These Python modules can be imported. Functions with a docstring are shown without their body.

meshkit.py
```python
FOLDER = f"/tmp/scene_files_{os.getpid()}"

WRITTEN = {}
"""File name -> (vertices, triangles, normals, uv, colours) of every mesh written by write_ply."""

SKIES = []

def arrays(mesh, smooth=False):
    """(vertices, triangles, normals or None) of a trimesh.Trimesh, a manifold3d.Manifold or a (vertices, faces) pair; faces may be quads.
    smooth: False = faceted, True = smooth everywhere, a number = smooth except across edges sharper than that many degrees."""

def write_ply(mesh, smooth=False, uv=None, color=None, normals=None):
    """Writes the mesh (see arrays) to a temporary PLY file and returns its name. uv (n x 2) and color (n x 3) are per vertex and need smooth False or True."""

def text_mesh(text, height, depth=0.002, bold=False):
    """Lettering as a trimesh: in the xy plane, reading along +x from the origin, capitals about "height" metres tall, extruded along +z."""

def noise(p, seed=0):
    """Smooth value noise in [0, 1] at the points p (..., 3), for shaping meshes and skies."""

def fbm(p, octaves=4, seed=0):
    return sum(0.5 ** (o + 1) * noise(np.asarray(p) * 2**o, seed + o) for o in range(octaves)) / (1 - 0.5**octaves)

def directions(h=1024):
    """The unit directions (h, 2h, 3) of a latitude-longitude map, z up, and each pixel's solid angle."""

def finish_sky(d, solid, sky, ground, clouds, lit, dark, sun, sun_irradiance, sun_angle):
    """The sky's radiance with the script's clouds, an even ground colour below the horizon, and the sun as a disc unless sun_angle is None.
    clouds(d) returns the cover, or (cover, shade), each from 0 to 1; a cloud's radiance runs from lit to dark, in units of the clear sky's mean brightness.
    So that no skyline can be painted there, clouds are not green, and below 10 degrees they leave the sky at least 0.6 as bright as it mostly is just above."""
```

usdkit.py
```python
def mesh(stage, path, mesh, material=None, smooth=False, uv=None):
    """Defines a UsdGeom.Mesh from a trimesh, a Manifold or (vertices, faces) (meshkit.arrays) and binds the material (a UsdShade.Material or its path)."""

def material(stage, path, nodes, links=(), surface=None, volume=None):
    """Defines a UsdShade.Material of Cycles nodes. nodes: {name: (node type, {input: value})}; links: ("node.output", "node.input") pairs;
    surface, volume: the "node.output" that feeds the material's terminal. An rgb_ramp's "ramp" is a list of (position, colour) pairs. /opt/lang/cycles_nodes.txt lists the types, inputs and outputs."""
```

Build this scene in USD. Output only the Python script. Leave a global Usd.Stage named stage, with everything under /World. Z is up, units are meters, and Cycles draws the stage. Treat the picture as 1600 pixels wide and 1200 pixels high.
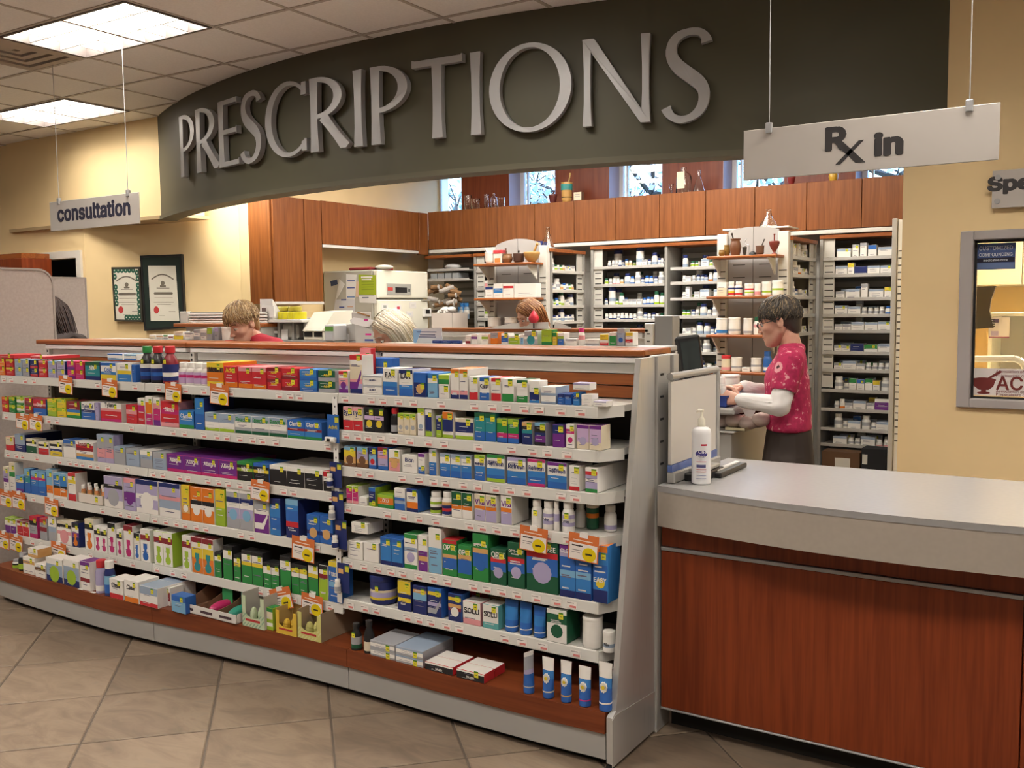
import math, random
from collections import Counter
import numpy as np
import trimesh
import manifold3d as m3
from shapely.geometry import Polygon, Point, LineString, box as sbox
from shapely.ops import unary_union
from shapely import affinity
from pxr import Usd, UsdGeom, UsdLux, UsdShade, Gf, Sdf, Vt
import usdkit, meshkit

random.seed(7)
stage = Usd.Stage.CreateInMemory()
UsdGeom.SetStageUpAxis(stage, 'Z')
UsdGeom.SetStageMetersPerUnit(stage, 1.0)
stage.DefinePrim('/World', 'Xform')
stage.DefinePrim('/World/Looks', 'Scope')

# ------------------------------------------------------------------ camera, sky, lights, exposure
FPX, YAW, PITCH, ROLL, EYE = 1495.0, math.radians(32.86), math.radians(4.57), math.radians(-0.584), np.array([0, 0, 1.6])
EXPOSURE = 0.22
FWD = np.array([-math.sin(YAW) * math.cos(PITCH), math.cos(YAW) * math.cos(PITCH), -math.sin(PITCH)])
_r = np.array([math.cos(YAW), math.sin(YAW), 0.0]); _u = np.cross(_r, FWD)
RGT = math.cos(ROLL) * _r + math.sin(ROLL) * _u
UPV = np.cross(RGT, FWD)
cam = UsdGeom.Camera.Define(stage, '/World/camera')
cam.CreateHorizontalApertureAttr(36.0); cam.CreateVerticalApertureAttr(27.0)
cam.CreateFocalLengthAttr(36.0 * FPX / 1600.0)
cam.CreateClippingRangeAttr(Gf.Vec2f(0.05, 500))
cam.CreateExposureAttr(EXPOSURE)
cam.AddTransformOp().Set(Gf.Matrix4d(*RGT, 0, *UPV, 0, *(-FWD), 0, *EYE, 1))

dome = UsdLux.DomeLight.Define(stage, '/World/sky')
dome.CreateIntensityAttr(4.0); dome.CreateColorAttr(Gf.Vec3f(0.30, 0.52, 1.0))

WARM = (1.0, 0.91, 0.80)
L_STORE, L_PHARM = 28.0, 16.0          # radiance of the shop's louvred fixtures and of the dispensary's lenses
CEIL = 3.27                             # ceiling height
WY = 5.42                               # plane of the soffit and of the right-hand wall
CX, CY, CR = -3.97, 11.45, 6.8          # plan circle of the curved green fascia

# ------------------------------------------------------------------ points from the camera model, for measuring
def ray(x, y): return FWD + RGT * (x - 800) / FPX - UPV * (y - 600) / FPX
def aty(x, y, Y): d = ray(x, y); return EYE + d * (Y / d[1])
def atx(x, y, X): d = ray(x, y); return EYE + d * (X / d[0])
def atz(x, y, Z): d = ray(x, y); return EYE + d * ((Z - EYE[2]) / d[2])
def atd(x, y, t): return EYE + ray(x, y) * t

# ------------------------------------------------------------------ prims
used = Counter()
def numbered(path, name):
    k = path + '/' + name; used[k] += 1
    return name if used[k] == 1 else '%s_%03d' % (name, used[k] - 1)
def keys(p, label=None, cat=None, group=None, kind=None):
    for k, v in (('label', label), ('category', cat), ('group', group), ('kind', kind)):
        if v: p.SetCustomDataByKey(k, v)
    return p
def thing(name, label=None, cat=None, loc=(0, 0, 0), rz=0.0, group=None, kind=None):
    x = UsdGeom.Xform.Define(stage, '/World/' + numbered('/World', name))
    x.AddTranslateOp().Set(Gf.Vec3d(*map(float, loc)))
    if rz: x.AddRotateZOp().Set(math.degrees(rz))
    p = x.GetPrim()
    p._loc = None
    return keys(p, label, cat, group, kind)
def obj(name, mesh, mat, parent=None, smooth=False, label=None, cat=None, group=None, kind=None, tint=None):
    base = parent.GetPath().pathString if parent is not None else '/World'
    if isinstance(mesh, B): tint = mesh.c if mesh.tinted else tint; mesh = mesh.tm()
    if tint is not None: smooth = False if smooth is False else True
    pr = usdkit.mesh(stage, base + '/' + numbered(base, name), mesh, mat, smooth)
    if tint is not None:
        UsdGeom.PrimvarsAPI(pr).CreatePrimvar('tint', Sdf.ValueTypeNames.Color3fArray, 'vertex').Set(Vt.Vec3fArray.FromNumpy(np.asarray(tint, np.float32)))
    return keys(pr.GetPrim(), label, cat, group, kind)

class B:
    """Collects shapes into one mesh; with colours it carries a tint per vertex."""
    def __init__(s): s.v, s.f, s.c, s.n, s.tinted = [], [], [], 0, False
    def add(s, v, f, col=None):
        v = np.asarray(v, float); f = np.asarray(f, int)
        if f.shape[1] == 4: f = np.vstack([f[:, [0, 1, 2]], f[:, [0, 2, 3]]])
        s.v.append(v); s.f.append(f + s.n); s.n += len(v)
        s.tinted |= col is not None
        s.c = np.vstack([s.c, np.tile(col if col is not None else (1, 1, 1), (len(v), 1))]) if len(s.c) else np.tile(col if col is not None else (1., 1, 1), (len(v), 1))
        return s
    def mesh(s, m, col=None): return s.add(m.vertices, m.faces, col)
    def box(s, x0, x1, y0, y1, z0, z1, col=None):
        v = [(x, y, z) for x in (x0, x1) for y in (y0, y1) for z in (z0, z1)]
        return s.add(v, [(0, 1, 3, 2), (4, 6, 7, 5), (0, 4, 5, 1), (2, 3, 7, 6), (0, 2, 6, 4), (1, 5, 7, 3)], col)
    def cbox(s, x0, x1, y0, y1, z0, z1, r=.004, col=None):
        """A box with rounded edges."""
        r = min(r, (x1 - x0) * .45, (y1 - y0) * .45, (z1 - z0) * .45)
        pts = []
        for sx in (0, 1):
            for sy in (0, 1):
                for sz in (0, 1):
                    c = np.array([x1 - r if sx else x0 + r, y1 - r if sy else y0 + r, z1 - r if sz else z0 + r])
                    d = np.array([sx * 2 - 1, sy * 2 - 1, sz * 2 - 1]) * r
                    pts += [c + d * (1, 0, 0), c + d * (0, 1, 0), c + d * (0, 0, 1), c + d * .58]
        h = trimesh.convex.convex_hull(np.array(pts)); return s.add(h.vertices, h.faces, col)
    def quad(s, a, b, c, d, col=None): return s.add([a, b, c, d], [(0, 1, 2, 3)], col)
    def prism(s, pts, axis, a, b, col=None):
        """A polygon (list of 2d points or shapely) extruded along an axis from a to b; axis x: (y,z), y: (x,z), z: (x,y)."""
        P = pts if hasattr(pts, 'exterior') else Polygon(pts)
        m = trimesh.creation.extrude_polygon(P, b - a)
        v = np.array(m.vertices); v[:, 2] += a
        f = np.array(m.faces)
        if axis == 'x': v = v[:, [2, 0, 1]]
        if axis == 'y': v = v[:, [0, 2, 1]]; f = f[:, ::-1]
        return s.add(v, f, col)
    def lathe(s, prof, x=0, y=0, z=0, n=16, col=None, sx=1, sy=1):
        prof = np.asarray(prof, float); k = len(prof); a = np.arange(n) * 2 * np.pi / n
        v = np.stack([np.outer(np.cos(a), prof[:, 0]) * sx + x, np.outer(np.sin(a), prof[:, 0]) * sy + y, np.tile(prof[:, 1], (n, 1)) + z], -1).reshape(-1, 3)
        i, j = np.meshgrid(np.arange(n), np.arange(k - 1), indexing='ij'); i2 = (i + 1) % n
        f = np.stack([i * k + j, i2 * k + j, i2 * k + j + 1, i * k + j + 1], -1).reshape(-1, 4)
        s.add(v, f, col)
        return s
    def cyl(s, p, q, r, n=10, col=None, r2=None):
        p, q = np.array(p, float), np.array(q, float); d = q - p; L = np.linalg.norm(d); d /= L
        a = np.cross(d, [0, 0, 1.] if abs(d[2]) < .9 else [1., 0, 0]); a /= np.linalg.norm(a); b = np.cross(d, a)
        t = np.arange(n) * 2 * np.pi / n; c = np.cos(t)[:, None] * a + np.sin(t)[:, None] * b
        r2 = r if r2 is None else r2
        v = np.vstack([p + c * r, q + c * r2, [p], [q]])
        f = []
        for i in range(n):
            j = (i + 1) % n
            f += [(i, j, n + j), (i, n + j, n + i), (2 * n, j, i), (2 * n + 1, n + i, n + j)]
        return s.add(v, f, col)
    def tube(s, pts, r, n=8, col=None):
        for p, q in zip(pts[:-1], pts[1:]): s.cyl(p, q, r, n, col)
        return s
    def strand(s, pts, radii, n=5, col=None):
        p = np.asarray(pts, float); t = np.gradient(p, axis=0); t /= np.linalg.norm(t, axis=1, keepdims=True) + 1e-12
        ref = np.array([0, 0, 1.0]) if abs(t.mean(0)[2]) < .8 else np.array([1.0, 0, 0]); a = np.cross(t, ref); a /= np.linalg.norm(a, axis=1, keepdims=True) + 1e-9; b = np.cross(t, a); g = np.arange(n) * 2 * np.pi / n
        v = p[:, None] + np.asarray(radii)[:, None, None] * (np.cos(g)[None, :, None] * a[:, None] + np.sin(g)[None, :, None] * b[:, None])
        i, j = np.meshgrid(np.arange(len(p) - 1), np.arange(n), indexing='ij'); q = np.stack([i * n + j, i * n + (j + 1) % n, (i + 1) * n + (j + 1) % n, (i + 1) * n + j], -1).reshape(-1, 4)
        return s.add(v.reshape(-1, 3), q, col)
    def move(s, M):
        M = np.asarray(M, float); s.v = [v @ M[:3, :3].T + M[:3, 3] for v in s.v]; return s
    def tm(s):
        return trimesh.Trimesh(np.vstack(s.v), np.vstack(s.f), process=False)
def ball(r, x=0, y=0, z=0, sx=1, sy=1, sz=1, sub=2):
    m = trimesh.creation.icosphere(sub, r); m.apply_scale([sx, sy, sz]); m.apply_translation([x, y, z]); return m
def rotz(a, p=(0, 0, 0)):
    c, s = math.cos(a), math.sin(a); M = np.eye(4); M[:2, :2] = [[c, -s], [s, c]]; M[:3, 3] = p; return M
def text(t, h, depth=.0006, bold=True):
    m = meshkit.text_mesh(t, h, depth, bold); return np.array(m.vertices), np.array(m.faces)
def text_heavy(t, h, grow, depth=.0008):
    v, f = text(t, h, depth); top = v[:, 2] > depth * .5; P = unary_union([Polygon(v[q][:, :2]) for q in f if top[q].all() and Polygon(v[q][:, :2]).area > 1e-12]).buffer(h * grow, join_style=2, mitre_limit=2).simplify(h * .004)
    m = trimesh.util.concatenate([trimesh.creation.extrude_polygon(g, depth) for g in getattr(P, 'geoms', [P])]); return np.array(m.vertices), np.array(m.faces)
def heavy_front(t, x, y, z, h, grow, w=None):
    v, f = text_heavy(t, h, grow); x0, x1 = v[:, 0].min(), v[:, 0].max(); k = 1 if w is None else w / (x1 - x0)
    return np.stack([x + (v[:, 0] - (x0 + x1) / 2) * k, y - v[:, 2], z + v[:, 1]], 1), f
def text_front(t, x, y, z, h, wmax=None, bold=True, depth=.0006, centre=True):
    """Lettering on a face that looks towards -y; (x, z) is the middle (or left) of its base line."""
    v, f = text(t, h, depth, bold)
    w = v[:, 0].max() - v[:, 0].min()
    if wmax and w > wmax: v = v * [wmax / w, min(1, 1.15 * wmax / w), 1]
    v[:, 0] -= v[:, 0].min() + (centre and (v[:, 0].max() - v[:, 0].min()) / 2)
    return np.stack([x + v[:, 0], y - v[:, 2], z + v[:, 1]], 1), f

# ------------------------------------------------------------------ materials
def mat(name, nodes, links, surface='p.BSDF'): return usdkit.material(stage, '/World/Looks/' + name, nodes, links, surface=surface)
def srgb(r, g, b): return tuple((c / 12.92 if c <= .04045 else ((c + .055) / 1.055) ** 2.4) for c in (r / 255, g / 255, b / 255))
def plain(name, col, rough=.5, metal=0.0, spec=.5, **k): return mat(name, {'p': ('principled_bsdf', dict(base_color=col, roughness=rough, metallic=metal, specular_ior_level=spec, **k))}, [])
def paint(name, col, amp=.05, scale=3, rough=.6, bump=.0):
    lo, hi = [tuple(np.clip(np.array(col) * k, 0, 1)) for k in (1 - amp, 1 + amp)]
    n = {'g': ('geometry', {}), 'n': ('noise_texture', dict(scale=scale, detail=4.0)), 'r': ('rgb_ramp', {'ramp': [(.35, lo), (.65, hi)]}), 'p': ('principled_bsdf', dict(roughness=rough))}
    l = [('g.position', 'n.vector'), ('n.fac', 'r.fac'), ('r.color', 'p.base_color')]
    if bump:
        n.update({'n2': ('noise_texture', dict(scale=220.0, detail=2.0)), 'b': ('bump', dict(strength=bump, distance=.002))})
        l += [('g.position', 'n2.vector'), ('n2.fac', 'b.height'), ('b.normal', 'p.normal')]
    return mat(name, n, l)
def wood(name, dark, light, vert=True, rough=.38, sc=1.0, spec=.35):
    s = (26 * sc, 26 * sc, 1.3 * sc) if vert else (1.3 * sc, 26 * sc, 26 * sc)
    s2 = (150., 150., 5.) if vert else (5., 150., 150.)
    return mat(name, {'g': ('geometry', {}), 'm': ('mapping', dict(scale=s)), 'n': ('noise_texture', dict(scale=1.0, detail=5.0, distortion=.6)),
        'm2': ('mapping', dict(scale=s2)), 'n2': ('noise_texture', dict(scale=1.0, detail=2.0)), 'x': ('math', dict(math_type='multiply_add', value2=.35)),
        'r': ('rgb_ramp', {'ramp': [(.45, dark), (.85, light)]}), 'p': ('principled_bsdf', dict(roughness=rough, specular_ior_level=spec))},
        [('g.position', 'm.vector'), ('m.vector', 'n.vector'), ('g.position', 'm2.vector'), ('m2.vector', 'n2.vector'), ('n2.fac', 'x.value1'), ('n.fac', 'x.value3'), ('x.value', 'r.fac'), ('r.color', 'p.base_color')])
def tinted(name, rough, spec=.5): return mat(name, {'a': ('attribute', {'attribute': 'tint'}), 'p': ('principled_bsdf', dict(roughness=rough, specular_ior_level=spec))}, [('a.color', 'p.base_color')])
def emit(name, col, s): return mat(name, {'e': ('emission', dict(color=col, strength=s))}, [], surface='e.emission')

PRINT = tinted('printed_carton', .42, .35); PLASTIC = tinted('moulded_plastic', .3); MATTE = tinted('matte_surface', .7, .2); PAPER = tinted('paper', .75, .15)
WOOD = wood('cherry_laminate', (.165, .028, .008), (.26, .050, .013), sc=1.5); WOOD_B = wood('cherry_laminate_light', (.15, .045, .011), (.235, .080, .021), sc=1.5); WOOD_H = wood('cherry_laminate_across', (.19, .050, .012), (.34, .105, .026), False)
DECK = wood('cherry_deck', (.14, .030, .010), (.22, .056, .018), False)
DARKWOOD = wood('red_brown_panel', (.13, .025, .010), (.19, .042, .016))
YELLOW = paint('yellow_wall_paint', (.80, .615, .335), .03, 2, .6, .05)
OLIVE = paint('olive_fascia_paint', (.072, .068, .041), .03, 2, .5, .04)
WHITEWALL = plain('white_paint', (.75, .72, .66), .5)
SILVER = plain('brushed_letter_silver', (.40, .405, .415), .38, .3)
SHELF = plain('white_enamel', (.64, .63, .59), .35); GREY = plain('grey_enamel', (.36, .35, .33), .4); DKGREY = plain('dark_grey', (.06, .06, .06), .5)
STEEL = mat('brushed_steel', {'g': ('geometry', {}), 'm': ('mapping', dict(scale=(60., 60., 3.))), 'n': ('noise_texture', dict(scale=2.0, detail=3.0)), 'r': ('rgb_ramp', {'ramp': [(.3, (.33, .33, .33)), (.7, (.45, .45, .45))]}), 'p': ('principled_bsdf', dict(base_color=(.52, .51, .49), metallic=.4))},
    [('g.position', 'm.vector'), ('m.vector', 'n.vector'), ('n.fac', 'r.fac'), ('r.color', 'p.roughness')])
LAMINATE = paint('silver_laminate', (.33, .325, .325), .02, 60, .26)
BLACK = plain('black_plastic', (.015, .015, .016), .4); SHADOW = plain('black_recess', (.02, .018, .016), .8)
WHITEP = plain('white_plastic', (.80, .79, .76), .3); CREAMP = plain('cream_appliance', (.72, .70, .60), .35)
FABRIC = paint('grey_partition_fabric', (.40, .345, .315), .05, 60, .85)
GLASS = mat('clear_pane', {'f': ('fresnel', {'IOR': 1.5}), 't': ('transparent_bsdf', dict(color=(.96, .98, .97))), 'g': ('glossy_bsdf', dict(roughness=.02)), 'm': ('mix_closure', {})}, [('f.fac', 'm.fac'), ('t.BSDF', 'm.closure1'), ('g.BSDF', 'm.closure2')], surface='m.closure')
LABGLASS = mat('laboratory_glass', {'p': ('principled_bsdf', dict(base_color=(.95, .97, .97), roughness=.03, transmission_weight=1.0, ior=1.45))}, [])
FROST = plain('frosted_acrylic', (.50, .47, .44), .45)
INK = plain('dark_ink', (.035, .033, .035), .5); SKIN = None

def floor_tile(name):
    return mat(name, {'g': ('geometry', {}), 'o': ('object_info', {}), 'ov': ('vector_math', dict(math_type='scale', scale=9.0)), 'ad': ('vector_math', dict(math_type='add')),
        'cx': ('combine_xyz', {}), 'm': ('mapping', dict(scale=(3.0, 7.0, 3.0), rotation=(0, 0, -.55))), 'n': ('noise_texture', dict(scale=1.3, detail=7.0, roughness=.62, distortion=1.2)),
        'r': ('rgb_ramp', {'ramp': [(.25, (.135, .102, .074)), (.45, (.195, .145, .105)), (.58, (.235, .178, .128)), (.75, (.178, .147, .118))]}),
        'h': ('hsv', dict(saturation=1.0)), 'mr': ('map_range', dict(to_min=.88, to_max=1.12)), 'n3': ('noise_texture', dict(scale=30.0, detail=4.0)), 'b': ('bump', dict(strength=.08, distance=.004)),
        'p': ('principled_bsdf', dict(roughness=.36, specular_ior_level=.4))},
        [('o.random', 'cx.x'), ('o.random', 'cx.y'), ('cx.vector', 'ov.vector1'), ('g.position', 'ad.vector1'), ('ov.vector', 'ad.vector2'), ('ad.vector', 'm.vector'), ('m.vector', 'n.vector'), ('n.fac', 'r.fac'),
         ('r.color', 'h.color'), ('o.random', 'mr.value'), ('mr.result', 'h.value'), ('h.color', 'p.base_color'), ('g.position', 'n3.vector'), ('n3.fac', 'b.height'), ('b.normal', 'p.normal')])
TILE = floor_tile('mottled_floor_tile')
GROUT = plain('floor_grout', (.10, .078, .06), .8)
CTILE = paint('acoustic_tile', (.84, .83, .81), .03, 90, .85, .25)
CRAIL = plain('ceiling_rail', (.46, .42, .38), .5)

# ================================================================== ROOM SHELL
def struct(name, mesh, m, parent=None, smooth=False): return obj(name, mesh, m, parent, smooth, kind=None if parent is not None else 'structure')

fl = thing('floor', kind='structure')
obj('grout_bed', B().box(-14, 6, -5, 9.2, -.06, -.004), GROUT, fl)
obj('dispensary_floor', B().box(-6.66, 4, 3.7, 9.0, -.003, .0), plain('vinyl_floor', (.25, .2, .16), .5), fl)
TP, ct = .4585, math.sqrt(.5)
tile_proto = B(); g_ = .004
tile_proto.add([(x * (TP / 2 - g_), y * (TP / 2 - g_), -.012) for x, y in ((-1, -1), (1, -1), (1, 1), (-1, 1))] + [(x * (TP / 2 - g_), y * (TP / 2 - g_), -.0025) for x, y in ((-1, -1), (1, -1), (1, 1), (-1, 1))] + [(x * (TP / 2 - g_ - .004), y * (TP / 2 - g_ - .004), 0) for x, y in ((-1, -1), (1, -1), (1, 1), (-1, 1))],
    [(0, 1, 5, 4), (1, 2, 6, 5), (2, 3, 7, 6), (3, 0, 4, 7), (4, 5, 9, 8), (5, 6, 10, 9), (6, 7, 11, 10), (7, 4, 8, 11), (8, 9, 10, 11)])
rt = math.radians(.6)                                   # the tiles lie at 45 degrees, a touch off
e1 = np.array([math.cos(math.pi / 4 + rt), math.sin(math.pi / 4 + rt)]); e2 = np.array([-e1[1], e1[0]])
o0 = -.362 * e1 + 3.715 * e2
tv, tf = tile_proto.tm().vertices, tile_proto.tm().faces
cand = []
for i in range(-30, 30):
    for j in range(-30, 30):
        c = o0 + (i + .5) * TP * e1 + (j + .5) * TP * e2
        if -8.6 < c[0] < 1.2 and .3 < c[1] < 3.75: cand.append((np.hypot(c[0] + 2, c[1] - 2), c))
for _, c in sorted(cand, key=lambda t: t[0])[:290]:
    v = np.array(tv); xy = np.outer(v[:, 0], e1) + np.outer(v[:, 1], e2) + c
    obj('tile', (np.column_stack([xy, v[:, 2]]), tf), TILE, fl)

# ---- ceiling: lay-in tiles on rails, turned by .58 degrees as the grid is
ce = thing('ceiling', kind='structure')
GR, GX, GY, GP = math.radians(.58), -5.835, 3.92, .612
def gpt(i, j):
    x, y = i * GP, j * GP; c, s = math.cos(GR), math.sin(GR)
    return np.array([GX + c * x - s * y, GY + s * x + c * y])
FIX = [(0, -1), (-4, 1), (4, -1), (8, -1), (12, -1), (0, -5), (4, -5), (8, -5), (-4, -3), (12, -5), (2, -8), (8, -8), (-4, -7), (-8, -1)]    # lower left cell of each 2 x 1 shop fixture
taken = {(i + a, j) for i, j in FIX for a in (0, 1)} | {(-1, -1)}
nt = 0
def fascia_y(x): return CY - math.sqrt(max(CR ** 2 - (x - CX) ** 2, 0))
Mg = np.eye(4); Mg[:2, :2] = [[math.cos(GR), -math.sin(GR)], [math.sin(GR), math.cos(GR)]]; Mg[:2, 3] = [GX, GY]
slab = B()
for i in range(-14, 20):
    for j in range(-15, 4):
        x, y = gpt(i + .5, j + .5)
        if (i, j) in taken or x < -13.9 or x > 5.9 or y < -4.9: continue
        near = -10.5 < x < -1.2 and y > 1.9
        if y > (fascia_y(x) if abs(x - CX) < 3.15 else 5.42) + .35: continue
        g = .007 if near else -.001
        b = B().box(i * GP + g, (i + 1) * GP - g, j * GP + g, (j + 1) * GP - g, CEIL + .002, CEIL + .014).move(Mg)
        if near: obj('ceiling_tile', b, CTILE, ce); nt += 1
        else: slab.mesh(b.tm())
obj('far_ceiling_tile', slab, CTILE, ce, kind='stuff')
for i in range(-8, 9): obj('ceiling_rail', B().box(i * GP - .012, i * GP + .012, -4 * GP, 3.2 * GP, CEIL - .002, CEIL + .02).move(Mg), CRAIL, ce)
for j in range(-4, 4): obj('ceiling_rail', B().box(-8 * GP, 8 * GP, j * GP - .012, j * GP + .012, CEIL - .0035, CEIL + .0185).move(Mg), CRAIL, ce)
inner = B().prism(Polygon([(-6.66, 8.9), (-6.66, 6.1), (-8.4, 5.6), (-8.4, 5.3)] + [(x, fascia_y(x) + .1) for x in np.linspace(-7.1, -.9, 25)] + [(6, 5.5), (6, 8.9)]), 'z', CEIL, CEIL + .05)
obj('dispensary_ceiling', inner, WHITEWALL, ce)
obj('roof_deck', B().box(-14, 6, -5, 9.2, CEIL + .22, CEIL + .3), DKGREY, ce)

# ---- walls
struct('wall_rear', B().box(-14, 6, -5.1, -5, 0, CEIL + .25), WHITEWALL)
struct('wall_side', B().box(-14.1, -14, -5, 9.2, 0, CEIL + .25), WHITEWALL)
struct('wall_far_right', B().box(6, 6.1, -5, 9.2, 0, CEIL + .25), WHITEWALL)
wr = thing('wall_right', kind='structure')               # right-hand wall with the compounding-room window
JX = aty(1406.5, 500, WY)[0]
wx0, wx1, wz0, wz1 = -.735, .75, aty(1500, 637, WY)[2] + .01, aty(1505, 361, WY)[2] - .01
q = Polygon([(JX, 0), (6, 0), (6, CEIL + .2), (JX, CEIL + .2)]).difference(sbox(wx0, wz0, wx1, wz1))
obj('wall_face', B().prism(q, 'y', WY, WY + .14), YELLOW, wr)
obj('header', B().box(-1.25, JX, WY, WY + .14, 2.4, CEIL + .2), YELLOW, wr)
wl = thing('wall_left', kind='structure')
obj('diploma_wall', B().prism([(-8.29, 5.452), (-6.782, 5.9915), (-6.782, 6.12), (-8.29, 5.58)], 'z', 0, CEIL + .2), YELLOW, wl)
q = Polygon([(-14, 0), (-8.29, 0), (-8.29, CEIL), (-14, CEIL)]).difference(sbox(-9.08, -.1, -8.39, 2.11))
obj('door_wall', B().prism(q, 'y', 5.45, 5.55), YELLOW, wl)
obj('dispensary_side_wall', B().box(-6.78, -6.66, 5.992, 9.0, 0, CEIL + .2), YELLOW, wl)
obj('passage_wall', B().box(-14, -6.79, 7.3, 7.4, 0, CEIL), plain('passage_grey', (.38, .36, .34), .7), wl)
obj('passage_ceiling', B().box(-14, -6.79, 6.2, 7.4, CEIL + .0, CEIL + .1), plain('passage_ceiling', (.5, .47, .43), .7), wl)
dr = thing('door_1', kind='structure')
for b in (B().box(-9.14, -9.07, 5.425, 5.46, 0, 2.18), B().box(-8.40, -8.33, 5.425, 5.46, 0, 2.18), B().box(-9.07, -8.40, 5.425, 5.46, 2.11, 2.18)): obj('door_casing', b, WHITEWALL, dr)
sf = thing('wall_soffit', kind='structure')
obj('soffit_face', B().box(-9.47, -6.95, WY, 5.75, 2.43, CEIL + .1), YELLOW, sf)
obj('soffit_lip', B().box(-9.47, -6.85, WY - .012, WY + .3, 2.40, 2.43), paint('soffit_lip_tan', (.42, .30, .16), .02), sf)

# ---- the curved green fascia and its lip
fa = thing('wall_fascia', kind='structure')
def arc_wall(R0, R1, z0, z1, a0=-.492, a1=.4845, n=72):
    a = np.linspace(a0, a1, n); o = [(CX + R0 * math.sin(t), CY - R0 * math.cos(t)) for t in a]; i = [(CX + R1 * math.sin(t), CY - R1 * math.cos(t)) for t in a]
    return B().prism(Polygon(o + i[::-1]), 'z', z0, z1)
obj('fascia_face', arc_wall(CR, CR - .13, 2.425, CEIL + .02), OLIVE, fa, 40)
obj('fascia_lip', arc_wall(CR + .014, CR - .14, 2.392, 2.425), paint('olive_lip', (.10, .092, .06), .02), fa, 40)
def on_fascia(s, off=0.0): a = s / CR; return np.array([CX + (CR + off) * math.sin(a), CY - (CR + off) * math.cos(a)])

# ---- outside wall of the dispensary: piers between deep windows, boarded in red-brown
wb = thing('wall_back', kind='structure')
obj('lower_wall', B().box(-6.78, 4, 8.6, 8.95, 0, 2.35), WHITEWALL, wb)
obj('upper_wall', B().box(-6.78, 4, 8.6, 8.95, 3.12, CEIL + .2), DARKWOOD, wb)
WIN = [(-6.74, -6.18), (-5.57, -5.0), (-4.39, -3.815), (-3.21, -2.64), (-2.025, -1.46)]
pe = [-6.78] + [v for w in WIN for v in w] + [4]
for a, b in zip(pe[::2], pe[1::2]): obj('pier', B().box(a, b, 8.6, 8.95, 2.35, 3.12), DARKWOOD, wb)
REVEAL = plain('pale_violet_reveal', (.36, .36, .50), .6); FRAME = plain('white_window_frame', (.62, .64, .68), .35)
for k, (a, b) in enumerate(WIN):
    w = thing('window_%d' % (k + 1), kind='structure')
    used['/World/window_%d' % (k + 1)] = 1
    obj('reveal', B().box(a, a + .006, 8.6, 8.83, 2.35, 3.12), REVEAL, w); obj('reveal', B().box(b - .006, b, 8.6, 8.83, 2.35, 3.12), REVEAL, w)
    obj('sill', B().box(a, b, 8.59, 8.83, 2.34, 2.36), REVEAL, w)
    for f in (B().box(a, a + .05, 8.82, 8.87, 2.36, 3.12), B().box(b - .05, b, 8.82, 8.87, 2.36, 3.12), B().box(a + .05, b - .05, 8.82, 8.87, 2.36, 2.41), B().box(a + .05, b - .05, 8.82, 8.87, 3.07, 3.12), B().box(a + .085, a + .10, 8.825, 8.86, 2.41, 3.07)): obj('sash', f, FRAME, w)
    obj('pane', B().box(a + .05, b - .05, 8.843, 8.849, 2.41, 3.07), GLASS, w)

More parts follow.
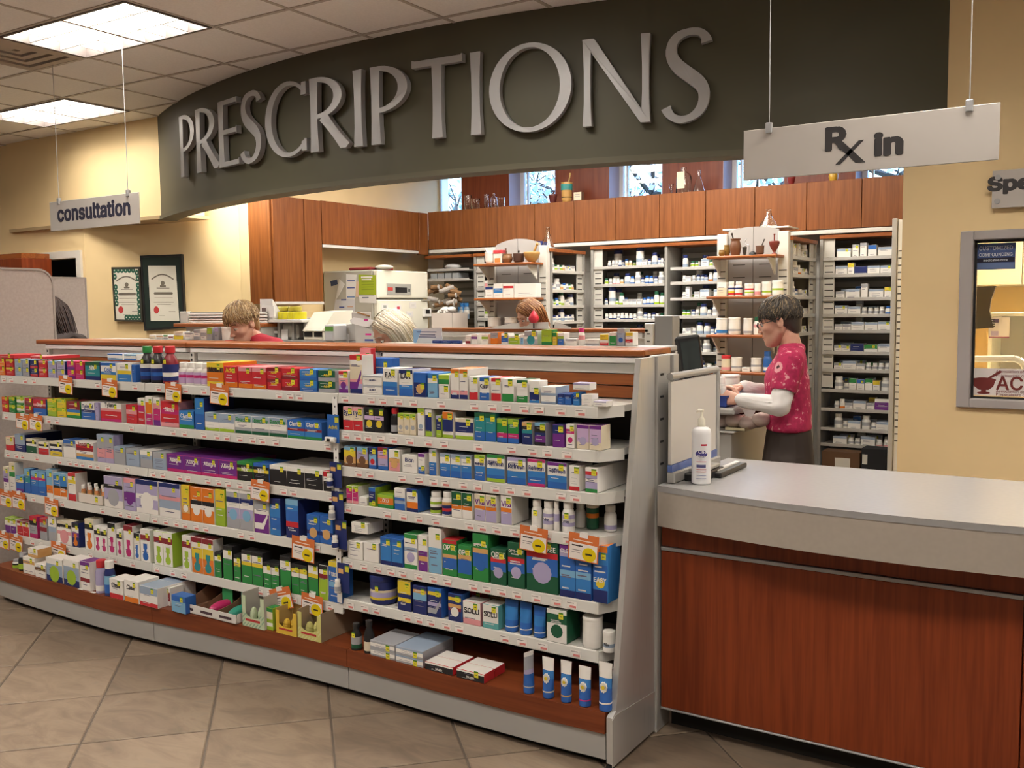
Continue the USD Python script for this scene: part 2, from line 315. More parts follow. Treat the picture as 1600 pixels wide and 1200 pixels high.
# ---- light fixtures
LOUV = plain('louvre_silver', (.50, .50, .49), .25, .5); FIXF = plain('fixture_rim', (.10, .085, .08), .5)
LAMP_S = emit('lamp_glow_shop', WARM, L_STORE); LAMP_P = emit('lamp_glow_dispensary', (1.0, .93, .83), L_PHARM)
names_fix = {0: 'large louvred ceiling light above the consultation sign, nearer of the two in view', 1: 'louvred ceiling light in front of the yellow soffit, farther of the two in view'}
for k, (i, j) in enumerate(FIX):
    t = thing('ceiling_light', names_fix.get(k, 'louvred ceiling light further back over the shop floor, out of view'), 'ceiling light', (0, 0, 0), 0, 'louvred ceiling lights' if k < 2 else 'louvred ceiling lights out of view')
    x0, x1, y0, y1 = i * GP, (i + 2) * GP, j * GP, (j + 1) * GP
    rim = B()
    for b in ((x0 + .008, x1 - .008, y0 + .008, y0 + .026), (x0 + .008, x1 - .008, y1 - .026, y1 - .008), (x0 + .008, x0 + .026, y0 + .026, y1 - .026), (x1 - .026, x1 - .008, y0 + .026, y1 - .026)): rim.box(*b, CEIL - .008, CEIL + .13)
    obj('rim', rim.move(Mg), FIXF, t)
    obj('lamp_tray', B().box(x0 + .026, x1 - .026, y0 + .026, y1 - .026, CEIL + .087, CEIL + .10).move(Mg), LAMP_S, t)
    for a in range(1, 6):
        x = x0 + (x1 - x0) * a / 6; obj('louvre', B().box(x - .0045, x + .0045, y0 + .026, y1 - .026, CEIL + .0, CEIL + .06).move(Mg), LOUV, t)
    for a in range(1, 3):
        y = y0 + (y1 - y0) * a / 3; obj('louvre', B().box(x0 + .026, x1 - .026, y - .0045, y + .0045, CEIL + .001, CEIL + .06).move(Mg), LOUV, t)
for k, (x, y, w, d) in enumerate([(-5.6, 5.75, 1.2, .3), (-4.1, 6.15, 1.2, .6), (-2.5, 6.0, 1.2, .6), (-5.5, 6.7, 1.2, .6), (-3.7, 6.9, 1.2, .6), (-3.7, 5.15, 1.2, .3)]):
    t = thing('dispensary_light', 'flat lens ceiling light inside the dispensary, hidden behind the green fascia', 'ceiling light', (0, 0, 0), 0, 'dispensary ceiling lights')
    obj('rim', B().box(x - .03, x + w + .03, y - .03, y + d + .03, CEIL - .012, CEIL - .001), WHITEP, t)
    obj('lens', B().box(x, x + w, y, y + d, CEIL - .022, CEIL - .012), LAMP_P, t)
t = thing('dispensary_light', 'strong lens light close to the diploma wall, hidden behind the green fascia', 'ceiling light')
obj('rim', B().box(-6.93, -5.97, 5.47, 5.63, 2.772, 2.80), WHITEP, t); obj('hanger', B().cyl((-6.45, 5.55, 2.80), (-6.45, 5.55, CEIL), .01), WHITEP, t); obj('lens', B().box(-6.9, -6.0, 5.49, 5.61, 2.75, 2.771), emit('lamp_glow_wall', (1, .94, .82), 60.0), t)
t = thing('air_vent', 'square ceiling air diffuser beside the larger louvred light', 'air vent')
x0, y0 = -GP, -GP
VENT = plain('vent_tan', (.42, .36, .30), .5)
for k in range(4):
    r0, r1 = .02 + k * .07, .02 + k * .07 + .055
    b = B(); zz = CEIL - .004 + .010 * k
    for c in ((x0 + r0, x0 + GP - r0, y0 + r0, y0 + r1), (x0 + r0, x0 + GP - r0, y0 + GP - r1, y0 + GP - r0), (x0 + r0, x0 + r1, y0 + r1, y0 + GP - r1), (x0 + GP - r1, x0 + GP - r0, y0 + r1, y0 + GP - r1)): b.box(*c, zz, zz + .02)
    obj('vane', b.move(Mg), VENT, t)
obj('duct', B().box(x0 + .012, -.012, y0 + .012, -.012, CEIL + .06, CEIL + .08).move(Mg), SHADOW, t)

# ================================================================== GONDOLA
XB = [-5.32, -4.04, -2.765, -1.485]                      # bay bounds
YF, YBK = 2.94, 3.25                                     # shelf front, back panel
ZL = [1.251, 1.044, .829, .600, .352]                    # shelf tops of the two left bays
ZR = [1.253, 1.099, .947, .791, .556, .379]              # shelf tops of the right bay
DZ = .20                                                 # top of the wooden base deck
deck_line = [(-5.30, 2.835), (-4.97, 2.807), (-4.6, 2.795), (-4.2, 2.787), (-3.85, 2.805), (-3.39, 2.836), (-2.9, 2.856), (-2.67, 2.858), (-2.2, 2.850), (-1.84, 2.848), (-1.475, 2.858)]
_dx, _dy = zip(*deck_line)
from scipy.interpolate import PchipInterpolator
deck_f = PchipInterpolator(_dx, _dy)
def deck_y(x): return float(deck_f(np.clip(x, -5.3, -1.475)))
go = thing('gondola_shelving', 'long white gondola shelf unit with cherry cap and deck, filled with medicine cartons', 'shelving unit')
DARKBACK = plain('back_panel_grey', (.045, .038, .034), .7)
def strip(x0, x1, off, z0, z1, back): xs = np.linspace(x0, x1, max(3, int((x1 - x0) / .06))); return B().prism(Polygon([(x, deck_y(x) + off) for x in xs] + [(x1, back), (x0, back)]), 'z', z0, z1)
SEAM = [-5.28, -3.865, -2.672, -1.478]
for a, b in zip(SEAM[:-1], SEAM[1:]):
    obj('base_deck', strip(a + .0015, b - .0015, 0, .125, DZ, YBK - .012), DECK, go)
    obj('kick_panel', strip(a + .002, b - .002, .008, .03, .124, 3.15), GREY, go)
obj('plinth', strip(-5.27, -1.48, .05, 0, .03, 3.2), SHADOW, go)
for k in range(3):
    a, b = XB[k], XB[k + 1]
    if k != 1:
        obj('back_panel', B().box(a + .02, b - .02, YBK, YBK + .02, 1.256, 1.30), WOOD_H, go, label='cherry back panel')
        obj('back_panel', B().box(a + .02, b - .02, YBK, YBK + .02, 1.304, 1.345), WOOD_H, go, label='cherry back panel')
    else:
        for q in range(4): obj('slat', B().cbox(a + .02, b - .02, YBK - .004, YBK + .02, 1.256 + q * .024, 1.256 + q * .024 + .017, .004), GREY, go)
        obj('slat_backing', B().box(a + .02, b - .02, YBK + .015, YBK + .02, 1.25, 1.35), DKGREY, go)
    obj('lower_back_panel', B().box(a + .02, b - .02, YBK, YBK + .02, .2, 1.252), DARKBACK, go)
    obj('top_rail', B().cbox(a + .025, b - .02, YBK - .006, YBK + .02, 1.348, 1.386, .003), SHELF, go)
    obj('light_rail', B().cbox(a + .02, b - .015, YBK - .045, YBK + .02, 1.390, 1.411, .003), WHITEP, go)
    obj('cap', B().cbox(a - (.06 if k == 0 else -.001), b - .001, YBK - .055, 3.44, 1.415, 1.440, .006), WOOD_H, go, label='cherry cap board')
for x in XB[:3]:
    p = obj('upright', B().cbox(x - .016, x + .016, YBK - .02, YBK + .03, .0, 1.412, .003), SHELF, go)
    sl = B()
    for z in np.arange(.25, 1.40, .0254): sl.box(x - .004, x + .004, YBK - .0215, YBK - .0195, z, z + .013)
    obj('slots', sl, BLACK, p, kind='stuff')
obj('rear_panel', B().box(-5.3, -1.48, 3.35, 3.37, 0, 1.41), SHELF, go)
RED = (.55, .06, .06)
rnd = random.Random(3)
def price_strip(x0, x1, z, y, par, dens):
    """The shelf-edge price strip with its slips."""
    x = x0 + .02
    while x < x1 - .06:
        w = .042
        if rnd.random() < dens:
            b = B(); b.box(x, x + w, y - .0018, y - .001, z - .036, z - .012, (.80, .76, .72)); b.box(x + .012, x + w - .004, y - .0022, y - .0017, z - .034, z - .026, (.68, .24, .22)); b.box(x + .002, x + w - .012, y - .0022, y - .0017, z - .018, z - .0155, (.28, .25, .25))
            obj('price_slip', b, PAPER, par)
        x += w + rnd.uniform(.012, .05)
for k, zs in ((0, ZL), (1, ZL), (2, ZR)):
    for q, z in enumerate(zs):
        a, b = XB[k] + .002, XB[k + 1] - .002
        if k == 2: pl = Polygon([(a, YF + .008), (b - .085, YF + .008), (b - .012, YF + .10), (b - .012, YBK - .001), (a, YBK - .001)])
        else: pl = Polygon([(a, YF + .008), (b, YF + .008), (b, YBK - .001), (a, YBK - .001)])
        s = obj('shelf', B().prism(pl, 'z', z - .026, z - .002), SHELF, go)
        e = b - (.07 if k == 2 else 0)
        obj('price_rail', B().prism([(YF, z - .042), (YF + .012, z - .042), (YF + .012, z), (YF + .007, z + .001), (YF + .004, z - .004)], 'x', a, e), SHELF, s)
        if k == 2: obj('end_cap', B().prism(Polygon([(e, YF), (e + .012, YF), (b - .006, YF + .102), (b - .02, YF + .102)]), 'z', z - .042, z - .001), SHELF, s)
        price_strip(a, e, z, YF + .0005, s, .8 if k == 2 else .62)
# steel end panel, its upright strip and the post beside the counter
ep = obj('end_panel', B().prism([(2.862, .02), (3.215, .02), (3.215, 1.415), (3.09, 1.415), (2.892, .2), (2.862, .185)], 'x', -1.474, -1.452), STEEL, go, label='brushed steel end panel')
obj('foot_plate', B().prism([(2.858, .012), (3.21, .012), (3.21, .16), (2.885, .19), (2.858, .18)], 'x', -1.4518, -1.449), STEEL, ep)
obj('end_foot', B().box(-1.475, -1.45, 2.86, 2.875, 0, .012), BLACK, go)
po = obj('end_post', B().cbox(-1.476, -1.442, 3.21, 3.33, .0, 1.42, .004), GREY, go)
sl = B()
for z in (1.345, 1.263, 1.18, 1.097, 1.014): sl.box(-1.4425, -1.4405, 3.236, 3.264, z, z + .008)
obj('slots', sl, BLACK, po, kind='stuff')
obj('post_cover', B().cbox(-1.474, -1.432, 3.332, 3.385, .93, 1.42, .004), GREY, go)

# ================================================================== COUNTER
CT = .95
arcx = np.linspace(-1.425, .95, 30)
def counter_y(x): return 3.072 + .105 * ((x + .66) / .78) ** 2 if x < -.66 else (3.072 + .085 * ((x + .66) / .78) ** 2 if x < .1 else 3.154)
co = thing('service_counter', 'curved silver laminate counter with cherry front panels at the right', 'counter')
top = Polygon([(x, counter_y(x)) for x in arcx] + [(.95, 3.9), (-1.425, 3.9)])
obj('countertop', B().prism(top, 'z', CT - .022, CT), LAMINATE, co)
obj('apron', B().prism(Polygon([(x, counter_y(x) + .002) for x in arcx] + [(x, counter_y(x) + .022) for x in arcx[::-1]]), 'z', CT - .15, CT - .0225), paint('silver_apron', (.40, .355, .305), .02, 60, .4), co, 40)
obj('soffit_board', B().prism(Polygon([(x, counter_y(x) + .023) for x in arcx] + [(.95, 3.26), (-1.425, 3.26)]), 'z', CT - .15, CT - .14), DKGREY, co)
for x0, x1 in ((-1.435, -.243), (-.239, .95)):
    obj('upper_front_panel', B().cbox(x0, x1, 3.235, 3.26, .712, CT - .15, .002), WOOD, co)
    obj('front_panel', B().cbox(x0, x1, 3.232, 3.26, .098, .696, .002), WOOD, co)
    obj('metal_strip', B().cbox(x0, x1, 3.227, 3.26, .697, .711, .002), SILVER, co)
    obj('bottom_trim', B().cbox(x0, x1, 3.228, 3.26, .090, .0975, .002), SILVER, co)
obj('toe_kick', B().box(-1.43, .95, 3.32, 3.34, 0, .095), SHADOW, co)
obj('carcass', B().box(-1.425, .95, 3.265, 3.88, .0955, CT - .152), DARKWOOD, co)

# ================================================================== DISPENSARY CASEWORK
bh = thing('bulkhead_cabinets', 'row of cherry cabinets below the high windows, meeting the left run at a corner', 'cabinet')
x = -6.36 + .45
xs = [-6.345] + [-5.905 + .4475 * k for k in range(11)]
for a, b in zip(xs[:-1], xs[1:]): obj('door_panel', B().cbox(a + .0025, b - .0025, 8.2, 8.222, 2.225, 2.622, .002), WOOD_B, bh)
obj('carcass', B().box(-6.34, -1.44, 8.223, 8.5, 2.222, 2.60), DARKWOOD, bh)
obj('top_ledge', B().box(-6.34, -1.44, 8.222, 8.6, 2.601, 2.618), DARKWOOD, bh)
obj('light_valance', B().cbox(-6.33, -1.45, 8.19, 8.21, 2.185, 2.219, .003), plain('aluminium_valance', (.62, .60, .56), .35), bh)
obj('end_panel', B().box(-1.438, -1.42, 8.18, 8.6, 2.17, 2.75), DARKWOOD, bh)
bl = thing('side_cabinets', 'tall cherry wall cabinets and long header running back along the left wall', 'cabinet')
for y0, y1 in ((6.005, 6.378), (6.386, 6.605)): obj('door', B().cbox(-6.384, -6.36, y0, y1, 1.675, 2.605, .002), WOOD_B, bl)
obj('side_panel', B().cbox(-6.655, -6.386, 5.985, 6.004, 1.655, 2.60, .002), WOOD_B, bl)
obj('carcass', B().box(-6.655, -6.386, 6.006, 6.60, 1.66, 2.59), DARKWOOD, bl)
obj('door_rail', B().cbox(-6.40, -6.352, 6.0, 6.61, 1.648, 1.672, .003), plain('aluminium_rail', (.6, .58, .55), .35), bl)
ys = [6.612, 6.98, 7.34, 7.7, 8.05]
for a, b in zip(ys[:-1], ys[1:]): obj('header_panel', B().cbox(-6.384, -6.36, a, b - .0015, 2.21, 2.61, .001), WOOD_B, bl)
obj('header_corner', B().cbox(-6.384, -6.345, 8.05, 8.198, 2.17, 2.61, .002), WOOD_B, bl)
obj('header_back', B().box(-6.655, -6.386, 6.612, 8.19, 2.205, 2.6), DARKWOOD, bl)
obj('header_rail', B().cbox(-6.40, -6.352, 6.612, 8.04, 2.178, 2.206, .003), plain('aluminium_rail_long', (.6, .58, .55), .35), bl)

# ================================================================== MERCHANDISE
PAL = dict(w=(.78, .76, .72), r=(.55, .03, .04), b=(.03, .13, .45), n=(.018, .03, .14), k=(.02, .02, .022), g=(.03, .24, .06), y=(.72, .55, .04), o=(.70, .19, .02), p=(.70, .30, .32), m=(.52, .03, .17), v=(.16, .03, .24), l=(.40, .36, .56),
           t=(.03, .25, .28), s=(.20, .42, .62), c=(.70, .62, .46), e=(.36, .37, .40), a=(.33, .50, .04), d=(.24, .02, .03), h=(.16, .08, .04), f=(.015, .10, .05), i=(.30, .38, .50), u=(.04, .20, .52), q=(.12, .40, .40), z=(.55, .40, .62), x=(.62, .36, .14))
ORD = ['leftmost', 'second', 'third', 'fourth', 'fifth', 'sixth', 'seventh', 'eighth']
SHELF_Y = lambda x: YF + .004
labels_seen = Counter()
def parse_bands(s):
    out = []; i = 0
    while i < len(s):
        c = s[i]; i += 1; n = ''
        while i < len(s) and s[i].isdigit(): n += s[i]; i += 1
        out.append((c, float(n or 1)))
    return out
def sticker(par, x, y, z, s=.014):
    b = B(); b.box(x - s * .8, x + s * .8, y - .0009, y - .0004, z - s, z + s * .55, (.70, .64, .05)); b.box(x - s * .8, x + s * .8, y - .0009, y - .0004, z + s * .55, z + s, (.10, .25, .03))
    b.box(x - s * .4, x + s * .4, y - .0012, y - .0009, z - s * .3, z - s * .1, (.2, .2, .05))
    obj('price_sticker', b, PAPER, par)
def carton(label, cat, x0, x1, y, z0, z1, depth, bands, o, group=None):
    w, h = x1 - x0, z1 - z0; cx = (x0 + x1) / 2; w = max(w, .012)
    t = thing(o.get('name', 'carton'), label, cat, (cx, y, z0), 0, group)
    bd = parse_bands(bands); tot = sum(n for _, n in bd)
    side = PAL[o.get('S', 'w' if any(c == 'w' for c, _ in bd) else bd[0][0])]
    b = B(); b.cbox(-w / 2, w / 2, 0, depth, 0, h, .0012, side)
    zz = .0012
    for c, n in bd:
        z2 = zz + (h - .0024) * n / tot; b.box(-w / 2 + .0008, w / 2 - .0008, -.0003, .0012, zz, z2, PAL[c]); zz = z2
    b.box(-w / 2 + .0015, w / 2 - .0015, .0015, depth - .0015, h - .0006, h + .0002, PAL[bd[-1][0]])
    r = random.Random(int(1000 * (x0 + 9) + 77 * z0 * 100)); main = PAL[bd[-1][0]]
    for k in range(r.randint(2, 4)):
        q = r.uniform(.12, .8) * h; ww = w * r.uniform(.25, .40); light = sum(PAL[[c for c, n in bd][min(len(bd) - 1, int(q / h * len(bd)))]]) < 1.0
        b.box(-ww, ww * r.uniform(.2, 1), -.0006, 0, q, q + h * .025, (.6, .6, .58) if light else (.16, .15, .22))
    if 'c' in o: b.prism([(w * .30 * math.cos(a), h * .34 + w * .30 * math.sin(a)) for a in np.linspace(0, 2 * math.pi, 14)[:-1]], 'y', -.0007, 0, PAL[o['c']])
    if 'D' in o: b.prism([(-w * .5, h * .12), (w * .1, h * .12), (w * .42, h * .5), (w * .42, h * .62), (w * .05, h * .3), (-w * .5, h * .3)], 'y', -.0007, 0, PAL[o['D']])
    if 'F' in o:                                             # a bottle-shaped picture, as on brush and swab packs
        c = PAL[o['F']]; b.prism(Polygon([(w * .30 * math.cos(a), h * .18 + w * .30 * math.sin(a)) for a in np.linspace(0, 2 * math.pi, 12)[:-1]]).union(sbox(-w * .12, h * .18, w * .12, h * .45)).union(sbox(-w * .2, h * .40, w * .2, h * .56)), 'y', -.0007, 0, c)
    obj(o.get('body', 'carton'), b, PRINT, t)
    if o.get('s', '1') == '1' and w > .02: sticker(t, w * .22, -.0006, h * float(o.get('sz', .82)), min(.012, w * .28))
    if 't' in o:
        tx, c = o['t'].split(':')[:2]; tz = float(o['t'].split(':')[2]) if o['t'].count(':') > 1 else .62
        v, f = text_front(tx, 0, -.0008, h * tz, min(h * .22, .02), w * .86)
        obj('lettering', B().add(v, f, PAL[c]), PRINT, t)
    return t
def lathed(label, cat, cx, y, z0, r, h, body, capc, o, group=None, n=14):
    """A bottle, jar or tub: body, cap and printed label."""
    t = thing(o.get('name', 'bottle'), label, cat, (cx, y + r, z0), 0, group)
    k = o.get('k', 'bottle'); ch = h * {'bottle': .22, 'jar': .20, 'tub': .10, 'syrup': .17}[k]; hb = h - ch
    if k == 'bottle': pf = [(0, 0), (r * .95, 0), (r, r * .08), (r, hb * .80), (r * .82, hb * .93), (r * .70, hb * .98), (r * .70, hb)]; rc = r * .80
    elif k == 'syrup': pf = [(0, 0), (r * .95, 0), (r, r * .1), (r, hb * .62), (r * .75, hb * .82), (r * .5, hb * .92), (r * .5, hb)]; rc = r * .62
    else: pf = [(0, 0), (r * .93, 0), (r * .97, r * .06), (r, hb * .95), (r * .95, hb)]; rc = r * 1.03
    bc = PAL[body] if isinstance(body, str) else body
    obj('body', B().lathe(pf, n=n, col=bc), PLASTIC, t, 35)
    obj('cap', B().lathe([(rc * .98, hb - .001), (rc, hb + ch * .1), (rc, h - ch * .12), (rc * .9, h), (0, h)], n=n, col=PAL[capc]), PLASTIC, t, 35)
    if 'L' in o:
        bd = parse_bands(o['L']); tot = sum(q for _, q in bd); top = .62 if k in ('syrup',) else .74
        b = B(); zz = hb * .10
        for c, q in bd:
            z2 = zz + hb * (top - .10) * q / tot; b.lathe([(r * 1.012, zz), (r * 1.012, z2)], n=n, col=PAL[c]); zz = z2
        obj('label', b, PRINT, t, True)
    if o.get('s', '0') == '1': sticker(t, r * .2, -r * 1.02, hb * .72, min(.011, r * .5))
    if 't' in o:
        tx, c = o['t'].split(':')[:2]; v, f = text_front(tx, 0, 0, hb * .42, .010, r * 1.3); v[:, 1] += -np.sqrt(np.maximum((r * 1.02) ** 2 - v[:, 0] ** 2, 0))
        obj('lettering', B().add(v, f, PAL[c]), PRINT, t)
    return t
def squeeze_tube(label, cx, y, z0, w, h, o, rz=0, group=None, name='tube'):
    """A tube standing on its cap: round at the cap, flat at the crimp."""
    t = thing(name, label, 'tube', (cx, y + w / 2, z0), rz, group)
    n = 18; a = np.arange(n) * 2 * np.pi / n; b = B(); rows = []
    hs = np.linspace(.17, 1, 9)
    for s in hs:
        k = (s - .17) / .83; rows.append(np.stack([np.cos(a) * w / 2 * (.88 + .16 * k), np.sin(a) * w / 2 * (.88 * (1 - k) + .03), np.full(n, s * h)], 1))
    bd = parse_bands(o['L']); tot = sum(q for _, q in bd); cum = np.cumsum([q for _, q in bd]) / tot
    for i in range(8):
        c = PAL[bd[int(np.searchsorted(cum, (i + .5) / 8))][0]]
        b.add(np.vstack([rows[i], rows[i + 1]]), [(j, (j + 1) % n, n + (j + 1) % n, n + j) for j in range(n)], c)
    obj('body', b, PLASTIC, t, 35)
    obj('cap', B().lathe([(0, 0), (w * .42, 0), (w * .44, .004), (w * .44, h * .15), (w * .40, h * .165), (0, h * .165)], n=n, col=PAL[o['C']]), PLASTIC, t, 35)
    obj('ring', B().lathe([(w * .45, h * .155), (w * .455, h * .16), (w * .455, h * .185), (w * .44, h * .19)], n=n, col=PAL[o.get('R', 'w')]), PLASTIC, t, 35)
    if 'Y' in o:
        q = B(); zc = h * .50; yy = -w * .36
        for k in range(9):
            q.prism([(w * .07 * math.cos(aa) + w * .20 * math.cos(k * .698), zc + w * .15 * math.sin(aa) * 1.0 + w * .24 * math.sin(k * .698)) for aa in np.linspace(0, 6.28, 8)[:-1]], 'y', yy - .0012, yy - .0006 + .012, PAL['w'])
        q.prism([(w * .13 * math.cos(aa), zc + w * .15 * math.sin(aa)) for aa in np.linspace(0, 6.28, 10)[:-1]], 'y', yy - .0022, yy, PAL['y'])
        obj('daisy_print', q, PRINT, t)
    return t
def opts(s):
    o = {}
    for p in s.split():
        k, _, v = p.partition('='); o[k] = v
    return o
def mk_label(desc, where): return (desc + ' ' + where).strip()
def shelf_fill(table, z, where, yfun=SHELF_Y, grp=''):
    last = -99
    for line in table.strip().split('\n'):
        f = [p.strip() for p in line.split('|')]
        x0p, x1p, yt = map(float, f[0].split()); o = opts(f[3]) if len(f) > 3 else {}; desc = f[2]
        kind = o.get('K', 'carton'); n = int(o.get('n', 1)); st = int(o.get('k2', 1)); behind = int(o.get('b', 0))
        xm = aty((x0p + x1p) / 2, yt, YF)[0]
        y = yfun(xm) + float(o.get('y', 0)); zb = z + float(o.get('z', 0)) + .0005
        X0, X1 = aty(x0p, yt + 12, y)[0] + .0008, aty(x1p, yt + 12, y)[0] - .0008; zt = aty(x0p, yt, y)[2]
        if 'y' not in o and 'z' not in o: X0 = max(X0, last + .001); last = X1
        dep = float(o.get('d', .075))
        for i in range(n):
            a, b = X0 + (X1 - X0) * i / n + .0006 * (i > 0), X0 + (X1 - X0) * (i + 1) / n - .0006
            for q in range(st):
                pos = []
                if st == 2: pos.append(('lower', 'upper')[q])
                if n == 2: pos.append(('left', 'right')[i])
                elif n > 2: pos.append('middle' if n == 3 and i == 1 else ('rightmost' if i == n - 1 else ORD[i]))
                lab = ((' '.join(pos) + ' ') if pos else '') + desc + ' ' + where
                za, zc = zb + (zt - zb) * q / st + .0004 * (q > 0), zb + (zt - zb) * (q + 1) / st
                g = desc + ' ' + grp if n * st > 1 else None
                cat = o.get('cat', 'bottle' if kind in ('bottle', 'syrup') else 'jar' if kind in ('jar', 'tub') else 'tube' if kind == 'tube' else 'box')
                if kind == 'carton':
                    carton(lab, cat, a, b, y, za, zc, dep, f[1], o, g)
                    for e in range(behind):
                        if q == st - 1: carton(lab + ', back row', cat, a, b, y + (dep + .0012) * (e + 1), zb if st == 1 else za, zc - .001, dep, f[1], {**o, 's': '0', 't': ' :w'} if 't' not in o else {k: v for k, v in o.items() if k != 't'} | {'s': '0'}, g) if 't' in o else carton(lab + ', back row', cat, a, b, y + (dep + .0012) * (e + 1), za, zc - .001, dep, f[1], {**o, 's': '0'}, g)
                elif kind == 'tube': squeeze_tube(lab, (a + b) / 2, y, za, (b - a) * .98, zc - za, o, float(o.get('rz', 0)), g)
                else:
                    o2 = {**o, 'k': kind, 'name': o.get('name', {'tub': 'tub', 'jar': 'jar'}.get(kind, 'bottle'))}; o2['t'] = o['t'] if 't' in o else ''
                    if not o2['t']: o2.pop('t')
                    lathed(lab, cat, (a + b) / 2, y, za, (b - a) / 2 * .97, zc - za, o.get('B', 'w'), o.get('C', 'w'), o2, g)

shelf_fill('''
-2 8 560|o2r|small orange and red pill box|k2=2 S=r
9 21 561|r3y|small scarlet pill box|k2=2
23 34 561|i2e|small blue-grey pill box|k2=2 S=i
35 46 562|e2i|small pale grey pill box|k2=2 S=n
47 59 563|r1n2|small navy and crimson pill box|k2=2 S=n
60 73 563|r3p|small bright red pill box with grey corner|k2=2 S=r
75 88 564|l3s|small lavender pill box|k2=2
89 102 564|l3e|small lilac pill box with dark blue side|k2=2 S=n
105 117 564|v1m2|small magenta pill box|k2=2 S=m
118 131 565|m2r|small red and plum pill box|k2=2 S=r
133 156 565|n1t3f|teal cold remedy carton with white lettering|t=Nite:w:.58 sz=.75
157 181 566|y2u1w2b|white and blue cold carton with yellow block|t=Cold:b:.5 d=.09
183 205 567|u2y1w2|second white and blue cold carton, further right|d=.09
206 212 570|b|narrow plain blue carton|d=.09 s=0
213 228 541|n|dark syrup bottle with green cap|K=syrup B=k C=g L=n1b1n1w s=1
229 245 541|n|dark syrup bottle with red cap|K=syrup B=k C=r L=n1b1n1w s=1 n=1
247 264 541|n|dark red syrup bottle with red cap|K=syrup B=d C=r L=n1w1n2 s=1
275 322 566|w|white bottle with purple wrap|K=bottle B=w C=w L=z2m1z n=4
323 349 566|y1o2h1y|orange muscle rub carton with black name plate|t=Motrin:k:.62 S=o d=.10 b=1
350 371 572|o1r3|red painkiller carton with yellow name|t=Advil:y:.72 S=r d=.09 b=1
372 416 573|o1r3p|tall scarlet painkiller carton|n=2 S=r d=.09 b=1
417 439 574|r2d|small red painkiller box with yellow name|k2=2 t=Advil:y:.45 S=r d=.10
440 465 575|d1r2|small crimson painkiller box|k2=2 t=Advil:y:.45 S=r d=.10
468 495 577|b1u2|small blue painkiller box|k2=2 t=Advil:y:.45 S=b d=.10
497 524 578|e1f2|small grey-green painkiller box|k2=2 t=Advil:y:.45 S=e d=.10
''', ZL[0], "on left bays' top shelf")
shelf_fill('''
-2 22 554|r|long red box lying atop the orange pill boxes|z=.095 d=.16
48 72 556|r2p|long red box lying atop the crimson pill boxes|z=.098 d=.20
168 192 552|s1w2b|white and blue box lying on the cold carton|z=.105 d=.06 s=0 y=.02
194 213 553|b1w2s|blue-edged white box lying on second cold carton|z=.105 d=.06 s=0 y=.02
''', ZL[0], "on left bays' top shelf")
shelf_fill('''
3 13 620|r2o|small orange-red tablet box|k2=2
14 24 620|g2a|small light green tablet box|k2=2
26 38 620|g1w1a|small green and white tablet box|k2=2
39 51 622|h1d2r|small dark red tablet box|k2=2
52 72 623|b3d1p1r2|red-topped cold carton with blue base|t=Drix:w:.55 d=.09
74 88 623|a2y|small yellow-green tablet box|k2=2
89 103 623|y2a|small lemon yellow tablet box|k2=2 S=y
104 125 626|g1y1u1d3|dark red carton with coloured pictures below|d=.10
127 148 628|b3n1w3|white and royal blue headache carton|t=Tylenol:n:.66 S=l d=.11
149 154 629|l|narrow lilac carton edge|s=0 d=.1
157 190 629|m1r3p1w2|white carton with big crimson lozenge|t=Tylenol:k:.8 S=w d=.11
197 214 632|r2p1r|pink and crimson sinus carton|d=.08
215 226 622|r2m1w|tall slim pink carton, white top|d=.07
227 238 619|m2o2w|tallest pink and purple carton|n=1 d=.07
239 250 621|v1m2p1w|tall purple and pink carton beside it|d=.07
251 279 626|p1r2m1r2|broad red carton with pink dots|d=.09 t=Sinus:w:.6
280 303 641|g1u4|blue allergy carton with green base|t=Claritin:w:.6 S=b d=.10
304 319 622|b3u3|tall slim blue allergy carton|S=n d=.18
320 366 644|a1w2i3|white carton with yellow and green base|n=2 d=.11 b=1
367 448 648|f1e1w2i2|white carton with green wave|n=3 t=Reactine:g:.66 d=.12 b=1
449 503 656|g1u2d1b3|blue allergy carton with red stripe|n=2 t=Claritin:w:.70 S=b d=.11
''', ZL[1], "on left bays' second shelf")
shelf_fill('''
9 22 682|r2c3|small cream and red packet|d=.05
23 39 678|n2i3|blue-grey carton with long navy side|S=n d=.22
41 57 685|f3w1k1c|white laxative carton with dark green base|d=.06
60 76 690|r3w1k1c|white laxative carton with red base|d=.06
78 97 689|y2n1w1k1c|white carton, yellow and navy squares|d=.06
99 118 686|w3e1b|white and grey carton with blue corner|d=.08
119 146 689|u1x1w1d1r1w|white carton with dark red band, orange glow|t=Imodium:d:.75 d=.08
151 177 678|l1p2e2i|tall slim grey carton with pink figure|n=2 d=.06
178 196 697|e3i|squat grey nasal carton|d=.10 S=e
197 218 701|i3e|blue-grey nasal carton|d=.12 S=i b=1
219 238 703|e2i1w|pale nasal carton with grey lines|d=.12 S=e b=1
239 260 706|i2e|silver-blue carton beside the purple ones|d=.12 S=e b=1
261 370 709|m1v5|purple allergy carton|n=4 t=Allegra:w:.58 d=.12 b=1
370 395 720|k3a1k1g|black carton with green top|S=g d=.13 t=Nix:w:.5
396 420 723|k3y1k1b|black carton with blue top|S=b d=.13 t=Nix:w:.5
421 504 726|k4w|black carton with white tab top|n=3 S=w d=.13 b=1
505 518 736|k2w1r1|small black and white packet, red top|d=.06
''', ZL[2], "on left bays' third shelf")
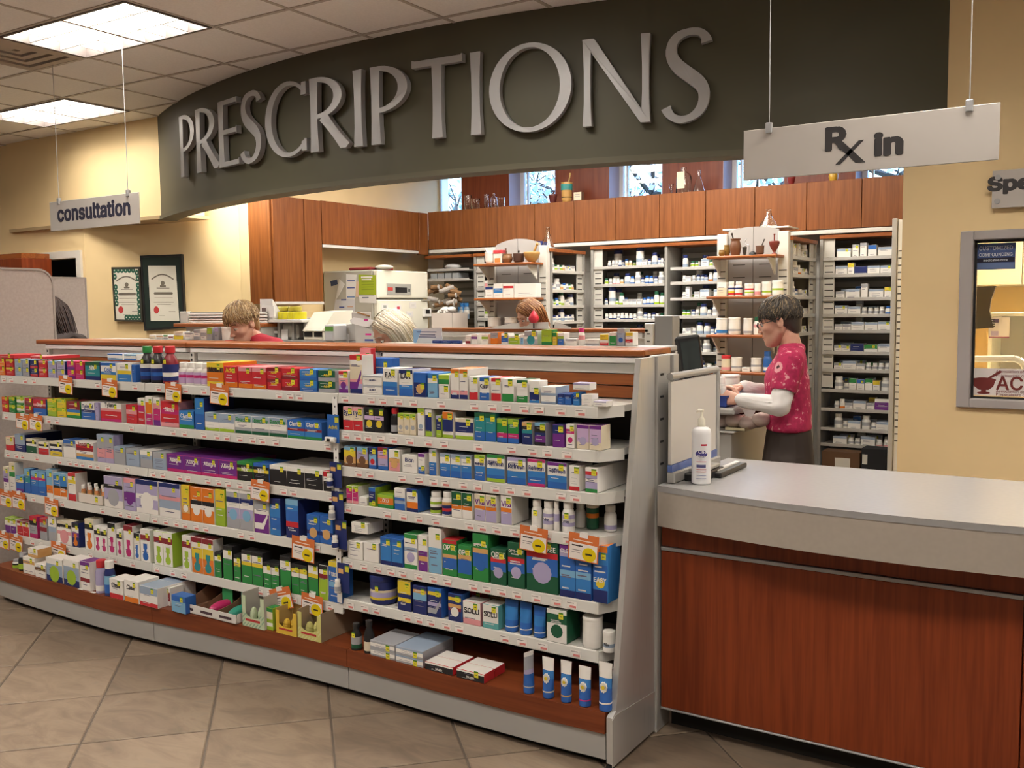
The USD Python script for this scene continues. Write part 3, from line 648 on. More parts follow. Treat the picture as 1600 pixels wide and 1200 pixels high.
shelf_fill('''
5 13 729|w2v1l2c|lavender toothbrush blister|d=.04
14 23 722|w3g1c2|tall white and green blister|d=.05
25 37 743|v1b2c1s|blue blister with pale flower|S=b d=.20
38 47 732|b3t2s2|teal and blue toothbrush pack|d=.05
48 71 735|b3u2m1s2|blue toothbrush pack|n=2 d=.05
72 82 733|w1o2s4|orange-based pale blue pack|d=.05
83 104 738|w1o3k1u4s|orange-based toothbrush pack with blue heads|n=2 d=.05
106 118 738|r2w3y1w1r|white packet with red top|S=w d=.07
162 191 743|w2l3k1l2|lavender dropper blister with two bottles|c=e d=.05
193 211 746|l2v2l2p|lavender blister with violet hand|c=v d=.05
212 246 748|w1l2w1l2n1|broad lavender dropper blister|c=w d=.05
248 281 753|w2i2p1l2n|blue-lavender medical blister|d=.06
283 296 757|o1x1y3|yellow-orange brush pack|c=w d=.05
297 334 760|o3w1k1o3|orange brush pack with eye picture|n=2 c=w d=.05
336 351 764|a3y3|yellow-green syringe pack|d=.05
353 395 759|e2l2w1n1e1w|white insole pack with grey foot|n=2 c=s d=.05
397 420 780|v4w1e2|purple rocket pack|D=w d=.06
421 438 778|u1b2u2n|dark blue carton with yellow star|S=n d=.12
446 466 779|n2r1b2u1s|blue striped carton with red band, white code|S=n d=.13 s=0
479 520 803|b2n1b4|small royal blue carton with orange ball|n=2 c=x S=b d=.06
''', ZL[3], "on left bays' fourth shelf")
shelf_fill('''
8 25 808|v3w2a|purple lotion tube box|n=2 d=.05
27 45 813|r4w1d|crimson lotion tube box|n=2 d=.05
46 58 806|m1e2k1r|dark red blister with tools|d=.05
62 73 809|e2d1e1r|grey and red tool blister|d=.05
75 87 806|e2i1w2|silver tube blister|d=.05
89 111 812|w3p1w1k1c|white blister with pink figures|d=.05 c=p
112 123 816|n2v1w1k|indigo pack with orange bottle|F=o d=.06 S=n
132 146 810|w4k1c|white pack with orange bottle|F=o d=.06
147 167 821|w4k1w|white pack with small magenta bottle|n=2 F=m d=.06
168 180 816|w5k1|tall white pack with magenta bottle|F=m d=.06
182 191 827|w4k1w|short white pack with magenta bottle|F=m d=.06
193 207 820|w5d1|tall white pack with crimson bottle|F=m d=.06
209 218 832|w4k|short white pack with blue bottle|F=b d=.06
219 234 826|w4d1w|tall white pack with blue bottle|F=b d=.06
240 269 829|w4d1w|white pack with lime bottle and green side|n=2 F=a S=a d=.20
284 298 836|w4d1w|white pack with light green bottle|F=a d=.07
299 333 838|o3y2w1d|orange pack with teal bottle|n=2 F=t d=.06
335 346 862|g4w1k|short green comb pack, blue lettering|d=.06 S=k
348 363 852|g5w2k|tall green comb pack, blue lettering|d=.06 S=k
365 376 866|g4y1w1k|shortest green comb pack, yellow line|d=.06 S=k
377 410 859|g5y1w2k|green comb pack with yellow line|n=2 d=.06 S=k
411 436 878|g4w2k1|short green comb pack, red lettering|n=2 d=.06 S=k
437 454 868|g5w2k1|tall green comb pack, red lettering|d=.06 S=k
455 480 880|g4w1y1k|green comb pack with yellow corner|n=2 d=.06 S=k
481 497 876|g5y1w2k|green comb pack, rightmost tall one|d=.06 S=k
498 512 882|a5d1w1k|light yellow-green comb pack|d=.06
513 534 876|b3s1b3y|blue carton with white lettering|t=French:w:.66 S=b d=.07
''', ZL[4], "on left bays' fifth shelf")
DY = lambda x: deck_y(x) + .004
shelf_fill('''
16 25 874|a|small vitamin jar with lime label|K=bottle C=e L=a2k1 B=w
25 34 864|a|taller vitamin jar with lime label|K=bottle C=e L=a2k1 B=k
36 54 869|w3x1w|white carton with orange figure|d=.07
55 71 880|w2h1w|low white carton with green tag|d=.07
72 97 870|n1i2w|silver-blue jug pack with lime disc|c=a d=.08
99 123 873|n1i2w1|second silver-blue jug pack with lime disc|c=a d=.10
125 140 876|w2d1w3v|white carton with purple crest|d=.08
144 156 875|b|spray bottle with red cap|K=bottle C=r L=w1l2 B=l
158 169 876|b|dark blue bottle with white cap|K=bottle C=w L=b1s1 B=n
171 192 903|r1w3|low white wipes carton|t=Clear:k:.6 d=.09
194 216 905|o1w3|low white wipes carton with orange flash|t=Clear:k:.6 d=.12
218 246 914|r1w2i2|low blue-topped white carton|d=.11 b=1
251 266 916|w1d2w|low brown and white carton further back|d=.08 y=.05
268 290 929|s2b1|small light blue carton|d=.06 S=b
''', DZ, "on left deck", DY)
shelf_fill('''
44 59 856|x1w2|white box with orange side atop white carton|z=.095 d=.08 S=x y=.01
''', DZ, "on left deck", DY)
shelf_fill('''
529 544 579|v1l1p2w1r|small pale pink ear syringe carton|c=v s=1 d=.06
546 566 554|n1l1p1c3w1r|tall pink ear syringe carton|D=v d=.07 sz=.92
567 597 586|w4e|flat white ear drop box|k2=2 t=AURO:n:.4 s=0 d=.10
598 621 575|b2u1w3|white ear carton with blue wave|t=EAR:k:.66 d=.10 sz=.85
623 645 577|b2u1w3n|second white ear carton with blue wave|t=EAR:k:.66 d=.12 sz=.85
646 666 582|n3b2|dark blue carton with orange drop|c=x d=.12 S=b sz=.45
668 684 583|s3w1u|pale blue and white eye carton|d=.12 S=u
685 702 585|w3g1a|pale green and white carton|d=.10 sz=.4
704 731 576|n1p1w4o1|white carton with orange top|n=2 d=.14
733 747 588|r2w4|white eye drop carton with red base|d=.08
749 765 589|b2w3b|white and blue eye drop carton|d=.09 t=Clear:k:.55
767 783 590|r2w3r|red-edged white eye drop carton|d=.09
784 803 591|g2w4|green and white eye drop carton|d=.09
807 825 593|g2w4f|second green and white eye drop carton, right|d=.09
827 843 595|u1n3w4|white-topped navy eye drop carton|d=.06 sz=.55
845 869 604|i1w3|small white box with blue side|k2=2 s=0 S=i d=.10
871 893 615|b2n|small blue box|n=2 s=0 d=.07 S=b
895 906 613|u2n1b1|navy carton with yellow tag|d=.05
908 925 616|w|small plain white box|k2=2 s=0 d=.05
927 948 626|w3l|wide plain white box|s=0 d=.05
''', ZR[0], "on right bay's top shelf")
shelf_fill('''
577 613 559|t1b3|blue carton with brown picture behind the flat boxes|y=.11 d=.05 S=b
562 580 544|r3p|red hanging tab carton behind tall syringe carton|y=.08 d=.03 S=r
895 922 598|w3l|plain white box atop the small ones|z=.055 s=0 d=.05 y=.003
''', ZR[0], "on right bay's top shelf")
shelf_fill('''
536 567 635|r3c3p|white carton with red wave|n=2 t=Eyes:n:.66 S=w d=.07
569 600 636|k3z1k2|black carton with purple flowers|n=2 c=y d=.05
607 619 637|k4r|black bottle with red cap|K=bottle B=k C=r L=e1k1 
621 650 645|c4a1|slim white carton with grey ring|n=3 c=e d=.05
652 663 637|w5a|tall slim white carton, blue ring|c=i d=.07 s=1
664 675 640|a1n3w1|slim navy and white carton|d=.08
681 690 649|a2n3l|short navy carton|d=.05
691 708 643|a1w1n4o2|navy carton with orange top|d=.09
711 740 653|a1w1n3c|wide navy and white carton|d=.07
741 775 644|b2t3f|blue-green eye drop carton|n=2 S=t d=.07
776 811 653|b1m1g2a|green and pink eye drop carton|n=2 S=n d=.07
815 832 659|n3t1k1x|navy carton with gold top|d=.06 S=e
835 853 660|k1v2n1k2s|dark purple carton|d=.07 S=e
863 882 663|v3n2|violet and navy carton|d=.06
884 898 662|w3m1w1|slim white carton with magenta ring|c=m d=.06
901 940 663|c2z4v|lilac and white carton|n=2 c=l d=.07 s=0
''', ZR[1], "on right bay's second shelf")
shelf_fill('''
537 556 697|h1x2y2s|yellow carton with woman's face|c=h d=.06
557 575 698|h1x1l2s|lilac carton with woman's face|c=h d=.06
576 588 698|b1l1s2n2|slim blue carton with red disc|c=r d=.07
590 606 698|b1l2p1z1d|mauve carton with oval|d=.07
607 625 702|p2x1w2|white carton with skin picture|c=x d=.07
628 652 710|w|white tears carton|t=Bion:n:.62 s=0 d=.07
653 664 708|b1u1w3v|slim white and purple carton|d=.05 sz=.3
670 682 701|b2u1w2e|tall slim pale blue carton|d=.07
687 737 708|b2u2w2i|narrow eye drop carton, blue base|n=3 S=e d=.07
741 758 710|b2u2w2a|narrow eye drop carton, lime top|S=e d=.07 t=Refresh:n:.6
760 789 709|a1b1u2w3g|broad eye drop carton with green mark|S=e d=.09 t=Refresh:n:.6
792 822 714|b2u2w3l|broad eye drop carton with lavender mark|S=e d=.09 t=Refresh:n:.6
824 852 716|m1b2u2w3m|broad eye drop carton with magenta mark|S=e d=.09 t=Refresh:n:.6
855 886 721|b2u2w3v|broad eye drop carton with purple mark|S=e d=.09 t=Refresh:n:.6
889 906 727|r1w5|slim white carton, red foot|d=.10
914 934 730|g1l2w1l1r1w|white carton with green foot, deep stack|d=.12 b=1 
''', ZR[2], "on right bay's third shelf")
shelf_fill('''
541 560 758|p1m4a|slim magenta and green carton|n=2 d=.08 S=w
561 574 776|w3|small plain white jar box|s=0 d=.06
576 587 761|a1n3b|slim royal blue carton|d=.10 sz=.2
590 615 771|g1o2a|low orange and green carton|t=Ocu:w:.45 S=g d=.09 s=0
616 633 762|b2i1b1w3|white carton with blue waves|s=0 d=.07
635 653 763|n1o2w3n|navy and white carton with orange band|S=b d=.08
667 685 768|w|white vitamin bottle with lime label|K=bottle L=a1k1w1a
686 703 768|w|white vitamin bottle with navy label|K=bottle L=n1r1n1x1
705 738 767|w2o1f3|dark green and white carton with orange line|n=2 d=.07
741 776 771|l3o1c3|lavender-based carton with orange line|n=2 t=Vita:v:.62 S=w d=.07
782 800 773|l3o1w3|lavender-based carton standing apart|t=Vita:v:.62 S=w d=.12
827 843 781|w|white bottle with green tag|K=bottle L=w2 s=1
844 862 783|w|second white bottle with blue print|K=bottle L=w1l1w1l1 t=Vita:n
863 872 783|w|narrow white bottle half hidden|K=bottle L=w1l1
874 893 784|w|rightmost white bottle at shelf edge|K=bottle L=w1l1w1l1 t=Vita:n s=1
''', ZR[3], "on right bay's fourth shelf")
shelf_fill('''
895 911 786|w|plain white jar further back|K=bottle y=.09
912 931 789|f2o1c1|beige canister with orange band|K=tub B=f C=c L=f2o1 y=.09
940 959 790|w|white bottle near the end panel|K=bottle L=l1w2 y=.09
''', ZR[3], "on right bay's fourth shelf")
shelf_fill('''
543 567 844|w|plain white box with lime tag, lower left|d=.10
568 592 846|w|plain white box with lime tag, lower right|d=.10
594 629 838|n1u5b|blue lens solution bottle box|n=2 S=b d=.07
631 652 833|g1w3i1w2g|tall white and green carton|c=l d=.07
653 668 836|v2x1v1w3|slim white and purple carton|d=.06
669 690 824|s4w3|tall pale blue and white carton|d=.12
691 714 842|g2b3x1g3r|green lens carton with orange sash|t=OPTI:w:.72 c=b S=g d=.07
715 737 851|g1b3x1g2|short green lens carton with orange sash|t=OPTI:w:.72 c=b S=g d=.07
738 763 833|g3b3x1g3|large green lens carton with orange sash|t=OPTI-FREE:w:.74 c=b S=g d=.08
766 791 856|f3b2r1f2|short dark green lens carton with red sash|t=OPTI:w:.76 c=l S=f d=.07
793 820 846|f3b2r1f3|tall dark green lens carton with red sash|t=OPTI-FREE:w:.78 c=l S=f d=.08
822 872 832|f3b3r1f3|widest dark green lens carton with red sash|t=OPTI-FREE:w:.72 c=l S=f d=.08
874 924 847|n1u2s1b2l1v|blue and violet cleaning solution carton|n=2 t=CLEAR:w:.82 S=b d=.08
926 950 851|n2u2b2u2o|deep blue carton with gold swirl|c=y S=u d=.10 t=EASY:w:.36
''', ZR[4], "on right bay's fifth shelf")
shelf_fill('''
549 575 815|w|plain white box stacked on the other two|z=.112 d=.10 y=.004
''', ZR[4], "on right bay's fifth shelf")
shelf_fill('''
568 603 897|n|big navy tub with striped label|K=jar B=n C=n L=n1y1l2c1n1 s=1
621 642 906|n2y1n1y3|navy and yellow lice carton|d=.07
645 667 914|n4s2x1n1|navy carton with grey comb|d=.07
668 690 917|n3l1n2y1b|navy carton with thermometer|D=e d=.09 S=b
700 721 926|n3d1x1n1y1n|navy carton with white oval|c=w d=.06 S=b
723 751 938|p1w3|white and salmon carton|t=SOLU:k:.5 d=.07 S=p
754 779 943|q1w3|white and mint carton|t=SOLU:k:.5 d=.07 S=q
782 804 938|b|blue tube with white ring, left|K=tube L=b1u3b1 C=b
806 826 942|b|blue tube with white ring, middle|K=tube L=b1u3b1 C=b
828 848 948|b|blue tube with white ring, right|K=tube L=b1u2b2 C=b
854 886 949|w4f2w1|white carton with green oval logo|c=f S=f d=.10
904 934 963|w|large white tub with code label|K=tub L=w1
938 957 986|w|white jar at the front corner|K=jar L=w1i1w1 t=Nix:k
''', ZR[5], "on right bay's lowest shelf")
shelf_fill('''
733 753 921|h2r|red box behind the salmon carton|y=.09 d=.05 S=r
764 782 932|x2h|brown and tan box behind the mint carton|y=.09 d=.05
''', ZR[5], "on right bay's lowest shelf")
shelf_fill('''
544 558 974|f|dark bottle with sage label|K=syrup B=k C=k L=f1e2 s=1
564 578 970|f|dark bottle with cream label|K=syrup B=k C=k L=c2k1
576 617 999|e1w2e|flat white ointment box with lime tag|k2=2 d=.16 S=e sz=.4
618 661 1009|e1w2i|long flat white ointment box|k2=2 d=.20 S=e sz=.4
664 708 1033|k4w1|low black box with white lettering|t=Micatin:w:.25 s=0 S=r d=.07 b=1
713 757 1044|k4w1|low black box with lime tag|t=Micatin:w:.25 S=r d=.07 b=1
812 830 1019|b|daisy lotion tube turned edge-on|K=tube L=b2l1e2w1 C=b R=e rz=1.3
842 861 1028|b|daisy lotion tube, beige ring|K=tube L=b2u1w2 C=b R=c Y=1
871 889 1033|b|daisy lotion tube, tan ring|K=tube L=b2u1w2 C=b R=x Y=1
899 919 1042|b|daisy lotion tube, red ring|K=tube L=b2u1w2 C=b R=m Y=1
930 952 1036|b|tallest daisy lotion tube, white ring|K=tube L=b2u1w2 C=b Y=1
''', DZ, "on right deck", DY)

# ---- shelf talkers: orange-headed price tags clipped over the shelf edges
def price_tag(px, py, w, h, desc, Y=YF - .012, rot=0.0):
    c = aty(px + w / 2, py + h / 2, Y); W = aty(px + w, py + h / 2, Y)[0] - aty(px, py + h / 2, Y)[0]; H = aty(px, py, Y)[2] - aty(px, py + h, Y)[2]
    t = thing('price_tag', 'orange sale tag with yellow disc ' + desc, 'price tag', (c[0], Y, c[2]), 0)
    M = np.eye(4); cr, sr = math.cos(rot), math.sin(rot); M[0, 0] = M[2, 2] = cr; M[0, 2] = -sr; M[2, 0] = sr
    b = B(); b.box(-W / 2, W / 2, -.0006, .0006, -H / 2, H / 2, (.62, .17, .05)); b.box(-W * .46, W * .46, -.0010, -.0005, -H * .46, H * .14, (.78, .72, .68))
    b.box(-W * .14, W * .14, -.0011, -.0006, H * .36, H * .56, (.78, .74, .70)); b.box(-W * .34, W * .30, -.0010, -.0006, H * .23, H * .27, (.78, .62, .5))
    b.box(-W * .38, -W * .02, -.0013, -.001, H * .02, H * .07, (.08, .07, .07)); b.box(-W * .38, -W * .05, -.0013, -.001, -H * .14, -H * .11, (.3, .28, .28)); b.box(-W * .38, -W * .10, -.0013, -.001, -H * .22, -H * .20, (.3, .28, .28))
    obj('card', b.move(M), PAPER, t)
    d = B().prism([(W * .20 + W * .23 * math.cos(a), -H * .22 + W * .21 * math.sin(a)) for a in np.linspace(0, 6.28, 16)[:-1]], 'y', -.0018, -.001, (.72, .55, .01)); d.box(W * .08, W * .30, -.0021, -.0018, -H * .25, -H * .18, (.06, .05, .02))
    obj('price_disc', d.move(M), PAPER, t)
    obj('clip', B().cbox(-W * .09, W * .09, -.001, .012, H * .42, H * .56, .001).move(M), WHITEP, t)
for a in [(92, 588, 21, 27, "under the plum pill boxes on left bays' top shelf"), (159, 593, 24, 27, "under the white and blue cold cartons"), (258, 599, 25, 28, "under the white bottles with purple wraps"), (328, 601, 29, 31, "under the orange muscle rub carton"),
          (25, 647, 20, 23, "left of a pair on left bays' second shelf"), (46, 648, 20, 24, "right of a pair on left bays' second shelf"), (0, 766, 19, 25, "at the far left of left bays' fourth shelf"), (19, 769, 20, 26, "second on left bays' fourth shelf"), (70, 779, 21, 26, "under the orange-based toothbrush packs"),
          (392, 751, 29, 31, "under the black cartons of left bays' third shelf"), (-3, 831, 17, 26, "at the far left of left bays' lowest shelf"), (15, 836, 20, 25, "second on left bays' lowest shelf"), (80, 848, 23, 27, "above the lime disc jug packs"), (456, 840, 35, 36, "under the blue striped carton with red band"),
          (471, 929, 33, 31, "above the striped yellow gift box"), (812, 824, 43, 38, "over the dark green lens cartons"), (888, 835, 47, 42, "over the blue and violet solution cartons")]: price_tag(*a, rot=-.06)
price_tag(423, 919, 33, 33, "hanging askew above the yellow display box", YF - .014, .28)
b = B(); bl_ = []
for px, py in ((126, 921), (145, 926)):
    c = atz(px, py, DZ); obj('loose_slip', B().box(c[0] - .02, c[0] + .02, c[1] - .006, c[1] + .012, DZ + .0004, DZ + .0012), WHITEP, None, label='loose white paper slip lying on the left deck ' + ('under the white carton with purple crest' if px < 130 else 'in front of the red-capped spray bottle'), cat='paper')

# ---- swab bottles in their tray on the fourth shelf
def box_tray(t, x0, x1, y0, y1, z0, h, m, back=None, tint=None):
    th = .002; back = h if back is None else back
    b = B().box(x0, x1, y0, y1, z0, z0 + th, tint).box(x0, x1, y0, y0 + th, z0, z0 + h, tint).box(x0, x1, y1 - th, y1, z0, z0 + back, tint)
    for x in (x0, x1 - th): b.prism([(y0, z0), (y1, z0), (y1, z0 + back), (y0, z0 + h)], 'x', x, x + th, tint)
    obj('tray', b, m, t)
z = ZL[3] + .0005; x0, x1 = aty(122, 790, YF)[0], aty(160, 790, YF)[0]
t = thing('display_tray', 'low white card tray with red left side holding swab bottles on the fourth shelf', 'tray', (0, 0, 0))
box_tray(t, x0, x1, YF + .004, YF + .14, z, .05, PAPER, tint=(.70, .64, .58))
obj('side_print', B().box(x0 - .001, x0 + .0002, YF + .004, YF + .14, z, z + .05, (.5, .05, .04)), PRINT, t); sticker(t, x0 + (x1 - x0) * .75, YF + .0034, z + .028, .014)
ORANGE_B = (.62, .25, .10)
for k in range(8):
    xx = x0 + .018 + (x1 - x0 - .036) * (k % 4) / 3; yy = YF + .012 + .034 * (k // 4)
    lathed('%s white-capped orange swab bottle in the white tray, %s row' % (['leftmost', 'second', 'third', 'rightmost'][k % 4], ['front', 'back'][k // 4]), 'bottle', xx, yy, z + .0025, .0125, .088 + .006 * (k // 4), ORANGE_B, 'w', {'k': 'bottle', 'L': 'x1'}, 'swab bottles in the tray', 10)

# ---- counter displays on the left deck
z = DZ + .0005
x0, x1 = aty(291, 960, 2.87)[0], aty(379, 975, 2.87)[0]; yb = deck_y((x0 + x1) / 2) + .004
t = thing('display_tray', 'white three-compartment card tray with hair clips on the left deck', 'tray', (0, 0, 0))
for k in range(3):
    a, b_ = x0 + (x1 - x0) * k / 3, x0 + (x1 - x0) * (k + 1) / 3
    bb = B().box(a, b_, yb, yb + .003, z, z + .042, (.66, .63, .60)).box(a, b_, yb, yb + .26, z, z + .002, (.22, .12, .07)).box(a + .02, b_ - .03, yb - .0006, yb, z + .014, z + .026, (.08, .05, .06))
    bb.box(a, b_, yb + .257, yb + .26, z, z + .145, (.2, .1, .06))
    sd = [(yb, z), (yb + .26, z), (yb + .26, z + .15)] + [(yb + .26 - .25 * q, z + .043 + .107 * (1 - q) ** 2.2) for q in np.linspace(.1, 1, 7)]
    for x in ((a, a + .002) if k else (a,)): pass
    bb.prism(sd, 'x', a, a + .0025, (.24, .13, .08))
    if k == 2: bb.prism(sd, 'x', b_ - .0025, b_, (.66, .63, .60))
    obj('compartment', bb, PAPER, t)
for k, (c, c2, nm) in enumerate((((.45, .02, .12), (.04, .3, .1), 'magenta'), ((.03, .28, .20), (.30, .50, .45), 'metallic green'))):
    xx = x0 + (x1 - x0) * (k + 1.5) / 3
    p = thing('hair_tool', nm + ' shiny oval hair tool lying in the three-compartment tray', 'hair tool', (0, 0, 0))
    obj('shell', B().mesh(ball(1, xx, yb + .09, z + .030, .030, .075, .026), c), PLASTIC, p, True); obj('backing_card', B().box(xx - .034, xx + .034, yb + .12, yb + .124, z + .004, z + .12, c2), PRINT, p)
def gift_box(px0, px1, yt, name, label, main, stripe, dep, front_open, wash):
    Y = deck_y(aty(px0, 970, 2.87)[0]) + .004
    a, b_ = aty(px0, 970, Y)[0], aty(px1, 980, Y)[0]; H = aty(px0, yt, Y)[2] - DZ; w = b_ - a
    t = thing('display_box', label, 'display box', (a, Y, DZ + .0005))
    hole = sbox(w * .16, H * .42, w * .84, H * 1.2).union(Polygon([(w / 2 + w * .34 * math.cos(q), H * .42 + H * .14 * math.sin(q)) for q in np.linspace(math.pi, 2 * math.pi, 12)]))
    fr = B().prism(Polygon([(0, 0), (w, 0), (w, H * .92), (0, H * .92)]).difference(hole), 'y', 0, .003, main)
    if stripe:
        for k in range(9):
            q = Polygon([(w * .14 * k - .06, 0), (w * .14 * k - .06 + w * .06, 0), (w * .14 * k + .0 + w * .06, .06), (w * .14 * k, .06)]).intersection(sbox(.001, .001, w - .001, H * .4).difference(hole).difference(sbox(w * .12, H * .12, w * .88, H * .30)))
            for g in getattr(q, 'geoms', [q]):
                if g.area > 1e-6: fr.prism(g, 'y', -.0004, .001, stripe)
    fr.box(w * .15, w * .80, -.0006, 0, H * .17, H * .24, (.45, .05, .05))
    obj('front', fr, PAPER, t)
    obj('sides', B().box(0, .003, .003, dep, 0, H, wash).box(w - .003, w, .003, dep, 0, H, wash).box(.003, w - .003, .003, dep, 0, .003, main).box(.003, w - .003, dep - .003, dep, 0, H, wash), PAPER, t)
    it = B()
    for k in range(3): it.mesh(ball(1, w * (.3 + .2 * k), .03 + .02 * k, H * .3, w * .13, .018, H * .26, 1), tuple(np.array(main) * (.9 + .1 * k)))
    it.box(w * .1, w * .9, .012, dep - .02, .0035, H * .12, main)
    p = thing('sachet_bundle', 'bundle of %s wrapped sachets inside the %s' % (name, label.split(' on the')[0].replace('yellow-green striped open display box with brown card sides on deck', 'striped display box')), 'sachets', (a, Y, DZ + .0005)); obj('wraps', it, PAPER, p)
gift_box(379, 413, 926, 'pale green', 'grey and green striped open display box on the left deck', (.50, .58, .40), (.28, .42, .30), .16, True, (.48, .45, .42))
gift_box(431, 463, 950, 'yellow', 'plain yellow open display box on the left deck', (.68, .45, .06), None, .10, True, (.45, .32, .12))
gift_box(465, 501, 952, 'lime', 'yellow-green striped open display box with brown card sides on deck', (.58, .55, .20), (.62, .62, .30), .26, True, (.33, .25, .17))
carton('slim striped green box between the two open display boxes on the left deck', 'box', aty(415, 970, 2.87)[0], aty(429, 975, 2.87)[0], deck_y(-3.0) + .006, DZ + .0005, DZ + .10, .05, 'a1w1a1c2g1', {'S': 'a', 's': '0'})

# ---- clip strip with hanging packs over the joint of the bays
xs_ = aty(524, 650, YF - .004)[0]
t = thing('clip_strip', 'white plastic clip strip hanging down the joint between the middle and right bays', 'clip strip', (0, 0, 0))
obj('strip', B().cbox(xs_ - .014, xs_ + .014, YF - .006, YF - .0045, .36, 1.235, .0005), WHITEP, t)
sl = B()
for k in range(24): sl.box(xs_ - .003, xs_ + .003, YF - .0064, YF - .006, .40 + k * .036, .408 + k * .036)
obj('slots', sl, DKGREY, t, kind='stuff')
for k, (px, py, h, desc) in enumerate([(520, 648, 44, 'topmost, with a white clip-on device'), (524, 722, 40, 'second from the top'), (527, 768, 44, 'third from the top'), (532, 812, 46, 'fourth from the top'), (536, 880, 46, 'lowest')]):
    Y = YF - .011; c = aty(px, py, Y); H = c[2] - aty(px, py + h, Y)[2]
    t = thing('hanging_pack', 'blue blister card with bottle on the clip strip, ' + desc, 'blister pack', (c[0], Y, c[2]))
    w = .066; b = B().box(-w / 2, w / 2, 0, .001, -H, 0, PAL['b'] if k == 0 else PAL['n']).box(-w * .2, w * .5, -.0004, 0, -H * .30, -H * .02, PAL['n'] if k else PAL['b']).box(w * .15, w * .48, -.0008, -.0004, -H * .28, -H * .06, (.6, .55, .05)).box(w * .15, w * .48, -.001, -.0008, -H * .10, -H * .06, (.1, .25, .03)).box(-w * .42, 0, -.0006, 0, -H * .36, -H * .2, PAL['x'] if k else PAL['b'])
    obj('card', b, PRINT, t)
    if k == 0:
        v, f = text_front('Advil', 0, -.0012, -H * .5, .015, w * .8); obj('lettering', B().add(v, f, PAL['y']), PRINT, t)
        obj('device', B().cbox(-w * .55, w * .35, -.02, -.001, -H * .98, -H * .78, .006), WHITEP, t); obj('device_window', B().box(-w * .3, -w * .02, -.0206, -.02, -H * .93, -H * .83), BLACK, t)
    else:
        obj('bottle', B().lathe([(0, 0), (.0135, 0), (.0145, .004), (.0145, .034), (.010, .041), (.010, .043), (.0115, .044), (.0115, .058), (0, .059)], -w * .28, -.016, -H * .98, 12, PAL['w']), PLASTIC, t, 35)
        obj('bottle_label', B().lathe([(.0148, .008), (.0148, .028)], -w * .28, -.016, -H * .98, 12, PAL['n'] if k % 2 else PAL['e']), PRINT, t, True)

# ================================================================== SIGNS
def flare(x0, y0, x1, y1, wm, we):
    """An Optima-like stroke that swells towards its ends."""
    p, q = np.array([x0, y0]), np.array([x1, y1]); d = (q - p) / np.linalg.norm(q - p); n = np.array([-d[1], d[0]]); L, R_ = [], []
    for t in np.linspace(0, 1, 9):
        w = wm + (we - wm) * abs(2 * t - 1) ** 2.2; c = p + (q - p) * t; L.append(c + n * w / 2); R_.append(c - n * w / 2)
    return Polygon(L + R_[::-1])
def ell(cx, cy, rx, ry, n=48): return Polygon([(cx + rx * math.cos(a), cy + ry * math.sin(a)) for a in np.linspace(0, 2 * math.pi, n, endpoint=False)])
def stroke(pts, ws):
    from scipy.interpolate import CubicSpline
    t = np.linspace(0, 1, len(pts)); cs = CubicSpline(t, np.array(pts)); cw = PchipInterpolator(t, ws); tt = np.linspace(0, 1, 50); P = cs(tt); D = cs(tt, 1); D /= np.linalg.norm(D, axis=1)[:, None]; N = np.stack([-D[:, 1], D[:, 0]], 1); w = cw(tt)[:, None] / 2
    return unary_union([Polygon([P[i] + N[i] * w[i], P[i + 1] + N[i + 1] * w[i + 1], P[i + 1] - N[i + 1] * w[i + 1], P[i] - N[i] * w[i]]).buffer(.002) for i in range(49)])
def glyph(ch):
    half = sbox(.14, -.2, 2, 1.3)
    if ch in 'PR':
        y0 = .40 if ch == 'P' else .44
        bowl = ell(.14, (1 + y0) / 2, .50, (1 - y0) / 2).difference(ell(.14, (1 + y0) / 2, .345, (1 - y0) / 2 - .062)).intersection(half)
        g = unary_union([flare(.10, 0, .10, 1, .135, .165), bowl])
        if ch == 'R': g = unary_union([g, flare(.27, .47, .70, .0, .13, .17)]).intersection(sbox(-1, 0, 2, 2))
        return g
    if ch == 'E': return unary_union([flare(.10, 0, .10, 1, .135, .15)] + [Polygon([(.1, y - .035), (x - .03, y - .035), (x, y - .062), (x, y + .062), (x - .03, y + .035), (.1, y + .035)]) for y, x in ((.037, .56), (.52, .52), (.963, .54))]).intersection(sbox(-1, 0, 2, 1))
    if ch == 'I': return flare(.1, 0, .1, 1, .145, .19)
    if ch == 'T': return unary_union([flare(.40, 0, .40, .97, .135, .17), Polygon([(0, .90), (.80, .90), (.80, 1.02), (.77, .985), (.03, .985), (0, 1.02)])]).intersection(sbox(-1, 0, 2, 1))
    if ch == 'O': return ell(.55, .5, .56, .525).difference(ell(.55, .5, .41, .47))
    if ch == 'C': return unary_union([ell(.55, .5, .56, .525).difference(ell(.59, .5, .44, .465)).difference(Polygon([(.62, .5), (1.5, .98), (1.5, .02)]).union(sbox(.93, -.2, 2, 1.2)))] + [Polygon([(.86, .80), (.98, .80), (.98, .97), (.88, .97)]), Polygon([(.86, .03), (.97, .03), (.97, .20), (.86, .16)])])
    if ch == 'N': return unary_union([flare(.05, 0, .05, 1, .085, .12), flare(.81, 0, .81, 1, .085, .12), Polygon([(0, 1.0), (.13, 1.0), (.85, .0), (.76, 0.)]).buffer(.012)]).intersection(sbox(-1, 0, 2, 1))
    if ch == 'S': return stroke([(.58, .86), (.50, .965), (.34, .985), (.16, .92), (.10, .76), (.20, .60), (.40, .47), (.54, .32), (.50, .12), (.32, .015), (.14, .03), (.03, .15)], [.15, .085, .075, .11, .15, .165, .165, .155, .12, .075, .085, .14])
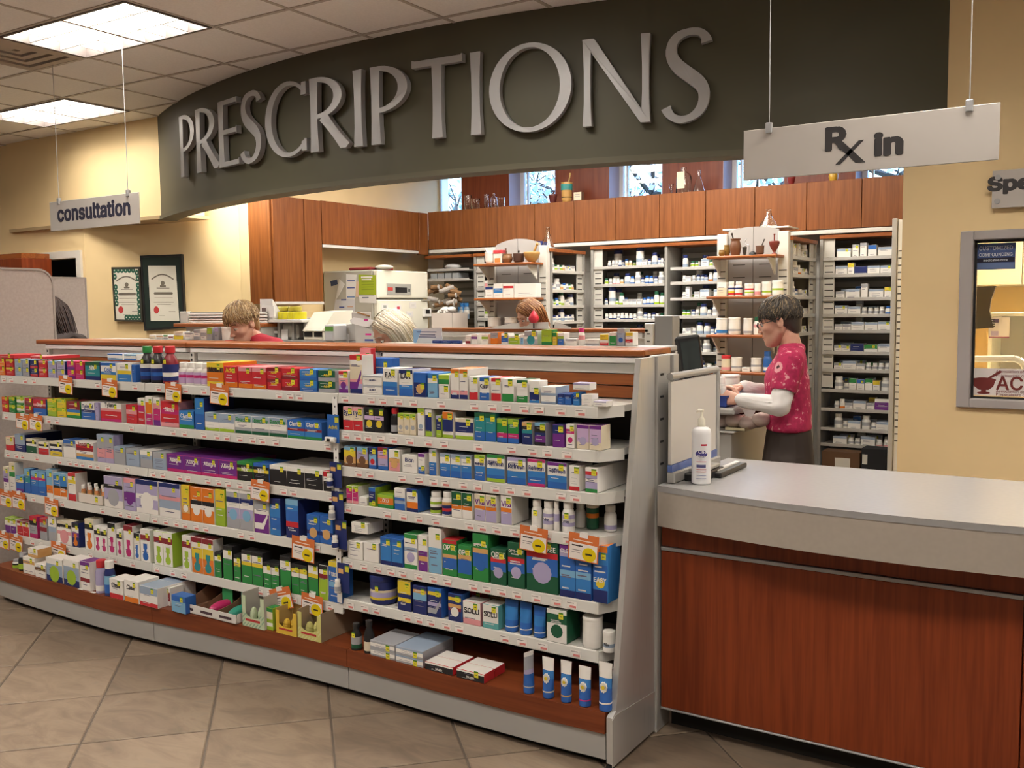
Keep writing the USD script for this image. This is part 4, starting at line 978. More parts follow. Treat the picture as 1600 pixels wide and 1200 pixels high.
LET = [('P', -2.402, -2.087), ('R', -2.057, -1.661), ('E', -1.666, -1.378), ('S', -1.36, -1.077), ('C', -1.037, -.592), ('R', -.559, -.202), ('I', -.163, -.088), ('P', -.019, .269), ('T', .303, .659), ('I', .710, .779), ('O', .833, 1.336), ('N', 1.399, 1.776), ('S', 1.835, 2.104)]
wds = ['first letter, a narrow', 'second letter, an', 'third letter, an', 'fourth letter, an', 'fifth letter, a round', 'sixth letter, a second', 'seventh letter, an upright', 'eighth letter, a wide', 'ninth letter, a', 'tenth letter, an upright', 'eleventh letter, a big round', 'twelfth letter, an', 'last letter, an']
for k, (ch, s0, s1) in enumerate(LET):
    g = glyph(ch); bx = g.bounds; s0 *= 6.8 / 6.852; s1 *= 6.8 / 6.852
    zb, hh = 2.612 - .0145 * s0, .468
    ov = .012 if ch in 'OCS' else 0
    g = affinity.affine_transform(g, [(s1 - s0) / (bx[2] - bx[0]), 0, 0, (hh + 2 * ov) / (bx[3] - bx[1]), s0 - bx[0] * (s1 - s0) / (bx[2] - bx[0]), zb - ov - bx[1] * (hh + 2 * ov) / (bx[3] - bx[1])]).simplify(.0008)
    parts = []
    for gg in getattr(g, 'geoms', [g]):
        inn = gg.buffer(-.005, join_style=2)
        parts.append(trimesh.creation.extrude_polygon(gg, .040))
    m = trimesh.util.concatenate(parts); v = np.array(m.vertices)
    w = np.array([[*on_fascia(s, .012 + d), zz] for s, zz, d in v])
    t = thing('sign_letter', '%s %s of the silver raised lettering on the green fascia' % (wds[k], ch), 'letter', (0, 0, 0), 0)
    obj('letter_body', trimesh.Trimesh(w, m.faces, process=False), SILVER, t)
    pins = B(); c = g.representative_point()
    p0 = on_fascia(c.x, 0); p1 = on_fascia(c.x, .014); pins.cyl((*p0, c.y), (*p1, c.y), .006)
    obj('stand_off', pins, SILVER, t)

def hang_sign(name, label, Y, TL, TR, BL, BR, clips, words):
    P = [aty(*q, Y) for q in (TL, TR, BR, BL)]
    x0, x1 = (P[0][0] + P[3][0]) / 2, (P[1][0] + P[2][0]) / 2; z1, z0 = (P[0][2] + P[1][2]) / 2, (P[2][2] + P[3][2]) / 2
    t = thing(name, label, 'sign', (0, 0, 0))
    obj('panel', B().cbox(x0, x1, Y - .004, Y + .004, z0, z1, .002), FROST, t)
    for q in clips:
        c = aty(*q, Y)
        obj('clip', B().cbox(c[0] - .013, c[0] + .013, Y - .011, Y + .011, z1 - .022, z1 + .022, .003), SILVER, t)
        obj('cord', B().cyl((c[0], Y, z1 + .02), (c[0], Y, CEIL), .0022, 6), SILVER, t)
    return t, x0, x1, z0, z1
t, x0, x1, z0, z1 = hang_sign('consultation_sign', 'small frosted hanging sign reading consultation', 3.88, (78, 317), (217, 299), (80, 361), (219, 350), [(92, 310), (200, 299)], 0)
v, f = heavy_front('consultation', (x0 + x1) / 2, 3.876, z0 + (z1 - z0) * .33, (z1 - z0) * .47, .03, (x1 - x0) * .82)
obj('lettering', B().add(v, f), plain('sign_ink_blue', (.022, .022, .05), .5), t)
t, x0, x1, z0, z1 = hang_sign('drop_off_sign', 'large frosted hanging sign with a prescription symbol and the word in', 3.93, (1162, 203), (1562, 162), (1162, 282), (1562, 250), [(1202, 195), (1515, 164)], 0)
c = aty(1303, 245, 3.926); h = z1 - z0
b = B()
v, f = heavy_front('R', aty(1306, 225, 3.926)[0], 3.9258, aty(1306, 233, 3.926)[2], h * .40, .05, .085); b.add(v, f)
for (xa, za), (xb, zb), w in (((.0, 1), (1, 0), .30), ((1.02, 1), (-.02, 0), .17)):
    X0, Z0, SW, SH = aty(1310, 240, 3.926)[0], aty(1310, 257, 3.926)[2], .085, h * .42
    pl = Polygon([(X0 + SW * xa - w * .06, Z0 + SH * za), (X0 + SW * xa + w * .06, Z0 + SH * za), (X0 + SW * xb + w * .06, Z0 + SH * zb), (X0 + SW * xb - w * .06, Z0 + SH * zb)]); b.prism(pl, 'y', 3.9252, 3.926)
v, f = heavy_front('in', aty(1388.5, 225, 3.926)[0], 3.9258, aty(1389, 240, 3.926)[2], h * .37, .06, .108); b.add(v, f)
obj('lettering', b, INK, t)
t = thing('wall_plaque', 'frosted wall plaque with silver stand-offs above the right-hand window', 'sign', (0, 0, 0))
a, bq = aty(1551, 267, WY - .03), aty(1549, 326, WY - .03)
obj('panel', B().cbox(a[0], a[0] + .95, WY - .034, WY - .026, bq[2], a[2], .002), FROST, t)
for z in (a[2] - .035, bq[2] + .035):
    for x in (a[0] + .025, a[0] + .925): obj('stand_off', B().cyl((x, WY - .04, z), (x, WY, z), .014, 12), SILVER, t)
v, f = heavy_front('Spe', aty(1578.5, 292, WY)[0], WY - .0345, aty(1560, 298, WY)[2], .062, .06, .20)
obj('lettering', B().add(v, f), INK, t)

# ================================================================== LEFT WALL AND CONSULTATION BOOTH
WP0 = np.array([-8.29, 5.452, 0]); WD = np.array([1.508, .5395, 0]); WD /= np.linalg.norm(WD); WN = np.array([WD[1], -WD[0], 0])
def wall_uv(px, py, off=.0):
    d = ray(px, py); P = EYE + d * (((WP0 + WN * off) - EYE) @ WN / (d @ WN)); return ((P - WP0) @ WD, P[2])
def on_wall(b, off):
    """A mesh drawn as (u, depth towards the room as -y, z) set against the angled diploma wall."""
    M = np.eye(4); M[:3, 0] = WD; M[:3, 1] = -WN; M[:3, 3] = WP0 + WN * off; return b.move(M)
def framed(name, label, outer, doc, framec, matc, border):
    t = thing(name, label, 'framed certificate', (0, 0, 0))
    O = [wall_uv(*q, .03) for q in outer]; D = [wall_uv(*q, .03) for q in doc]
    obj('frame', on_wall(B().prism(Polygon(O), 'y', -.028, -.001).prism(Polygon(O).difference(Polygon(O).buffer(-.018)), 'y', -.036, -.028), 0), framec, t)
    obj('mount', on_wall(B().prism(Polygon(O).buffer(-.018), 'y', -.031, -.0285), 0), matc, t)
    obj('document', on_wall(B().prism(Polygon(D), 'y', -.0335, -.0312), 0), plain('certificate_paper', (.66, .64, .55), .7) if border else '/World/Looks/certificate_paper', t)
    D = np.array(D); u = lambda a, c: tuple((D[0] * (1 - a) + D[1] * a) * (1 - c) + (D[3] * (1 - a) + D[2] * a) * c)
    ink = B(); Z = (-.0342, -.0334)
    arc = LineString([u(a, .25 - .09 * math.sin(math.pi * (a - .1) / .8) ** 1.0) for a in np.linspace(.12, .88, 16)]).buffer(.006); ink.prism(arc, 'y', *Z)
    ink.prism(Point(u(.5, .315)).buffer(.020).union(LineString([u(.42, .37), u(.58, .37)]).buffer(.008)), 'y', *Z)
    for c, a0, a1, w in ((.405, .28, .72, .003), (.50, .2, .8, .011), (.58, .18, .82, .0018), (.66, .15, .85, .0018), (.70, .25, .75, .0018), (.83, .66, .88, .002), (.90, .30, .5, .002)): ink.prism(LineString([u(a0, c), u(a1, c)]).buffer(w), 'y', *Z)
    obj('print', on_wall(ink, 0), plain('certificate_ink', (.16, .14, .11), .6) if border else '/World/Looks/certificate_ink', t)
    obj('seal', on_wall(B().prism(affinity.scale(Point(u(.22, .80)).buffer(.026), 1, 1.25), 'y', -.0346, -.0335), 0), plain('red_seal', (.5, .05, .05), .5) if border else '/World/Looks/red_seal', t)
    if border:
        GI = plain('certificate_green', (.02, .11, .07), .5)
        for a, c in [(x, .035) for x in np.linspace(.06, .78, 6)] + [(.92, .09), (.94, .2), (.06, .16)] + [(.07, y) for y in (.36, .46, .57, .68)] + [(.94, y) for y in np.linspace(.33, .88, 7)] + [(x, .95) for x in np.linspace(.42, .92, 5)]:
            obj('border_oval', on_wall(B().prism(affinity.scale(Point(u(a, c)).buffer(.021, 6), 1, 1.25).difference(Point(u(a, c)).buffer(.007, 4)), 'y', *Z), 0), GI, t)
framed('certificate', 'smaller framed certificate edged with green ovals, on the yellow wall', [(174.5, 417.5), (219, 417), (223.5, 503), (179.5, 502)], [(176.5, 419.5), (217, 419), (221.5, 500), (181.5, 500)], plain('dark_frame', (.05, .045, .035), .4), plain('mount_paper', (.6, .58, .5), .7), True)
framed('certificate', 'taller certificate in a wide dark green mount, right of the smaller one', [(219.2, 399.5), (284, 397), (289.5, 512), (226, 517)], [(231.5, 415), (274.5, 415), (280.5, 501.5), (236, 501.5)], BLACK, plain('green_mount', (.022, .035, .03), .3), False)

def panel_y(X, y0, y1, z1, r, label, hidden=0):
    """A fabric partition standing parallel to the y axis with one rounded top corner."""
    t = thing('partition', label, 'partition', (0, 0, 0))
    pl = Polygon([(y0, .02), (y1, .02), (y1, z1 - r)] + [(y1 - r + r * math.cos(a), z1 - r + r * math.sin(a)) for a in np.linspace(0, math.pi / 2, 8)] + [(y0, z1)])
    obj('panel', B().prism(pl, 'x', X - .018, X + .018), FABRIC, t)
    obj('edging', B().prism(pl.difference(pl.buffer(-.012)), 'x', X - .021, X + .021), plain('partition_edging_%d' % hidden, (.33, .29, .265), .5), t)
    for y in (y0 + .1, y1 - .1): obj('foot', B().cbox(X - .15, X + .15, y - .02, y + .02, 0, .019, .004), BLACK, t)
ya = atx(83, 470, -5.62)[1]
panel_y(-5.62, 2.3, ya, atx(40, 419, -5.62)[2], .10, 'grey fabric partition with a rounded corner at the far left', 0)
yb = atx(134, 470, -6.65)[1]
panel_y(-6.65, yb - 1.1, yb, atx(110, 433, -6.65)[2], .01, 'square-cornered grey partition behind the rounded one', 1)
t = thing('wooden_hutch', 'cherry cabinet top showing above the grey partition at the far left', 'cabinet', (0, 0, 0))
c0, c1 = aty(-40, 420, 5.1), aty(33, 398, 5.1)
obj('body', B().cbox(c0[0] - .3, c1[0], 5.1, 5.40, 0, c1[2] - .03, .004), WOOD, t); obj('top', B().cbox(c0[0] - .3, c1[0] - .03, 5.12, 5.40, c1[2] - .029, c1[2] + .02, .004), WOOD_H, t)

# ================================================================== COMPOUNDING-ROOM WINDOW AND WHAT STANDS BEHIND IT
w = thing('window_6', kind='structure'); ALU = plain('window_aluminium', (.40, .375, .37), .4)
fo = aty(1500.6, 361.6, WY - .02), aty(1493.8, 636, WY - .02)
X0, Z1, Z0, FW = (fo[0][0] + fo[1][0]) / 2, fo[0][2], fo[1][2], .062
for b in ((X0, X0 + FW, Z0, Z1), (X0 + 1.5, X0 + 1.5 + FW, Z0, Z1), (X0 + FW, X0 + 1.5, Z1 - FW * .75, Z1), (X0 + FW, X0 + 1.5, Z0, Z0 + FW * .75)): obj('frame_member', B().cbox(b[0], b[1], WY - .022, WY + .15, b[2], b[3], .004), ALU, w)
gk = B()
for b in ((X0 + FW, X0 + FW + .012, Z0 + .045, Z1 - .045), (X0 + FW + .012, X0 + 1.488, Z1 - .06, Z1 - .046), (X0 + FW + .012, X0 + 1.488, Z0 + .046, Z0 + .056)): gk.box(b[0], b[1], WY + .03, WY + .05, b[2], b[3])
obj('gasket', gk, BLACK, w)
obj('pane', B().box(X0 + FW, X0 + 1.5, WY + .04, WY + .046, Z0 + .046, Z1 - .046), GLASS, w)
GY_ = WY + .0385
t = thing('window_sign', 'blue notice advertising customized compounding, stuck inside the upper window corner', 'notice', (0, 0, 0))
a, b_ = aty(1526, 381, GY_), aty(1586, 420, GY_); W_, H_ = b_[0] - a[0], a[2] - b_[2]
obj('notice', B().box(a[0], b_[0], GY_, GY_ + .001, b_[2], a[2], (.06, .10, .25)).box(a[0] + .005, b_[0] - .003, GY_ - .0004, GY_, b_[2] + H_ * .27, b_[2] + H_ * .44, (.02, .02, .04)).box(a[0] + .004, b_[0] - .003, GY_ - .0004, GY_, b_[2] + .004, b_[2] + H_ * .25, (.13, .19, .36)), PRINT, t)
tx = B()
for s_, f_, h_ in (('CUSTOMIZED', .74, .15), ('COMPOUNDING', .50, .15), ('medication done', .31, .09)):
    v, f = text_front(s_, (a[0] + b_[0]) / 2, GY_ - .0006, b_[2] + H_ * f_, H_ * h_, W_ * (.86 if s_[0] == 'C' else .62)); tx.add(v, f, (.55, .60, .66))
obj('lettering', tx, PRINT, t)
t = thing('window_sticker', 'white association sticker with dark red mortar and pestle, along the window bottom', 'sticker', (0, 0, 0))
a, b_ = aty(1516, 575, GY_), aty(1515, 617, GY_); zt, zb_ = a[2], b_[2]; H_ = zt - zb_; xl = a[0]
obj('sticker', B().box(xl, xl + .66, GY_, GY_ + .001, zb_, zt), plain('sticker_white', (.74, .70, .68), .5), t)
MAR = plain('maroon_ink', (.17, .025, .022), .5)
cm = aty(1537, 600, GY_)
mo = unary_union([Polygon([(-.055, .022), (.055, .022), (.045, -.012), (.022, -.03), (-.022, -.03), (-.045, -.012)]), sbox(-.012, -.045, .012, -.025), affinity.scale(Point(0, -.045).buffer(.03), 1, .25), affinity.scale(Point(0, .022).buffer(.057), 1, .2), Polygon([(.0, .02), (.018, .02), (.082, .062), (.075, .074)])])
obj('mortar_mark', B().prism(affinity.translate(mo, cm[0], cm[2]), 'y', GY_ - .0008, GY_), MAR, t)
tx = B(); v, f = text_front('ACP', aty(1556, 607, GY_)[0], GY_ - .0008, aty(1556, 608, GY_)[2], H_ * .46, None, True, .0006, False); tx.add(v, f)
for s_, py in (('Association of Compounding', 582), ('Pharmacists of Canada', 588.5), ('Association des Pharmaciens', 613), ('Preparateurs du Canada', 618)):
    p = aty(1556, py, GY_); v, f = text_front(s_, p[0], GY_ - .0008, p[2], .014, None, False, .0006, False); tx.add(v, f)
obj('lettering', tx, MAR, t)
cr = thing('wall_compounding_room', kind='structure')
obj('back', B().box(JX + .05, 3, 7.6, 7.7, 0, CEIL), YELLOW, cr); obj('side', B().box(JX + .0, JX + .05, WY + .14, 7.7, 0, CEIL), YELLOW, cr); obj('other_side', B().box(3, 3.1, WY + .14, 7.7, 0, CEIL), YELLOW, cr); obj('lid', B().box(JX, 3.1, WY + .14, 7.7, CEIL - .1, CEIL - .05), WHITEWALL, cr)
t = thing('dispensary_light', 'ceiling light inside the compounding room behind the right-hand window', 'ceiling light', (0, 0, 0)); obj('rim', B().box(.47, 1.73, 6.17, 6.83, CEIL - .125, CEIL - .1), WHITEP, t); obj('lens', B().box(.5, 1.7, 6.2, 6.8, CEIL - .14, CEIL - .126), emit('lamp_glow_room', (1, .93, .8), 75.0), t)
t = thing('white_cabinet', 'cream wall cabinet behind the right-hand window, under the blue notice', 'cabinet', (0, 0, 0))
Yc = 6.9; a, b_ = aty(1500, 388, Yc), aty(1596, 445, Yc)
obj('body', B().box(JX + .06, b_[0] + .4, Yc + .02, 7.55, b_[2], b_[2] + .75), CREAMP, t)
for q in (0, 1): obj('door', B().cbox(b_[0] - .42 + q * .425, b_[0] + q * .425, Yc, Yc + .019, b_[2] + .003, b_[2] + .74, .003), CREAMP, t)
t = thing('window_divider', 'dark curved shape of a monitor back, seen through the right-hand window', 'monitor', (0, 0, 0))
Yc = 6.2; q = [aty(*p, Yc) for p in ((1521, 448), (1556, 447), (1548, 470), (1546, 486), (1552, 512), (1523, 514), (1520, 490), (1519, 468))]
obj('shell', B().prism([(p[0], p[2]) for p in q], 'y', Yc, Yc + .04), plain('smoked_plastic', (.014, .011, .009), .35), t)
sl = B()
for k in range(4): p = aty(1522, 500 + 3.5 * k, Yc - .002); sl.box(p[0], p[0] + .11, Yc - .002, Yc, p[2], p[2] + .006)
obj('vents', sl, BLACK, t)
t = thing('hood_cabinet', 'clear sided hood with a purple label, behind the right-hand window', 'fume hood', (0, 0, 0))
Yc = 6.3; a, b_ = aty(1545, 494, Yc), aty(1545, 575, Yc)
for x in (a[0], a[0] + .9): obj('side', B().box(x, x + .02, Yc, Yc + .5, b_[2] - .1, a[2]), CREAMP, t)
obj('top', B().cbox(a[0], a[0] + .92, Yc, Yc + .5, a[2], a[2] + .02, .004), CREAMP, t); obj('back', B().box(a[0] + .02, a[0] + .9, Yc + .48, Yc + .5, b_[2] - .1, a[2]), plain('hood_grey', (.5, .46, .40), .5), t)
p0, p1 = aty(1546, 496, Yc - .004), aty(1577, 528, Yc - .004)
obj('label', B().box(p0[0], p1[0], Yc - .004, Yc - .001, p1[2], p0[2], (.62, .58, .60)).box(p0[0], p1[0], Yc - .005, Yc - .004, p1[2], p1[2] + .006, (.25, .04, .12)).box(p0[0] + .02, p0[0] + .05, Yc - .005, Yc - .004, p0[2] - .03, p0[2] - .008, (.1, .07, .15)).box(p0[0] + .01, p0[0] + .05, Yc - .005, Yc - .004, p1[2] + .012, p1[2] + .04, (.38, .32, .52)), PRINT, t)
t = thing('grab_bar', 'white bent rail across the lower part of the right-hand window', 'rail', (0, 0, 0))
Yc = 5.75; P = [aty(*p, Yc) for p in ((1508, 561), (1585, 560.5), (1592, 562.5), (1598, 567), (1602, 574), (1604, 600))]
obj('rail', B().tube(P, .019, 10), WHITEP, t)
obj('bench', B().cbox(JX + .06, 2.9, 5.7, 6.9, .88, .92, .005), CREAMP, thing('bench', 'bench top inside the compounding room below the window', 'bench', (0, 0, 0)))

# ================================================================== DISPENSARY SHELVING AND STOCK
SLOT = plain('slot_dark', (.06, .055, .05), .7); BAYGREY = plain('bay_grey', (.30, .29, .27), .45); BAYWHITE = plain('bay_upright_white', (.60, .585, .54), .4); LIPG = plain('shelf_lip_grey', (.46, .445, .42), .4); SLAT = plain('slat_grey', (.17, .165, .155), .6)
def slotted(par, x0, x1, y, z0, z1, step=.0508, axis='y'):
    b = B()
    for z in np.arange(z0, z1, step):
        if axis == 'y': b.box(x0, x1, y - .001, y + .0005, z, z + .009)
        else: b.box(y - .0005, y + .001, x0, x1, z, z + .009)
    return obj('slots', b, SLOT, par, kind='stuff')
def bay(label, x0, x1, yf, zs, ztop, ups=(1, 1), depth=.32, name='shelf_bay'):
    t = thing(name, label, 'shelving', (0, 0, 0))
    if ups[0]: p = obj('upright', B().cbox(x0 - .03, x0 + .0, yf, yf + depth, 0, ztop, .004), BAYGREY, t); slotted(obj('slotted_face', B().box(x0, x0 + .09, yf + .02, yf + .03, .9, ztop), BAYWHITE, t), x0 + .01, x0 + .08, yf + .0205, 1.0, ztop - .15)
    if ups[1]: obj('upright', B().cbox(x1, x1 + .03, yf, yf + depth, 0, ztop, .004), BAYGREY, t)
    obj('back', B().box(x0, x1, yf + depth - .02, yf + depth, .1, ztop), SLAT, t)
    for k in range(int((ztop - .9) / .075)): obj('back_slat', B().box(x0, x1, yf + depth - .03, yf + depth - .021, .92 + k * .075, .965 + k * .075), BAYGREY, t)
    obj('top', B().cbox(x0 - .03, x1 + .03, yf - .01, yf + depth, ztop, ztop + .03, .003), WOOD_H, t, label='cherry top board')
    for z in zs:
        s = obj('shelf', B().box(x0 + .002, x1 - .002, yf + .012, yf + depth - .035, z - .012, z - .001), BAYWHITE, t); obj('lip', B().cbox(x0 + .002, x1 - .002, yf, yf + .011, z - .014, z + .014, .002), LIPG, s)
    return t
KIND = {  # letter: (name, wording, radius, height, body, cap, label bands)
    'w': ('pill_bottle', 'white pill bottle with white cap', .021, .055, 'w', 'w', 'w1e1'), 'b': ('pill_bottle', 'white pill bottle with blue cap', .022, .058, 'w', 'n', 'w1i1'), 'g': ('pill_bottle', 'white pill bottle with green cap', .021, .055, 'w', 'f', 'w1a1'),
    'n': ('pill_bottle', 'white pill bottle with dark blue tag', .022, .058, 'w', 'w', 'n1w1'), 'p': ('pill_bottle', 'white pill bottle with pink label', .022, .055, 'w', 'w', 'p1w1'), 'c': ('pill_bottle', 'small cream pill bottle', .021, .052, 'c', 'w', 'c1x1'),
    'u': ('pill_bottle', 'white pill bottle, bright blue cap and label', .024, .066, 'w', 'b', 'b1w1'), 'o': ('pill_bottle', 'white and orange pill bottle', .022, .075, 'w', 'w', 'o1w1'),
    'B': ('stock_bottle', 'large stock bottle with blue cap', .036, .10, 'w', 'n', 'i1w1'), 'W': ('stock_bottle', 'large stock bottle with white cap', .034, .10, 'w', 'w', 'w1e1'), 'G': ('stock_bottle', 'large stock bottle with green cap', .034, .105, 'w', 'f', 'a1w2'), 'J': ('stock_jar', 'very large stock jar with dark lid', .048, .145, 'w', 'n', 'w1i1w1'),
    'x': ('carton', 'small white medicine carton', .030, .050, 'w2e1', 0, 0), 'X': ('carton', 'broad white medicine carton', .048, .065, 'w3i1', 0, 0), 'I': ('carton', 'tall narrow white medicine carton', .022, .095, 'w4e1', 0, 0), 'V': ('carton', 'violet medicine carton', .055, .085, 'v3w1', 0, 0), 'N': ('carton', 'navy medicine carton', .05, .06, 'e1n3', 0, 0), 'E': ('carton', 'white and green medicine carton', .05, .055, 'w2g2', 0, 0), 'Y': ('carton', 'white and yellow medicine carton', .025, .08, 'w2y1', 0, 0), 'L': ('carton', 'white and blue medicine carton', .028, .085, 'w2b1', 0, 0), 'Q': ('carton', 'white and bright green medicine carton', .028, .085, 'w2g1', 0, 0)}
NTH = ['leftmost', 'second-from-left', 'third-from-left', 'fourth-from-left', 'fifth-from-left', 'sixth-from-left', 'seventh-from-left', 'eighth-from-left']
def stock(pattern, x0, x1, yf, z, where, side=None, back=0.0):
    """A row of stock on one shelf; side: the x of a shelf that runs back along y and is seen from +x."""
    wid = [2.4 * KIND[c][2] if c != '.' else .05 for c in pattern]; gap = (x1 - x0 - sum(wid)) / (len(wid) + 1)
    sc = min(1.0, (x1 - x0) / (sum(wid) + .004 * len(wid))); gap = max(gap, .002); u = x0 + gap
    r = random.Random(int(z * 1000) + len(pattern) * 7 + ord(pattern[0]))
    cnt = Counter(pattern); seen = Counter()
    for c, w in zip(pattern, wid):
        if c != '.':
            nm, wd, rad, h, body, cap, lab = KIND[c]; rad *= sc * 1.17; h *= 1.22; h *= r.uniform(.93, 1.06); seen[c] += 1; w_ = where.replace(' of the ', ', ').replace(' shelf, right back bay', ' shelf, right back bay'); lb = '%s on %s' % (wd, w_); g = lb if cnt[c] > 1 else None; lb = (NTH[seen[c] - 1] + ' ' if cnt[c] > 1 else '') + lb; cu = u + w * sc / 2; dy = r.uniform(.0, .02)
            if nm == 'carton':
                t = carton(lb, 'box', cu - rad, cu + rad, yf + .02 + back, z, z + h, .06, body, {'s': '1' if r.random() < .3 else '0', 'name': 'medicine_carton'}, g)
            else:
                t = lathed(lb, 'bottle', cu, yf + .018 + dy + back, z, rad, h, body, cap, {'k': 'jar' if nm == 'stock_jar' else 'bottle', 'L': lab, 'name': nm}, g, 10)
            if side is not None:
                x = UsdGeom.Xform(t); d = yf + .018 + (0 if nm == 'carton' else rad)
                x.GetOrderedXformOps()[0].Set(Gf.Vec3d(side - .022 - (0 if nm == 'carton' else rad), cu, z))
                if nm == 'carton': x.AddRotateZOp().Set(90.0)
        u += w * sc + gap
def X_(px, Y, py=450): return aty(px, py, Y)[0]
def Zs(px, Y, lst): return [aty(px, p, Y)[2] for p in lst]
BY = 8.2
bz = Zs(985, BY, [417, 445.5, 478, 500.7, 527]); x0, x1 = X_(927, BY), X_(1038, BY)
bay('wide open shelf bay of stock bottles at the middle of the back wall', x0, x1, BY, bz, 2.145)
for p, z, n in zip(('.nwwn.cc.JxbBbw', 'gwppcBuWbuubW', 'bJgGxxxxuuuGG', 'wnnwnnnwWbwbwg', 'pxxpx.wgw'), bz, ('top shelf', 'second shelf', 'third shelf', 'fourth shelf', 'fifth shelf')): stock(p, x0 + .10, x1 - .01, BY, z, n + ' of the middle back bay'); stock({'t': 'Jbu.gWwb.Bcb', 's': 'Bb.wuGbbWwb', 'f': 'gwb.wBub.wg'}.get(n[0], 'bBwwubWbbw'), x0 + .13, x1 - .03, BY, z, 'back of ' + n + ' of the middle back bay', None, .11)
bz = Zs(1085, BY, [419, 442, 467, 495.5, 524, 552, 580]); x0, x1 = X_(1047, BY), X_(1150, BY)
bay('narrower shelf bay of stock bottles left of the right arched display', x0, x1, BY, bz, 2.145, (0, 1))
for p, z, n in zip(('B.gg.Xg.X', 'wxwbbboBb', 'wI.xX.X', 'ggbwBwWb', 'wxwBBbub', 'w.bbW.W', 'b..bw.b'), bz, ('top shelf', 'second shelf', 'third shelf', 'fourth shelf', 'fifth shelf', 'sixth shelf', 'lowest shelf')): stock(p, x0 + .10, x1 - .12, BY, z, n + ' of the narrower back bay'); stock({'t': 'gwBwcb', 's': 'bWuwbB', 'f': 'wGbuwb'}.get(n[0], 'bBwgub'), x0 + .13, x1 - .14, BY, z, 'back of ' + n + ' of the narrower back bay', None, .11)
bz = Zs(1345, BY, [403, 430, 467, 493, 518, 552, 580, 612, 642, 673, 698]); x0, x1 = X_(1284, BY, 540), X_(1394, BY, 540)
bay('tall shelf bay of boxed medicines at the right of the opening', x0, x1, BY, bz, 2.145, (1, 0))
wds_r = ['top', 'second', 'third', 'fourth', 'fifth', 'sixth', 'seventh', 'eighth', 'ninth', 'tenth', 'lowest']
for p, z, n in zip(('XIILX', 'XYNXX', 'xXIXY', 'XXwwwwu', 'xxXXX', 'xxNEX', 'xXxwwww', 'WwQLQYW', 'woxXxV', 'WwXWwX', 'XwwXpp'), bz, wds_r): stock(p, x0 + .095, x1 - .005, BY, z, n + ' shelf of the right back bay'); stock({'t': 'XLXX', 's': 'XXEX', 'f': 'XIXX', 'e': 'LXQX', 'n': 'XXYX', 'l': 'XWXw'}[n[0]], x0 + .11, x1 - .02, BY, z, 'back of ' + n + ' shelf of the right back bay', None, .12)
# corner bay behind the fridge, with bags and bottles
bz = Zs(700, BY, [421.5, 437, 486]); x0, x1 = X_(668, BY), X_(733, BY)
bay('dim corner shelf bay of bags and plastic bins behind the refrigerator', x0, x1, BY, bz, 2.13, (0, 0))
for k in range(4):
    a = x0 + .03 + k * .095
    t = thing('clear_bin', 'clear plastic bin on the second shelf of the corner bay, %s of four' % ['first', 'second', 'third', 'last'][k], 'bin', (0, 0, 0)); box_tray(t, a, a + .088, BY + .02, BY + .2, bz[1], .07, plain('clear_bin_plastic_%d' % k, (.34, .36, .38), .25)); obj('contents', B().cbox(a + .006, a + .082, BY + .03, BY + .19, bz[1] + .004, bz[1] + .055, .01, (.42, .42, .44)), MATTE, t)
obj('white_bag', B().mesh(ball(1, x0 + .27, BY + .1, bz[0] + .035, .10, .06, .034)), plain('white_film', (.55, .55, .55), .4), None, True, label='crumpled white bag on the top shelf of the corner bay', cat='bag')
narrow = Zs(755, BY, [424, 451.5, 476, 499]); xa, xb = X_(744, BY), X_(768, BY)
t = bay('very narrow shelf bay between the corner bay and left arched display', xa, xb, BY, narrow, 2.13, (1, 1), name='shelf_bay')
for z, c, n in zip(narrow, ('c1y1l1', 'p2w1', 'p1w2', 'w2a1'), ('top', 'second', 'third', 'lowest')): carton('pale multicoloured carton on the %s shelf of the very narrow bay' % n, 'box', xa + .092, xb - .004, BY + .02, z, z + .085, .1, c, {'s': '0'})

